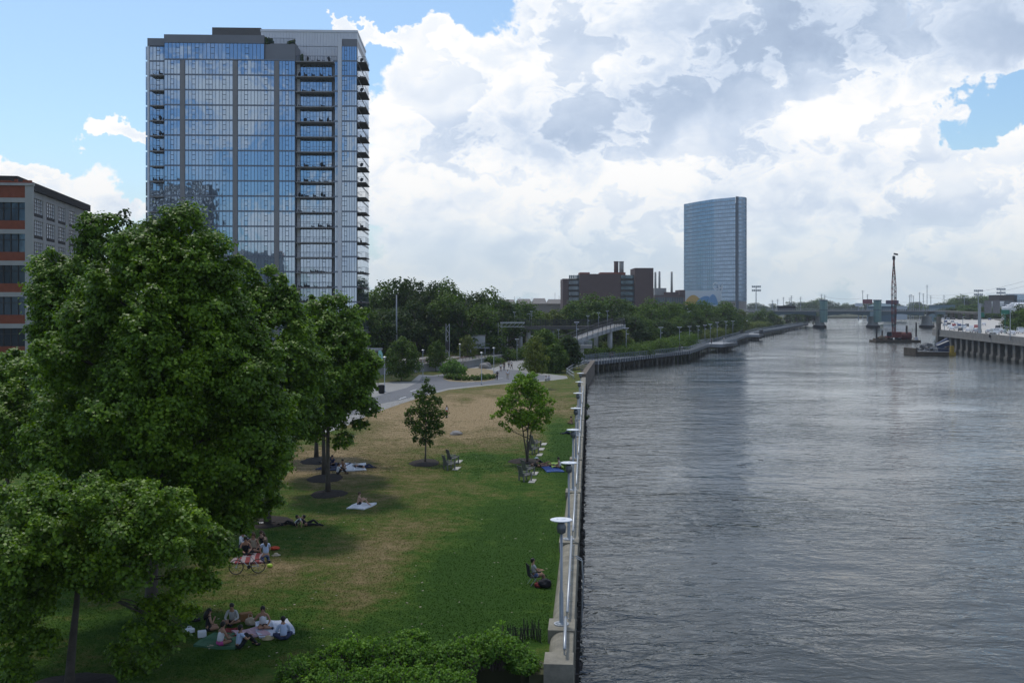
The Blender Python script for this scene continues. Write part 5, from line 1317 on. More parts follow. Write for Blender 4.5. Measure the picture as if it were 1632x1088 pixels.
# lights, poles, pylons, billboards on the horizon
def floodmast(px, Y, top, lab):
    r = empty('floodlight_mast', (xx(px, Y), Y, 0), 0, lab, 'floodlight mast', 'floodlight masts'); H = hz(top, Y)
    g = MB(); g.cyl((0, 0, -1), (0, 0, H), .45, .3, n=8); g.build('pole', MATS['galv'], r)
    g = MB(); s = Y/600
    for z in (H, H-2.2*s): 
        g.bar((-2.4*s, 0, z), (2.4*s, 0, z), .25, .3)
        for i in range(5): g.box((-2.4+i*1.1)*s, (-1.7+i*1.1)*s, -.4, .4, z-.5*s, z+.7*s)
    g.build('floodlights', MATS['steel_pole'], r)
floodmast(1205, 760, 457, 'tall floodlight mast right beside the far glass tower'); floodmast(1559, 900, 463.5, 'left floodlight mast on the hill beyond the highway'); floodmast(1595, 900, 461, 'right floodlight mast on the hill beyond the highway')
polel = [(1231, 478, 900), (1239.5, 476.5, 900), (1248.5, 473.5, 900), (1259, 474.5, 900), (1261.5, 471, 900), (1276, 473, 950), (1309, 468.5, 900), (1314.5, 470, 900), (1375, 462.5, 950), (1382.5, 469, 900), (1449.5, 470, 1000), (1452, 469, 1000), (1455.5, 471, 1000), (1465.5, 465.5, 950), (1471.5, 467.5, 950), (1477.5, 454, 950), (1483.5, 471, 950), (1504.5, 470, 950), (1537, 472, 950), (1231.5, 483, 800)]
for i, (px, top, Y) in enumerate(sorted(polel)):
    g = MB(); H = hz(top, Y); w = Y/900; g.bar((0, 0, 0), (0, 0, H), .38*w, .38*w)
    for q in (0, 1.4): g.bar((-1.5, 0, H-q-.5), (1.5, 0, H-q-.5), .16, .16)
    o = g.build('utility_pole', MATS['steel_pole']); o.location = (xx(px, Y), Y, 0); tag(o, 'thin dark utility mast on the horizon behind the bridge, %s from the left' % ordw(i), 'utility pole', 'utility masts on the horizon')
# sagging cables
def cable(p, q, sag, lab, r=.07):
    p = Vector(p); q = Vector(q); pts = [p.lerp(q, i/16)-Vector((0, 0, sag*4*(i/16)*(1-i/16))) for i in range(17)]
    g = MB(); g.tube(pts, r, 4); tag(g.build('power_cable', MATS['steel_pole']), lab, 'cable', 'power cables over the far river')
cable(rpt(1316, 473, 905), rpt(1376, 475, 905), 1.5, 'power cable between the masts left of the second control tower'); cable(rpt(1382, 476, 905), rpt(1478, 480, 905), 2, 'power cable behind the crane boom')
cable(rpt(1478, 470, 905), rpt(1632, 448, 560), 3, 'upper long power cable rising to the right edge'); cable(rpt(1478, 474, 905), rpt(1632, 456, 560), 3, 'lower long power cable rising to the right edge')
M('sign_purple', (.10, .075, .12), .7, var=.2); M('sign_red', (.24, .07, .08), .7); 
for i, (p0, p1, t, b_, Y, mt, lab) in enumerate(((1375, 1390, 477, 484, 900, 'sign_red', 'brown billboard left of the second control tower'), (1395, 1405, 482, 486, 900, 'sign_red', 'small red billboard right of the second control tower'), (1412, 1432, 478.5, 484.5, 860, 'sign_purple', 'wide dark purple billboard behind the crane boom'), (1363, 1374, 483, 488, 900, 'white', 'small pale billboard at the left of the brown one'))):
    r = empty('billboard', (xx((p0+p1)/2, Y), Y, 0), 0, lab, 'billboard'); w = xx(p1, Y)-xx(p0, Y)
    g = MB(); g.box(-w/2, w/2, -.4, .4, hz(b_, Y), hz(t, Y)); g.build('panel', MATS[mt], r); g = MB(); g.cyl((0, .3, 0), (0, .3, hz(b_, Y)), .5, n=6); g.build('post', MATS['steel_pole'], r)
def bld(lab, p0, p1, top, Y, mt, d=20, roof=None, gable=False, nwin=0, bot=0):
    r = empty('distant_building', (xx((p0+p1)/2, Y), Y, 0), 0, lab, 'building'); w = xx(p1, Y)-xx(p0, Y); z = hz(top, Y)
    g = MB(); g.box(-w/2, w/2, 0, d, bot, z); g.build('wall', MATS[mt], r)
    g = MB()
    if gable: g.add([(-w/2-.5, -.5, z), (w/2+.5, -.5, z), (w/2+.5, d, z), (-w/2-.5, d, z), (-w/2+w*.28, d/2, z+gable), (w/2+.5, d/2, z+gable)], [[0, 1, 5, 4], [3, 4, 5, 2], [0, 4, 3], [1, 2, 5]])
    else: g.box(-w/2-.3, w/2+.3, -.3, d+.3, z+.01, z+.6)
    g.build('roof', MATS[roof or mt], r)
    if nwin:
        g = MB()
        for i in range(nwin): a = -w/2+w*(i+.2)/nwin; g.add([(a, -.05, z*.45), (a+w*.6/nwin, -.05, z*.45), (a+w*.6/nwin, -.05, z*.8), (a, -.05, z*.8)], [[0, 1, 2, 3]])
        g.build('window', MATS['dark_glass'], r)
M('far_teal', (.10, .17, .21), .6, var=.15)
bld('low dark teal warehouse with sloping roof right of the second control tower', 1396, 1428, 488, 860, 'far_teal', gable=2.5)
bld('pale low warehouses far behind the bridge right of the crane', 1420, 1446, 488.5, 1000, 'far_white', nwin=9)
bld('grey warehouse on the far bank left of the highway', 1496, 1522, 487, 850, 'far_teal', nwin=6)
bld('dark flat roofed block on the hill at the right', 1593, 1616, 471, 880, 'spandrel', nwin=8)
bld('blue glass block with overhanging roof at the far right on the hill', 1621, 1650, 469, 880, 'far_glass', roof='white', nwin=10)
bld('white tent roofed hall at the right edge beyond the highway', 1606, 1650, 490, 640, 'far_white', d=8, roof='white', gable=3.2)
bld('white low building between the far trees and the highway', 1588, 1600, 481, 820, 'far_white')
bld('pale shed on the left bank under the bridge approach', 1165, 1196, 501, 690, 'tan_wall', nwin=5, d=10)

# ------------------------------------------------------------------ highway on columns
M('road_concrete', (.52, .49, .44), .85, var=.07, scale=.3, bump=.1)
M('barrier_concrete', (.23, .215, .19), .85, var=.25, scale=.6, bump=.2, bscale=4)
M('column_concrete', (.20, .18, .15), .9, var=.35, scale=.5, bump=.2, bscale=4)
HZR = 3.7
edge = [(hx(y), y) for y in (236, 266, 296, 326, 350)]+[(152.6, 367), (157, 382), (168, 405), (196, 475), (235, 560), (300, 718), (372, 890)]
inn = [(560, 890), (470, 718), (420, 560), (390, 475), (370, 405), (360, 350), (350, 236)]
Hw = empty('elevated_highway', (edge[0][0], edge[0][1], 0), 0, 'elevated concrete highway with a high parapet on a row of square columns in the river', 'highway'); off = -Vector(Hw.location)
g = MB(); g.prism(edge+inn, HZR-.7, HZR); g.build('deck', MATS['road_concrete'], Hw).location = off
g = MB(); gw = MB()
for (a, b_), (c, d) in zip(edge, edge[1:]):
    g.bar((a, b_, HZR-.15), (c, d, HZR-.15), .45, 2.35); g.bar((a-.1, b_, HZR-1.2), (c-.1, d, HZR-1.2), .7, .35)
g.build('parapet', MATS['barrier_concrete'], Hw).location = off
y = 250.0; k = 0
while y < 365:
    x = hx(y)+.3; g = MB(); g.box(x-.2, x+1.0, y-.75, y+.75, -5, HZR-.7); g.box(x-.5, x+1.3, y-1.05, y+1.05, -5, -1.3); g.build('column', MATS['column_concrete'], Hw).location = off; y += 6.75; k += 1
g = MB(); g.add([(hx(236)+3.5, 236, -5), (hx(366)+3.5, 366, -5), (hx(366)+3.5, 366, HZR-.75), (hx(236)+3.5, 236, HZR-.75)], [[0, 1, 2, 3]]); g.build('back_wall', MATS['dark_concrete'], Hw).location = off
g = MB(); y = 376
while y < 700:
    i = [j for j in range(len(edge)-1) if edge[j][1] <= y <= edge[j+1][1]][0]; t = (y-edge[i][1])/(edge[i+1][1]-edge[i][1]); x = edge[i][0]+(edge[i+1][0]-edge[i][0])*t+1
    g.box(x, x+1.2, y-.8, y+.8, -5, HZR-.7); y += 12
g.build('column', MATS['column_concrete'], Hw).location = off
g = MB(); g.box(151.4, 152.6, 364.2, 365.4, -5, 9.4); tag(g.build('pylon', MATS['dark_concrete']), 'dark square pylon where the highway bends away from the river', 'pylon')
# median barriers
g = MB()
for pts in ([(196, 372), (214, 420), (262, 530), (330, 700)], [(238, 372), (262, 440), (330, 600), (400, 760)], [(300, 372), (330, 450), (400, 620)]):
    for a, b_ in zip(pts, pts[1:]): g.bar((*a, HZR+.45), (*b_, HZR+.45), .4, .9)
tag(g.build('median_barrier', MATS['barrier_concrete']), 'low concrete barriers dividing the highway lanes', 'barrier')
g = MB()
for pts in ([(165, 372), (178, 405), (206, 475), (245, 560)], [(176, 372), (190, 405), (218, 475), (257, 560)], [(152, 300), (160, 350)], [(165, 300), (173, 350)], [(178, 300), (186, 350)]):
    for a, b_ in zip(pts, pts[1:]):
        A = Vector(a); B_ = Vector(b_); n = int((B_-A).length/9)
        for i in range(n): p = A.lerp(B_, i/n); q = A.lerp(B_, (i+.4)/n); g.add([(p.x-.1, p.y, HZR+.01), (p.x+.1, p.y, HZR+.01), (q.x+.1, q.y, HZR+.01), (q.x-.1, q.y, HZR+.01)], [[0, 1, 2, 3]])
tag(g.build('lane_marking', MATS['white']), kind='structure')
# sign gantry and posts
Gt = empty('sign_gantry', (xx(1561, 330), 330, 0), 0, 'overhead highway sign gantry seen from behind with two grey boards', 'sign gantry')
Y = 330; 
g = MB(); g.bar((0, 0, HZR-2), (0, 0, hz(483, Y)), .7, .7); x1 = xx(1606, Y)-xx(1561, Y)
for z in (hz(485, Y), hz(488, Y)): g.bar((-.5, 0, z), (x1+2, 0, z), .25, .3)
n = 9
for i in range(n): g.bar((x1*i/n, 0, hz(485, Y)), (x1*(i+1)/n, 0, hz(488, Y)), .12, .12)
g.build('post', MATS['steel_pole'], Gt)
for a, b_ in ((1567, 1578.5), (1580, 1591.5)):
    g = MB(); g.box(xx(a, Y)-xx(1561, Y), xx(b_, Y)-xx(1561, Y), -.9, -.75, hz(499, Y), hz(479, Y)); 
    for q in range(4): z = hz(499, Y)+q*1.2+.3; g.box(xx(a, Y)-xx(1561, Y), xx(b_, Y)-xx(1561, Y), -1.0, -.92, z, z+.1)
    g.build('sign_board', M('sign_back', (.20, .20, .21), .5, metal=.4), Gt)
M('sign_green', (.03, .16, .11), .6, var=.1)
for i, (a, b_, t, bt, lab) in enumerate(((1559, 1569, 498, 505, 'green highway sign beside the gantry post'), (1596, 1609, 493.5, 500.5, 'green highway sign at the right end of the gantry'))):
    g = MB(); Y2 = 345; g.box(xx(a, Y2), xx(b_, Y2), Y2, Y2+.15, hz(bt, Y2), hz(t, Y2)); g.cyl(((xx(a, Y2)+xx(b_, Y2))/2, Y2+.3, HZR), ((xx(a, Y2)+xx(b_, Y2))/2, Y2+.3, hz(t, Y2)), .12, n=6); tag(g.build('road_sign', MATS['sign_green']), lab, 'road sign')
for i, (px, Y, top, lab) in enumerate(((1610, 285, 493, 'pale lamp pole on the highway parapet near the right edge'), (1534.5, 345, 505, 'thin lamp pole on the highway parapet above the barge'), (1505, 372, 503, 'thin lamp pole by the bend of the highway'))):
    g = MB(); g.cyl((0, 0, HZR), (0, 0, hz(top, Y)), .16, .1, n=6); g.bar((0, 0, hz(top, Y)), (1.2, 0, hz(top, Y)+.2), .12, .1); o = g.build('highway_lamp', MATS['galv']); o.location = (xx(px, Y), Y, 0); tag(o, lab, 'lamp post')
# overpass in the distance
g = MB(); g.bar((xx(1500, 740), 740, 9.2), (xx(1562, 700), 700, 8.2), 9, 1.5)
for i in range(5): p = Vector((xx(1500, 740), 740, 0)).lerp(Vector((xx(1562, 700), 700, 0)), (i+.5)/5); g.box(p.x-.6, p.x+.6, p.y-3, p.y+3, 0, 8)
tag(g.build('overpass', MATS['dark_concrete']), 'dark overpass crossing the highway where the long bridge lands', 'overpass')

# ------------------------------------------------------------------ vehicles
def car_proto(col, van=False):
    r = empty('car'); L_, W_, H = (4.5, 1.8, 1.45) if not van else (5.4, 2.0, 2.1)
    prof = [(-L_/2, .35), (-L_/2, .85), (-L_/2+.15, .95), (-L_/2+.55, H-.05), (-L_/2+.9, H), (.35 if not van else 1.3, H), (1.05 if not van else 1.9, .98), (L_/2-.2, .85), (L_/2, .65), (L_/2, .35)]
    g = MB(); n = len(prof); vs = [(-W_/2*(1 if z < 1 else .88), y, z) for y, z in prof]+[(W_/2*(1 if z < 1 else .88), y, z) for y, z in prof]
    g.add(vs, [list(range(n)), list(range(2*n-1, n-1, -1))]+[[i, n+i, n+(i+1) % n, (i+1) % n] for i in range(n)]); g.build('body', col, r)
    g = MB(); xw = W_/2*.95
    g.add([(-xw*.92, -L_/2+.18, 1.0), (xw*.92, -L_/2+.18, 1.0), (xw*.86, -L_/2+.52, H-.12), (-xw*.86, -L_/2+.52, H-.12)], [[0, 1, 2, 3]])
    f = 1.0 if not van else 1.85; f2 = .42 if not van else 1.38
    g.add([(-xw*.92, f+.04, 1.0), (xw*.92, f+.04, 1.0), (xw*.86, f2+.05, H-.1), (-xw*.86, f2+.05, H-.1)], [[3, 2, 1, 0]])
    for s in (-1, 1): g.add([(s*(W_/2+.01), -L_/2+.5, 1.0), (s*(W_/2+.01), f-.1, 1.0), (s*(W_/2*.9+.01), f2-.1, H-.12), (s*(W_/2*.9+.01), -L_/2+.75, H-.12)], [[0, 1, 2, 3]])
    g.build('window', MATS['dark_glass'], r)
    for sx in (-1, 1):
        for sy in (-1.35, 1.35):
            g = MB(); g.cyl((sx*(W_/2-.18), sy*L_/4.5, .32), (sx*(W_/2+.02), sy*L_/4.5, .32), .32, n=12); g.build('wheel', MATS['black'], r)
    g = MB(); g.box(-W_/2+.1, -W_/2+.45, -L_/2-.02, -L_/2, .7, .85); g.box(W_/2-.45, W_/2-.1, -L_/2-.02, -L_/2, .7, .85); g.build('tail_light', M('tail_red', (.35, .02, .02), .4), r)
    return r
def paint(n, c): 
    m = M('paint_'+n, c, .25, metal=.1, var=.03, spec=.6); return m
cp = {n: car_proto(paint(n, c), v) for n, c, v in (('white', (.72, .73, .74), 0), ('silver', (.42, .44, .46), 0), ('black', (.025, .025, .03), 0), ('blue', (.05, .09, .20), 0), ('dark grey', (.10, .105, .11), 0), ('red', (.30, .03, .03), 0), ('white van', (.74, .75, .75), 1))}
cused = {k: False for k in cp}
rc = random.Random(12)
spots = []
cl_ = ['white', 'silver', 'black', 'blue', 'dark grey', 'white', 'white van', 'silver', 'red', 'white', 'black']
for px, py in [(1503, 509), (1507, 513), (1511, 510), (1506, 518), (1512, 517), (1518, 513), (1514, 521), (1520, 519), (1524, 516), (1517, 524), (1524, 523), (1531, 526), (1536, 523), (1543, 527), (1552, 528), (1548, 522), (1541, 519), (1577, 509), (1568, 517), (1576, 529), (1585, 531), (1592, 527), (1600, 529), (1590, 522), (1597, 521), (1606, 524), (1612, 531), (1604, 518), (1614, 519), (1620, 524), (1626, 529), (1618, 514), (1560, 527), (1582, 535), (1529, 519), (1510, 505), (1520, 508), (1556, 521)]: spots.append((px, py))
spots.sort(key=lambda s: s[0])
cnt = {}
for i, (px, py) in enumerate(spots):
    c = cl_[(i*7) % len(cl_)]; X, Y = at(px, py, z=HZR+.5)[:2]
    o = cp[c] if not cused[c] else copy_tree(cp[c]); cused[c] = True
    o.location = (X, Y, HZR+.005); ang = -.42 if Y > 362 else -.17
    if px > 1572 and Y < 420: ang = rc.choice([-.3, -.5, 1.2, -.2])
    o.rotation_euler = (0, 0, ang+(PI if rc.random() < .4 else 0)); o.name = 'car' if 'van' not in c else 'van'; k = cnt.get(c, 0); cnt[c] = k+1
    tag(o, '%s on the elevated highway, %s of the %s from the left' % (c if 'van' in c else c+' car', ordw(k), 'vans' if 'van' in c else c+' cars'), 'van' if 'van' in c else 'car', 'vehicles on the highway')
for c in cp:
    if not cused[c]:
        for ch in list(cp[c].children): bpy.data.objects.remove(ch)
        bpy.data.objects.remove(cp[c])
# parked by the railway
for i, px in enumerate((692, 699, 705)):
    o = copy_tree(cp['white']); o.location = (xx(px, 262), 262, 1.3); o.rotation_euler = (0, 0, .6); o.name = 'car'
    tag(o, 'white car parked beyond the rails by the signal mast, %s of three' % ['left', 'middle', 'right'][i], 'car', 'cars parked beyond the rails')

# ------------------------------------------------------------------ crane barge
M('crane_red', (.17, .035, .03), .6, var=.3); M('barge_brown', (.11, .085, .06), .9, var=.4, scale=1); M('yellow', (.42, .28, .04), .7, var=.2)
YC = 430.0
Bg = empty('crane_barge', (xx(1426, YC), YC, WZ_), 0, 'flat dark work barge with mooring posts under the crane', 'barge')
g = MB(); g.box(-9.3, 9.6, -3.5, 4, -.5, .9); 
for i in range(10): g.box(-9.3+i*1.95, -9.0+i*1.95, -3.62, -3.5, -.3, .85)
g.build('hull', MATS['barge_brown'], Bg)
for x, h, w in ((-8.0, 6.6, .38), (-5.6, 4.8, .34), (4.6, 6.9, .42), (8.6, 8.2, .34)):
    g = MB(); g.cyl((x, -1, -3), (x, -1, h), w, n=8); g.build('spud_post', MATS['spandrel'], Bg)
g = MB(); g.lump((-6, -.8, 1.4), 1.9, 1.5, 1.2, 4, .2, 2); g.lump((-3.0, 0, 1.3), 1.4, 1.2, .8, 5, .2, 2); g.box(-8.8, -7.4, -2, 1, .9, 1.6); g.build('cargo', MATS['barge_brown'], Bg)
g = MB(); g.smooth = True; g.cyl((2.8, 0, 2.5), (6.6, 0, 2.5), 1.75, n=16); g.build('tank', M('tank_red', (.13, .03, .025), .7, var=.4), Bg)
g = MB(); g.box(7.8, 9.2, -1.5, .5, .9, 2.2); g.build('crate', MATS['white'], Bg)
Cr = empty('crane', (xx(1424.5, YC), YC, WZ_+.9), 0, 'red crawler crane with a tall lattice boom standing on the work barge', 'crane')
g = MB(); g.box(-2.2, -1.2, -2.4, 2.4, 0, .9); g.box(1.2, 2.2, -2.4, 2.4, 0, .9); g.build('crawler', MATS['black'], Cr)
g = MB(); g.box(-3.2, 2.8, -1.6, 1.8, 1.0, 1.6); g.box(-1.0, 2.8, -1.2, 1.8, 1.6, 3.4); g.build('house', MATS['crane_red'], Cr)
g = MB(); g.box(-3.0, -1.4, -1.4, 0, 1.6, 3.4); g.build('cab', MATS['dark_glass'], Cr)
g = MB(); BH = hz(414, YC)-WZ_-.9
def bw(z): return 1.0 if z < 4 else (.78+.5*min(1, (z-4)/6) if z < 22 else 1.28*(1-(z-22)/(BH-22))*.85+.2)
zz = 1.6; n = 24; st = (BH-1.6)/n
for i in range(n):
    z0, z1 = 1.6+st*i, 1.6+st*(i+1); w0, w1 = bw(z0)*.62, bw(z1)*.62
    g.cur = 1 if i % 3 == 0 else 0
    for sx in (-1, 1):
        for sy in (-1, 1): g.bar((sx*w0, sy*w0*.8, z0), (sx*w1, sy*w1*.8, z1), .20, .20)
    s = 1 if i % 2 else -1
    g.bar((-s*w0, -w0*.8, z0), (s*w1, -w1*.8, z1), .13, .13); g.bar((-s*w0, w0*.8, z0), (s*w1, w1*.8, z1), .13, .13); g.bar((-w0, -w0*.8, z0), (w0, -w0*.8, z0), .12, .12)
g.build('boom', [MATS['crane_red'], MATS['spandrel']], Cr)
g = MB(); g.box(-.45, .45, -.4, .4, BH, BH+1.6); g.build('boom_head', MATS['black'], Cr)
g = MB(); g.cyl((0, -1, .8), (0, -1, BH), .06, n=5); g.cyl((1.2, .8, 3), (.3, .3, BH), .05, n=5); g.build('cable', MATS['black'], Cr)
g = MB(); g.cyl((0, 0, BH+1.6), (0, 0, BH+2.9), .05, n=5); vs = [(0.05+1.7*t, .02+.1*math.sin(5*t), BH+2.9-.75*j-.35*t) for j in (0, 1) for t in (0, .25, .5, .75, 1)]; g.add(vs, [[i, i+1, i+6, i+5] for i in range(4)]); g.build('flag', MATS['black'], Cr)
# second barge
YD = 316.0
Bd = empty('work_barge', (xx(1490, YD), YD, WZ_), .08, 'long rusty work barge loaded with gear and blue boxes beside the highway columns', 'barge')
g = MB(); g.box(-7.6, 5.2, -3, 5, -.5, 1.0); g.box(-7.6, -7.2, -3, 5, 1.0, 2.2); g.build('hull', MATS['barge_brown'], Bd)
g = MB(); g.smooth = True; g.cyl((5.3, -2.2, .9), (-6.5, -2.2, 1.3), .16, n=6); g.bar((-6.4, -2.5, 1.1), (-2, -2.5, 2.3), .14, .14); g.bar((-2, -2.5, 2.3), (3, -2.5, 1.9), .14, .14)
for x in (-6, -4.5, -3, -1.5): g.bar((x, -2.4, 1), (x, -2.4, 2.1), .1, .1)
g.build('handrail', MATS['galv'], Bd)
g = MB(); g.bar((.6, 0, 2.2), (4.2, 0, 3.7), 1.6, 1.2); g.bar((1.5, 2, 2.6), (5.2, 2, 4.6), 1.4, 1.2); g.box(.2, 4, -.8, 1.5, 1, 2.2); g.build('blue_box', M('dull_blue', (.035, .055, .11), .7), Bd)
g = MB(); g.bar((.6, -.2, 2.95), (4.2, -.2, 4.4), 1.7, .12); g.box(-1.6, .2, -1, 1, 1.9, 2.6); g.lathe((-.4, -1.8, 1), [(.45, 0), (.45, 1), (.1, 1.1)], 10); g.build('white_cover', MATS['pale_concrete'], Bd)
g = MB(); g.lump((-2.2, 1.5, 2.2), 1.8, 1.2, 1.5, 3, .4, 2); g.lump((-5, .5, 1.4), 1.5, 1.2, .8, 7, .4, 2); g.build('scrap_heap', MATS['grey_wood'], Bd)
g = MB(); g.box(2.9, 4.9, -3.5, -2.6, -.4, .9); g.box(3.4, 4.4, -3.4, -2.6, .9, 2.9); g.build('yellow_bollard', MATS['yellow'], Bd)
# ------------------------------------------------------------------ people
SK = {'pale': M('skin_pale', (.50, .31, .22), .6, var=.04), 'tan': M('skin_tan', (.36, .20, .125), .6, var=.04), 'brown': M('skin_brown', (.19, .10, .065), .6, var=.04)}
HR = {'dark': M('hair_dark', (.018, .013, .011), .5, var=.2), 'brown': M('hair_brown', (.075, .04, .022), .5, var=.2), 'fair': M('hair_fair', (.30, .19, .09), .5, var=.2)}
CLO = {}
def cl(n, c): CLO[n] = M('cloth_'+n, c, .9, var=.08, scale=8); return CLO[n]
for n, c in (('white', (.74, .75, .77)), ('pale blue', (.46, .54, .72)), ('black', (.018, .018, .022)), ('grey', (.42, .42, .40)), ('red', (.45, .045, .04)), ('pink', (.55, .08, .30)), ('jeans', (.09, .13, .24)), ('navy', (.03, .04, .09)), ('beige', (.45, .38, .28))): cl(n, c)
M('eye', (.03, .02, .02), .3, var=0)

def skin_mesh(name, V, E, Rd, mat, parent, root=0, sub=1):
    me = bpy.data.meshes.new(name); bm = bmesh.new(); sl = bm.verts.layers.skin.verify()
    vs = []
    for i, (p, r) in enumerate(zip(V, Rd)):
        v = bm.verts.new(p); v[sl].radius = (r, r) if not hasattr(r, '__len__') else r; v[sl].use_root = (i == root); vs.append(v)
    for a, b_ in E: bm.edges.new((vs[a], vs[b_]))
    bm.to_mesh(me); bm.free(); me.materials.append(mat)
    o = bpy.data.objects.new(name, me); COL.objects.link(o); o.parent = parent
    m = o.modifiers.new('skin', 'SKIN'); m.use_smooth_shade = True; m.branch_smoothing = .3
    if sub: s = o.modifiers.new('sub', 'SUBSURF'); s.levels = sub; s.render_levels = sub
    return o
POSE = {
 'stand': dict(pel=.93, lean=0, kn=[(-.10, .04, .5), (.10, -.02, .5)], an=[(-.10, .02, .08), (.11, -.04, .08)], hand=[(-.25, .08, .80), (.25, .06, .82)]),
 'walk': dict(pel=.92, lean=4, kn=[(-.10, .20, .5), (.10, .05, .5)], an=[(-.10, .26, .09), (.10, -.30, .14)], hand=[(-.24, -.16, .86), (.24, .24, .92)]),
 'cross': dict(pel=.13, lean=14, kn=[(-.36, .26, .20), (.36, .26, .20)], an=[(.08, .36, .08), (-.08, .42, .08)], hand=[(-.14, .42, .25), (.14, .42, .25)]),
 'knees': dict(pel=.13, lean=8, kn=[(-.14, .38, .50), (.14, .38, .50)], an=[(-.12, .66, .08), (.12, .68, .08)], hand=[(-.10, .48, .42), (.10, .48, .44)]),
 'legs': dict(pel=.13, lean=-14, kn=[(-.10, .44, .22), (.10, .46, .13)], an=[(-.10, .82, .08), (.12, .88, .08)], hand=[(-.30, -.22, .04), (.30, -.20, .04)]),
 'side': dict(pel=.14, lean=6, kn=[(-.10, .40, .16), (.14, .40, .14)], an=[(-.38, .26, .08), (-.26, .12, .08)], hand=[(-.20, .30, .20), (.16, .22, .52)]),
 'kneel': dict(pel=.34, lean=20, kn=[(-.14, .34, .09), (.14, .34, .09)], an=[(-.12, -.10, .07), (.12, -.10, .07)], hand=[(-.14, .48, .34), (.14, .46, .36)]),
 'chair': dict(pel=.50, lean=-4, kn=[(-.12, .44, .53), (.12, .44, .53)], an=[(-.12, .50, .08), (.12, .50, .08)], hand=[(-.10, .36, .70), (.10, .36, .70)]),
 'lie': dict(pel=.13, lean=-84, kn=[(-.10, .42, .30), (.12, .46, .12)], an=[(-.10, .72, .08), (.14, .90, .08)], hand=[(-.36, -.30, .05), (.12, -.45, .34)]),
 'prop': dict(pel=.13, lean=-50, kn=[(-.10, .42, .34), (.12, .46, .13)], an=[(-.10, .70, .08), (.14, .90, .08)], hand=[(-.30, -.45, .05), (.26, -.50, .05)]),
}
def person(px, py, yaw, pose, label, top=None, bottom=None, skin='tan', hair='dark', longh=False, group=None, z=0, scale=1.0, pos=None, sleeve=1, leg=2, hat=None, turn=0, shoes='black', glasses=False):
    """yaw: 0 looks away from the camera, 180 at it, -90 to the river; sleeve 0..2, leg 1 shorts 2 long"""
    P = POSE[pose]; X, Y = pos if pos else at(px, py, z=z)[:2]
    c, s = math.cos(R(P['lean'])), math.sin(R(P['lean']))
    pel = Vector((0, 0, P['pel']))
    def up(d, x=0, f=0): return pel+Vector((x, s*d+f*c, c*d-f*s))
    V = [pel, up(.16), up(.34), up(.47), up(.56), up(.66), up(.74)]
    Rd = [(.145, .115), (.125, .10), (.15, .11), (.07, .065), (.052, .052), (.082, .09), (.075, .082)]
    E = [(0, 1), (1, 2), (2, 3), (3, 4), (4, 5), (5, 6)]
    nose = up(.645, 0, .105); V.append(nose); Rd.append(.014); E.append((5, 7))
    hands = []
    for k, sg in enumerate((-1, 1)):
        sh = up(.44, sg*.165); ha = Vector(P['hand'][k]); d = ha-sh; L_ = min(d.length, .54); ha = sh+d.normalized()*L_
        bend = math.sqrt(max(0, .28**2-(L_/2)**2)); mid = (sh+ha)/2; out = Vector((sg*.6, -.5, -.5)); out = (out-d.normalized()*out.dot(d.normalized())).normalized(); el = mid+out*bend
        b0 = len(V); fd = (ha-el).normalized(); V += [sh, el, ha, ha+fd*.07]; Rd += [.058, .042, .028, (.036, .018)]; E += [(3, b0), (b0, b0+1), (b0+1, b0+2), (b0+2, b0+3)]
        sd_ = fd.cross(Vector((0, 0, 1))); sd_ = sd_.normalized() if sd_.length > .1 else Vector((1, 0, 0)); dn = Vector((0, 0, -1))
        for q, ln in enumerate((.055, .065, .06, .048)):
            n0 = len(V); base = ha+fd*.085+sd_*(q-1.5)*.021; V += [base, base+fd*ln*.55-Vector((0, 0, .008)), base+fd*ln*.95-Vector((0, 0, .026))]; Rd += [.0095, .009, .007]; E += [(b0+3, n0), (n0, n0+1), (n0+1, n0+2)]
        n0 = len(V); th = ha+fd*.02-sd_*sg*.035; V += [th, th+fd*.035-sd_*sg*.015]; Rd += [.011, .009]; E += [(b0+2, n0), (n0, n0+1)]
        hands.append((b0,))
    legs = []
    for k, sg in enumerate((-1, 1)):
        b0 = len(V); kn = Vector(P['kn'][k]); an = Vector(P['an'][k]); hip = pel+Vector((sg*.085, 0, -.03)); m1 = hip.lerp(kn, .5); m2 = kn.lerp(an, .4)
        fw = (kn-an); fw.z = 0
        td = Vector((0, 1, 0)) if pose in ('stand', 'walk', 'chair', 'knees') else (Vector((0, -1, -.1)) if pose == 'kneel' else Vector((sg*.3, .9, .5)))
        V += [hip, m1, kn, m2, an, an+td.normalized()*.14-Vector((0, 0, .035))]; Rd += [.095, .082, .057, .052, .036, (.035, .028)]
        E += [(0, b0)]+[(b0+i, b0+i+1) for i in range(5)]; legs.append(b0)
    body = skin_mesh('person', V, E, Rd, SK[skin], None)
    body.location = (X, Y, z+.01); body.rotation_euler = (0, 0, R(yaw)); body.scale = (scale,)*3
    tag(body, label, 'person', group)
    if top:
        v = [0, 1, 2, 3]; e = [(0, 1), (1, 2), (2, 3)]; pts = [V[i] for i in v]; pts[3] = up(.455); rr = [(.155, .125), (.145, .118), (.168, .128), (.085, .08)]
        for (b0,) in hands:
            if sleeve >= 0:
                n0 = len(pts); el = V[b0].lerp(V[b0+1], .55 if sleeve == 1 else 1.0); pts += [V[b0]] ; rr += [.068]; e.append((3 if 1 else 2, n0))
                if sleeve >= 1: pts.append(el); rr.append(.056); e.append((n0, n0+1))
                if sleeve == 2: pts.append(V[b0+1].lerp(V[b0+2], .85)); rr.append(.042); e.append((n0+1, n0+2))
        skin_mesh('shirt', pts, e, rr, CLO[top] if top in CLO else MATS[top], body)
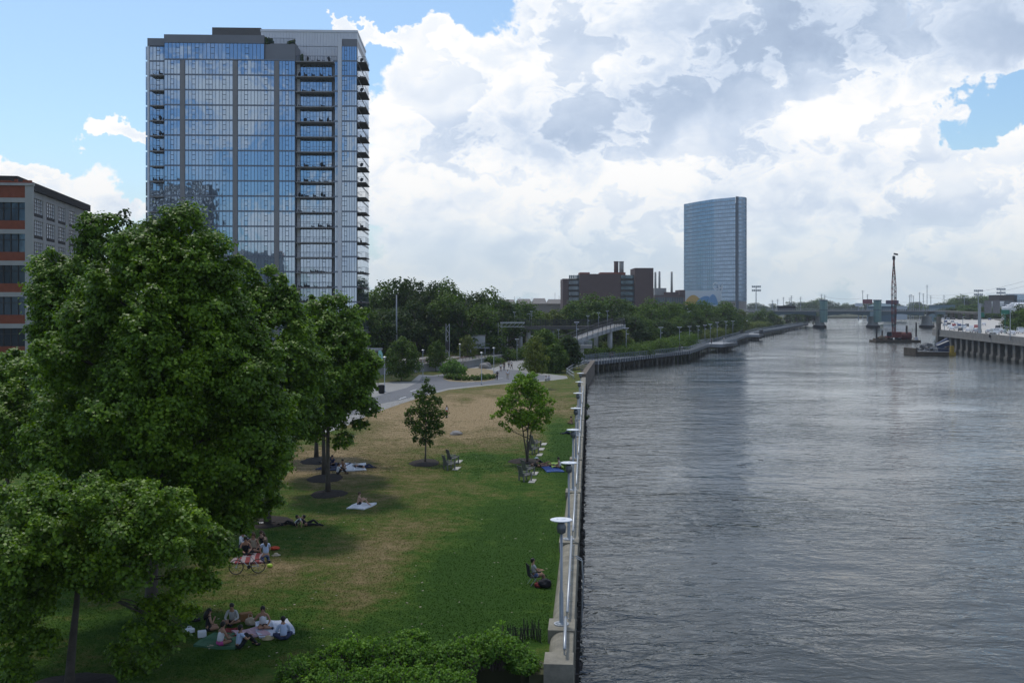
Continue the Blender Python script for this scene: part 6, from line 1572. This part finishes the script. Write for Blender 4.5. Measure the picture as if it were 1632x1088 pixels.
    if bottom:
        pts = [pel+Vector((0, 0, .05)), pel+Vector((0, 0, -.02))]; rr = [(.155, .13), (.158, .13)]; e = [(0, 1)]
        for b0 in legs:
            n0 = len(pts); pts += [V[b0], V[b0+1]]; rr += [.108, .098]; e += [(1, n0), (n0, n0+1)]
            if leg == 2: pts += [V[b0+2], V[b0+3], V[b0+4]+Vector((0, 0, .03))]; rr += [.070, .066, .052]; e += [(n0+1, n0+2), (n0+2, n0+3), (n0+3, n0+4)]
        skin_mesh('trousers' if leg == 2 else 'shorts', pts, e, rr, CLO[bottom], body)
    for b0 in legs:
        g = MB(); p = V[b0+4].lerp(V[b0+5], .5); g.lump((p.x, p.y, p.z-.01), .05, .12, .05, b0, .05, 2)
        if shoes: g.build('shoe', CLO[shoes], body)
    hc = up(.70); g = MB(); g.smooth = True
    q = up(.70, 0, -.02); g.lump(q, .098, .105, .10, 3, .06, 2)
    if longh:
        a = up(.69, 0, -.05); g.tube([a, up(.58, 0, -.10), up(.44, 0, -.15), up(.32, 0, -.155)], [.085, .095, .08, .03], 9)
    else: g.lump(up(.655, 0, -.05), .085, .07, .08, 5, .06, 2)
    g.build('hair', HR[hair], body)
    g = MB()
    for sx in (-.034, .034): g.lump(up(.665, sx, .088), .014, .008, .009 if not glasses else .018, 1, 0, 1)
    g.lump(up(.605, 0, .086), .022, .006, .006, 1, 0, 1)
    g.build('face', MATS['eye'], body)
    g = MB()
    for sx in (-1, 1): g.lump(up(.66, sx*.092, 0), .012, .024, .032, 2, 0, 1)
    g.build('ear', SK[skin], body)
    if hat:
        g = MB(); h = up(.75); g.smooth = True; g.lathe((h.x, h.y, h.z-.02), [(.11, 0), (.19, .0), (.19, .012), (.108, .02), (.10, .09), (.03, .11)], 16); g.build('hat', CLO[hat], body)
    return body

def blanket(px, py, w, d, yaw, mat, label, cat='blanket', name='blanket', seed=1, amp=.06, group=None, stripes=None, dx=0, dy=0):
    X, Y = at(px, py)[:2]; n = 14; rnd = random.Random(seed); ph = [rnd.uniform(0, 6) for _ in range(4)]
    g = MB(); vs = []
    for L_ in (1, 0):
        for j in range(n+1):
            for i in range(n+1):
                u, v = i/n-.5, j/n-.5; z = .02+amp*(.5+.5*math.sin(7*u+ph[0]+3*v))*(.5+.5*math.sin(9*v+ph[1]))+(amp*.8 if (i*j*seed) % 7 == 0 else 0)
                ww = 1+.07*math.sin(5*v+ph[2]); dd = 1+.07*math.sin(6*u+ph[3]); vs.append((u*w*ww, v*d*dd, z if L_ else .006))
    m = (n+1)**2; fs = []
    for j in range(n):
        for i in range(n):
            a = j*(n+1)+i; fs.append([a, a+1, a+n+2, a+n+1]); fs.append([m+a, m+a+n+1, m+a+n+2, m+a+1])
    bd = [i for i in range(n+1)]+[j*(n+1)+n for j in range(1, n+1)]+[n*(n+1)+i for i in range(n-1, -1, -1)]+[j*(n+1) for j in range(n-1, 0, -1)]
    g.v = [tuple(v) for v in vs]; g.f = fs+[[bd[i], m+bd[i], m+bd[(i+1) % len(bd)], bd[(i+1) % len(bd)]] for i in range(len(bd))]; g.mi = [0]*len(g.f); g.sm = [False]*len(g.f)
    mats = [mat]
    if stripes:
        mats = [mat, stripes]
        for k in range(len(fs)): i = (k//2) % n; g.mi[k] = 1 if i % 4 < 2 else 0
    o = g.build(name, mats); o.location = (X, Y, .008); o.rotation_euler = (0, 0, R(yaw)); return tag(o, label, cat, group)
def thing1(name, label, cat, px, py, fn, mats, z=0, yaw=0, group=None):
    g = MB(); fn(g); o = g.build(name, mats); X, Y = at(px, py)[:2]; o.location = (X, Y, z+.01); o.rotation_euler = (0, 0, R(yaw)); return tag(o, label, cat, group)
def hat_fn(g): g.smooth = True; g.lathe((0, 0, 0), [(.23, .01), (.24, .02), (.12, .03), (.11, .11), (.04, .14)], 18)
def bag_fn(w, d, h):
    def f(g): g.lump((0, 0, h*.45), w/2, d/2, h*.55, 3, .15, 2, floor=0); g.tube([(-w*.25, 0, h*.8), (-w*.15, 0, h*1.3), (w*.15, 0, h*1.3), (w*.25, 0, h*.8)], .015, 5)
    return f
def box_fn(w, d, h):
    def f(g): g.obox((0, 0, h/2), w/2, d/2, h/2); g.obox((0, 0, h+.01), w/2*.9, d/2*.9, .01)
    return f
M('green_cloth', (.06, .15, .08), .9); M('straw', (.46, .38, .22), .9, scale=8); M('wicker', (.22, .11, .04), .8, scale=10); M('lime', (.45, .62, .06), .6); M('blue_mat', (.05, .11, .33), .8); M('pink_cloth', (.55, .38, .42), .9); M('red_cloth', (.20, .03, .03), .9); M('red_bag', (.55, .06, .02), .7)

# picnic group near the bottom
GP = 'picnic group of six by the thicket'
blanket(437, 1002, 1.4, 1.9, 20, CLO['pale blue'] if 0 else M('sheet', (.50, .54, .62), .9), 'large pale blue and white sheet under the woman in black shorts', seed=3, amp=.05)
blanket(356, 1022, 1.7, 1.7, -10, MATS['green_cloth'], 'green cloth under the picnickers nearest the camera', seed=4)
blanket(400, 1010, 1.2, 1.0, 30, MATS['pink_cloth'], 'small pale pink cloth in the middle of the picnic', seed=5)
blanket(370, 1009, .7, .9, 0, MATS['red_cloth'], 'small dark red cloth in the middle of the picnic', seed=6)
person(331, 1006, -60, 'side', 'person in a dark dress with long dark hair at the left of the picnic', 'black', 'black', 'tan', 'dark', True, GP, sleeve=0, leg=1)
person(371, 994, 180, 'cross', 'person in a loose grey shirt sitting cross legged, facing the camera', 'grey', 'black', 'tan', 'dark', False, GP, sleeve=2, leg=1)
person(419, 1001, 190, 'side', 'woman in a white tank top and black shorts with sunglasses on the pale sheet', 'white', 'black', 'tan', 'dark', True, GP, sleeve=-1, leg=1, glasses=True)
person(350, 1029, -40, 'cross', 'person in a white tank top and pink shorts with back to the camera', 'white', 'pink', 'tan', 'dark', False, GP, sleeve=-1, leg=1)
person(380, 1034, -50, 'knees', 'person in a pale tee shirt and dark trousers leaning forward in front', 'pale blue', 'black', 'tan', 'dark', False, GP, sleeve=1, leg=2)
person(452, 1020, 20, 'cross', 'person in a pale blue patterned blouse seen from behind, hair in a bun', 'pale blue', 'navy', 'tan', 'dark', False, GP, sleeve=2, leg=2)
thing1('straw_hat', 'straw hat lying on the grass between the sheet and the pale blue blouse', 'hat', 427, 1018, hat_fn, MATS['straw'])
thing1('plastic_bag', 'crumpled white bag at the left end of the picnic', 'bag', 302, 1008, bag_fn(.42, .4, .2), CLO['white'])
thing1('cool_box', 'small white box on the grass beside the dark dress', 'box', 322, 1014, box_fn(.32, .3, .2), CLO['white'], yaw=20)
thing1('tote_bag', 'cream tote bag standing beside the woman with sunglasses', 'bag', 399, 997, bag_fn(.4, .25, .36), CLO['beige'])
thing1('wicker_basket', 'brown wicker basket behind the picnic between two sitters', 'basket', 392, 988, box_fn(.5, .35, .28), MATS['wicker'], yaw=25)
thing1('sandals', 'pair of pale sandals in front of the green cloth', 'sandals', 336, 1031, lambda g: (g.lump((-.09, 0, .03), .05, .13, .03, 1, .05, 1), g.lump((.09, .05, .03), .05, .13, .03, 2, .05, 1)), CLO['beige'], yaw=60)
thing1('paper_plate', 'white paper plate with food on the pink cloth', 'plate', 388, 1012, lambda g: (g.lathe((0, 0, .03), [(.05, 0), (.13, .02), (.13, .03), (.02, .015)], 16), g.lump((0, 0, .06), .05, .05, .03, 1, .2, 1)), CLO['white'])
thing1('black_bag', 'small black bag on the grass left behind the dark dress', 'bag', 312, 990, bag_fn(.4, .3, .16), CLO['black'])

# second group with bicycle
GS = 'group on the red striped blanket'; GSC = 1.12
blanket(396, 891, 1.6, 2.0, 10, MATS['red_cloth'], 'red and white striped blanket behind the standing bicycle', seed=7, stripes=M('faded_red', (.30, .24, .24), .9))
person(391, 884, 200, 'cross', 'person in a black top with bare shoulders on the striped blanket', 'black', 'black', 'tan', 'dark', False, GS, scale=GSC, sleeve=-1, leg=2)
person(385, 874, -120, 'knees', 'dark haired person with a dark cap at the back left of the striped blanket', 'white', 'navy', 'tan', 'dark', False, GS, scale=GSC, sleeve=2, leg=2)
person(420, 874, 150, 'cross', 'person with long brown hair sitting behind the pale blue shirt', 'black', 'black', 'pale', 'brown', True, GS, scale=GSC, sleeve=0, leg=1)
person(404, 879, 180, 'side', 'person in a beige top half hidden in the middle of the striped blanket', 'beige', 'black', 'tan', 'brown', True, GS, scale=GSC, sleeve=0, leg=1)
person(424, 895, 25, 'kneel', 'person kneeling in a pale blue shirt and jeans, back to the camera', 'pale blue', 'jeans', 'pale', 'brown', True, GS, scale=GSC, sleeve=1, leg=2)
thing1('cushion', 'bright red cushion on the grass right of the striped blanket', 'cushion', 438, 876, lambda g: g.lump((0, 0, .1), .26, .22, .1, 2, .1, 2), MATS['red_bag'], group=None)
thing1('sun_hat', 'pale sun hat lying right of the kneeling person', 'hat', 440, 885, hat_fn, CLO['beige'])
thing1('helmet', 'lime yellow helmet lying at the feet of the kneeling person', 'helmet', 430, 904, lambda g: g.lump((0, 0, .09), .15, .12, .11, 2, .05, 2, floor=0), MATS['lime'])

def bicycle(px, py, yaw, label, lying=False, frame='silver', z=0):
    X, Y = at(px, py)[:2]; r = empty('bicycle', (X, Y, .36 if not lying else .08), R(yaw), label, 'bicycle')
    r.rotation_euler = (R(82) if lying else R(8), 0, R(yaw))
    for x in (-.52, .52):
        g = MB(); n = 20; pts = [(x+.33*math.cos(2*PI*i/n), 0, .33*math.sin(2*PI*i/n)-.0) for i in range(n+1)]
        g.tube(pts, .022, 6); w = g.build('wheel', MATS['black'], r)
        g = MB()
        for i in range(10): a = PI*i/5; g.bar((x, 0, 0), (x+.32*math.cos(a), 0, .32*math.sin(a)), .006, .006)
        g.cyl((x, -.04, 0), (x, .04, 0), .03, n=8); g.build('spokes', MATS['galv'], w)
    g = MB(); bb_ = (-.08, 0, -.02); st_ = (-.18, 0, .46); hd = (.36, 0, .50); hb = (.38, 0, .38)
    for a, b_ in ((bb_, st_), (st_, hd), (bb_, hb), ((-.52, 0, 0), bb_), ((-.52, 0, 0), st_), ((.52, 0, 0), hb), (hb, hd)): g.cyl(a, b_, .019, n=6)
    g.build('frame', paint(frame if frame != 'silver' else 'silver', (.42, .44, .46)), r)
    g = MB(); g.tube([(.30, -.28, .62), (.40, -.12, .62), (.38, 0, .60), (.40, .12, .62), (.30, .28, .62)], .014, 6); g.cyl(hd, (.38, 0, .60), .016, n=6); g.build('handlebar', MATS['black'], r)
    g = MB(); g.lump((-.2, 0, .60), .13, .06, .035, 1, .05, 1); g.cyl(st_, (-.2, 0, .58), .014, n=6); g.build('saddle', MATS['black'], r)
    g = MB(); g.cyl((-.08, -.05, -.02), (-.08, .05, -.02), .09, n=12); g.bar((-.08, .06, -.02), (.02, .08, -.17), .02, .02); g.bar((-.08, -.06, -.02), (-.18, -.08, .13), .02, .02); g.build('crank', MATS['black'], r)
    return r
bicycle(394, 914, 195, 'silver bicycle standing on the grass beside the striped blanket')
bicycle(417, 834, 10, 'white framed bicycle lying on the shaded grass behind the striped blanket group', lying=True)
bicycle(528, 746, 20, 'dark bicycle lying on the grass just behind the nearest bare trunk', lying=True, frame='dark grey')
bicycle(520, 738, -30, 'dark bicycle lying farther back by the second mulch ring', lying=True, frame='dark grey')

GL = 'couple lying in the shade'
person(470, 838, 90, 'prop', 'person in black and white reclining on the shaded grass', 'white', 'black', 'pale', 'dark', False, None, sleeve=1)
person(488, 838, -90, 'prop', 'person all in black leaning back with legs towards the river', 'black', 'black', 'tan', 'dark', False, None, sleeve=2)
blanket(576, 807, 1.3, 1.9, -15, CLO['white'], 'white towel under the bare backed sunbather', 'towel', 'towel', seed=9)
person(571, 806, -70, 'knees', 'bare backed sunbather sitting on a white towel in the middle of the lawn', None, 'black', 'pale', 'brown', False, None, leg=1, shoes=None)
blanket(563, 745, 2.0, 3.5, 10, CLO['white'], 'white blanket strewn with things behind the bare trunk', seed=11)
blanket(532, 744, 1.8, 3.5, -10, CLO['navy'], 'dark blanket behind the nearest bare trunk', seed=12)
person(538, 756, -60, 'knees', 'person in a white shirt and dark trousers sitting right of the bare trunk', 'white', 'black', 'tan', 'dark', sleeve=1)
person(547, 749, 170, 'cross', 'sunburnt person without a shirt sitting behind the white shirt', None, 'navy', 'tan', 'dark', leg=1)
person(531, 742, 160, 'cross', 'person in dark clothes sitting beside the dark bicycles', 'navy', 'black', 'tan', 'dark')
person(580, 746, -90, 'lie', 'person in dark clothes lying at the right end of the white blanket', 'black', 'navy', 'pale', 'brown')
thing1('backpack', 'grey backpack on the white blanket behind the trunk', 'backpack', 566, 744, bag_fn(.4, .5, .3), CLO['grey'])
# child
person(712, 664, 170, 'stand', 'child in a white top and red shorts standing on the dry lawn', 'white', 'red', 'brown', 'dark', True, scale=.80, sleeve=0, leg=1, shoes='white')
# couple on the blue mat
blanket(878, 747, 1.3, 3.4, -80+90, MATS['blue_mat'], 'bright blue mat by the river wall beside the young tree', 'mat', 'blue_mat', seed=13)
blanket(886, 742, .9, 2.4, 5, MATS['lime'], 'lime green towel on the blue mat', 'towel', 'towel', seed=14)
person(866, 742, -100, 'prop', 'person in a white hat and black clothes leaning back on the blue mat', 'black', 'black', 'tan', 'dark', hat='white', sleeve=1, leg=1)
person(858, 744, -80, 'lie', 'dark haired person in black lying beside the white hat', 'black', 'black', 'tan', 'dark', sleeve=0, leg=1)
person(893, 746, 90, 'cross', 'person in a white top sitting at the wall end of the blue mat', 'white', 'black', 'tan', 'dark', sleeve=0, leg=1)
# reader in a folding chair
X, Y = at(851, 931)[:2]; r = empty('folding_chair', (X, Y, 0), R(-75), 'black folding camp chair under the reader by the river wall', 'chair')
g = MB(); g.box(-.27, .27, -.24, .24, .38, .42); g.build('seat', CLO['black'], r); g = MB(); g.obox((0, -.27, .68), .27, .015, .30, 0, R(8)); g.build('backrest', CLO['black'], r)
for sx in (-.26, .26):
    g = MB(); g.cyl((sx, .24, 0), (sx, -.24, .62), .012, n=6); g.build('leg', MATS['steel_pole'], r); g = MB(); g.cyl((sx, -.24, 0), (sx, .24, .62), .012, n=6); g.build('leg', MATS['steel_pole'], r)
    g = MB(); g.box(sx-.03, sx+.03, -.25, .26, .61, .64); g.build('armrest', CLO['black'], r)
person(851, 931, -75, 'chair', 'person in a grey shirt and blue shorts sitting in a camp chair by the wall', 'grey', 'jeans', 'tan', 'dark', False, None, z=-.05, leg=1, pos=(X, Y))
thing1('black_backpack', 'large black backpack on the grass in front of the camp chair', 'backpack', 868, 936, bag_fn(.6, .5, .42), CLO['black'])
thing1('red_bag', 'small red and white bag beside the camp chair', 'bag', 857, 936, bag_fn(.3, .3, .26), MATS['red_cloth'])
# on and by the wall, far
person(912, 676, 60, 'cross', 'bare backed person sitting on the grass edge by the river wall', None, 'beige', 'tan', 'dark', leg=1)
person(909, 692, 100, 'lie', 'person in dark green lying by the foot of the river wall', 'navy', 'navy', 'tan', 'dark')
GW = 'walkers at the path fork'
for a in [(792.5, 605.5, 160, 'walk', 'walker all in black with a white cap in front of the hedge', 'black', 'black', 'tan', 'dark', 'white'), (798, 592, 180, 'walk', 'walker in a white tank top and black shorts at the path fork', 'white', 'black', 'brown', 'dark', None),
          (803.5, 590, 10, 'stand', 'walker in dark clothes at the centre of the path fork', 'black', 'navy', 'tan', 'dark', None), (809, 604, 180, 'walk', 'walker in pale clothes nearest the olive tree', 'white', 'beige', 'tan', 'fair', None),
          (815, 588, 200, 'walk', 'walker in a white tee shirt bending at the foot of the pale ramp', 'white', 'black', 'pale', 'fair', 'white'), (811, 586, 0, 'walk', 'walker in dark trousers going up the pale ramp', 'grey', 'navy', 'tan', 'dark', None)]:
    person(a[0], a[1], a[2], a[3], a[4], a[5], a[6], a[7], a[8], False, GW, hat=a[9], leg=1 if 'shorts' in a[4] else 2)
for a in [(870, 607, 200, 'white', 'left'), (875, 606, 170, 'pale blue', 'right')]:
    person(a[0], a[1], a[2], 'knees', 'person in %s clothes on the grass behind the olive tree, %s of two' % (a[3], a[4]), a[3], 'grey', 'pale', 'dark')
# on the boardwalk
def onb(px, Y, yaw, lab, top, bot, zz=.56): person(0, 0, yaw, 'walk', lab, top, bot, 'tan', 'dark', pos=(xx(px, Y), Y), z=zz)
onb(972, 242, -70, 'left walker in black on the near boardwalk', 'black', 'black'); onb(976, 243.5, -70, 'right walker in black on the near boardwalk', 'black', 'navy')
onb(1083, 280, 120, 'walker in dark blue near the end of the ribbed boardwalk', 'navy', 'black'); onb(1087, 281, 120, 'walker in a white top near the end of the ribbed boardwalk', 'white', 'grey')
onb(1154, 362, 160, 'walker in white past the first lookout', 'white', 'grey'); onb(1134, 338, 160, 'walker in dark clothes on the first lookout', 'black', 'black')

# ------------------------------------------------------------------ chairs, stepping stones, mulch
def lounge():
    r = empty('lawn_chair')
    g = MB()
    for i in range(6): g.obox((0, -.22+i*.10, .36-i*-.012), .27, .042, .012)
    g.build('seat', MATS['grey_wood'], r)
    g = MB()
    for i in range(6): g.obox((-.25+i*.1, -.36, .66), .042, .012, .40, 0, R(18))
    g.obox((0, -.33, .55), .29, .012, .03, 0, R(18)); g.build('backrest', MATS['grey_wood'], r)
    for sx in (-.33, .33):
        g = MB(); g.obox((sx, 0, .56), .06, .36, .014); g.build('armrest', MATS['grey_wood'], r)
        for y in (-.28, .28): g = MB(); g.box(sx-.025, sx+.025, y-.04, y+.04, 0, .55); g.build('leg', MATS['grey_wood'], r)
    return r
lc = lounge(); first = True
for px, py, lab in [(722, 738, 'grey wooden lawn chair, farther of the pair right of the dark young tree'), (716, 748, 'grey wooden lawn chair, nearer of the pair right of the dark young tree'),
                    (842, 756, 'grey wooden lawn chair, farther of the pair in front of the bright young tree'), (837, 766, 'grey wooden lawn chair, nearer of the pair in front of the bright young tree'),
                    (854, 713, 'grey wooden lawn chair, farthest of the two behind the bright young tree'), (850, 723, 'grey wooden lawn chair, nearer of the two behind the bright young tree')]:
    o = lc if first else copy_tree(lc); first = False; X, Y = at(px, py)[:2]; o.location = (X, Y, .01); o.rotation_euler = (0, 0, R(-62)); o.scale = (1.12, 1.12, 1.12); tag(o, lab, 'lawn chair', 'lawn chairs facing the river')
M('stone_slab', (.43, .41, .36), .85, var=.15, scale=2)
k = 0
for px, py, lab in [(731, 736, 'farther of two pale slabs beside the left pair of chairs'), (727.5, 747, 'nearer of two pale slabs beside the left pair of chairs'), (852, 755, 'farther of two pale slabs beside the chairs in front'), (848.5, 767, 'nearer of two pale slabs beside the chairs in front'),
                    (867, 708, 'farthest of three pale slabs beside the rear chairs'), (863, 716, 'middle of three pale slabs beside the rear chairs'), (860, 725, 'nearest of three pale slabs beside the rear chairs')]:
    g = MB(); g.obox((0, 0, .02), .23, .75, .03, 0); o = g.build('stepping_stone', MATS['stone_slab']); X, Y = at(px, py)[:2]; o.location = (X, Y, .01); o.rotation_euler = (0, 0, R(-8)); tag(o, lab, 'stepping stone', 'pale slabs beside the lawn chairs')
for px, py, rx, ry, lab in [(677, 737.5, 1.22, 2.2, 'dark mulch ring round the slim dark young tree'), (835, 735, 1.3, 1.7, 'dark mulch ring round the bright green young tree'), (524, 787, 1.25, 1.7, 'mulch ring round the nearest bare trunk'), (519, 762, 1.3, 2.2, 'mulch ring round the second trunk in the row'), (508, 734, 1.4, 2.4, 'mulch ring round the farthest trunk in the row'), (110, 1098, 1.5, 1.6, 'mulch ring round the trunk at the lower left corner'), (430, 832, 1.3, 1.8, 'mulch ring behind the lying white bicycle')]:
    g = MB(); n = 40; rr = random.Random(px); X, Y = at(px, py)[:2]; vs = [(0, 0, .09)]; ph = rr.uniform(0, 6)
    for q, z in ((.55, .075), (.88, .04), (1.0, .008)):
        for i in range(n): a = 2*PI*i/n; k_ = q*(1+.05*math.sin(3*a+ph)+.03*math.sin(8*a)+rr.uniform(-.025, .025)); vs.append((math.cos(a)*rx*k_, math.sin(a)*ry*k_, z+rr.uniform(-.008, .012)))
    fs = [[0, 1+i, 1+(i+1) % n] for i in range(n)]
    for ring in range(2):
        for i in range(n): a = 1+ring*n; fs.append([a+i, a+n+i, a+n+(i+1) % n, a+(i+1) % n])
    g.add(vs, fs); o = g.build('mulch_ring', MATS['mulch']); o.location = (X, Y, .012); tag(o, lab, 'mulch ring', 'mulch rings on the lawn')

# ------------------------------------------------------------------ inlet, stick fence, grass
r = empty('stick_fence', at(835, 1030)[:2]+(0,), 0, 'low rickety fence of thin dark sticks between the thicket and the river wall', 'fence')
g = MB(); rr = random.Random(2); X0, Y0 = at(835, 1030)[:2]
for i in range(46):
    px = 806+i*1.25; py = 1022+6*math.sin(i*.15)+rr.uniform(-1, 1); x, y = at(px, py)[:2]; h = rr.uniform(.45, .8); g.cyl((x-X0, y-Y0, -.1), (x-X0+rr.uniform(-.12, .12), y-Y0+rr.uniform(-.05, .05), h), .014, n=5)
for z in (.25, .5):
    for i in range(12): a = at(806+i*4.8, 1022)[:2]; b_ = at(806+(i+1)*4.8, 1022)[:2]; g.bar((a[0]-X0, a[1]-Y0, z), (b_[0]-X0, b_[1]-Y0, z+rr.uniform(-.04, .04)), .015, .02)
g.build('sticks', MATS['dark_timber'], r)
for i, (px, py, rx, ry, H, lb) in enumerate(((931, 655, .35, .8, .9, 'nearer weedy sapling growing out of the river side of the wall'), (933, 672, .3, .6, .6, 'second weedy sapling growing out of the river side of the wall'))):
    Y = F*(CZ+1.2)/(py+10-HZ)+6; bush('weed', lb, 0, 0, rx, ry, H, 200+i, 'leaf_dark', 70, .14, 7, 'weeds on the river wall', 'weed', z=-.8, pos=(wallx(Y)+.35, Y), r=.28)
# steel ladder on the river side
Yl = 48.5; rr0 = empty('wall_ladder', (wallx(Yl)+.2, Yl, -1.6), 0, 'steel ladder fixed to the river side of the wall near the first disc lamp', 'ladder'); g = MB()
for q in (-.22, .22): g.tube([(0, q, -1), (.1, q, 1.6), (.05, q, 2.6), (-.25, q, 2.75)], .03, 6)
g.build('rail', MATS['galv'], rr0); g = MB()
for q in range(9): g.cyl((.05, -.22, -.8+q*.3), (.05, .22, -.8+q*.3), .02, n=5)
g.build('rung', MATS['galv'], rr0)
# floating driftwood
rr = random.Random(9)
for i, (px, py, L_) in enumerate(((1213, 733, .5), (1172, 796, .55), (1130, 838, .4), (1182, 741, .7), (1139, 898, .35), (970, 729, .25))):
    X, Y = at(px, py, z=WZ_)[:2]; g = MB(); g.cyl((-L_/2, 0, -.01), (L_/2, .1, .0), .03, .015, n=6); o = g.build('driftwood', MATS['dark_timber']); o.location = (X, Y, WZ_+.01); tag(o, 'dark piece of driftwood floating on the river, %s from the left' % ordw([4, 5, 2, 3, 1, 0][i] if 0 else {1213: 5, 1172: 3, 1130: 1, 1182: 4, 1139: 2, 970: 0}[px]), 'driftwood', 'driftwood floating on the river')

rr = random.Random(21); g = MB()
for _ in range(260):
    Y_ = 1/(1/37-(1/37-1/110)*rr.random()); X_ = rr.uniform(-.38*Y_, wallx(Y_)-1.3); s = rr.uniform(.02, .06)
    if Y_ < 40 and X_ > -4: continue
    g.lump((X_, Y_, .03), s, s*rr.uniform(.6, 1.5), .01, rr.random()*50, .3, 1)
tag(g.build('leaf_litter', M('litter', (.33, .30, .22), .9, var=.5, scale=9)), 'scattered fallen leaves and scraps on the lawn', 'litter', kind='stuff')
# grass tufts, one object, the same colour field as the lawn
def tufts(name, n, y0, y1, hmin, hmax, w, seed, label):
    rng = np.random.default_rng(seed)
    u = rng.random(n); Y = 1/(1/y0-(1/y0-1/y1)*u)
    x1 = wallx(Y)-1.05; x0 = np.maximum(-24, -.52*Y); 
    X = x0+(x1-x0)*rng.random(n)
    ok = ~((Y < 39.6) & (X > -3.4)); ok &= ~((Y < 36.8) & (X > -9)) ; X = X[ok]; Y = Y[ok]; n = len(X)
    a = rng.uniform(0, PI, n); h = rng.uniform(hmin, hmax, n); ln = rng.normal(size=(n, 2))*.6
    P = np.zeros((n, 3, 3)); dx = np.cos(a)*w; dy = np.sin(a)*w
    P[:, 0] = np.stack([X-dx, Y-dy, np.full(n, .005)], 1); P[:, 1] = np.stack([X+dx, Y+dy, np.full(n, .005)], 1); P[:, 2] = np.stack([X+ln[:, 0]*h, Y+ln[:, 1]*h, h], 1)
    me = bpy.data.meshes.new(name); me.vertices.add(n*3); me.vertices.foreach_set('co', P.reshape(-1).astype(np.float32)); me.loops.add(n*3); me.loops.foreach_set('vertex_index', np.arange(n*3, dtype=np.int32))
    me.polygons.add(n); me.polygons.foreach_set('loop_start', np.arange(0, n*3, 3, dtype=np.int32)); me.polygons.foreach_set('loop_total', np.full(n, 3, dtype=np.int32)); me.materials.append(MATS['lawn']); me.update()
    o = bpy.data.objects.new(name, me); COL.objects.link(o); tag(o, label, 'grass', kind='stuff')
tufts('grass', 130000, 35.5, 80, .02, .06, .02, 1, 'short mown grass blades on the near lawn')
tufts('grass', 50000, 80, 150, .02, .06, .04, 2, 'short dry grass blades on the far lawn')
for c in [o for o in bpy.data.objects if o.parent is None and o.get('category') is None and o.get('kind') is None and o.type == 'EMPTY']: print('UNTAGGED', c.name)

# ------------------------------------------------------------------ air
g = MB(); g.box(-1500, 2600, -160, 3000, -7, 125)
o = g.build('haze', M('x_unused') if 0 else bpy.data.materials.new('haze')); m = o.data.materials[0]; m.use_nodes = True; t_ = m.node_tree
for n in list(t_.nodes):
    if n.type == 'BSDF_PRINCIPLED': t_.nodes.remove(n)
pv_ = t_.nodes.new('ShaderNodeVolumePrincipled'); pv_.inputs['Color'].default_value = (.86, .93, 1, 1); pv_.inputs['Density'].default_value = .00012; pv_.inputs['Anisotropy'].default_value = .2
t_.links.new(pv_.outputs[0], t_.nodes['Material Output'].inputs['Volume']); tag(o, kind='stuff')
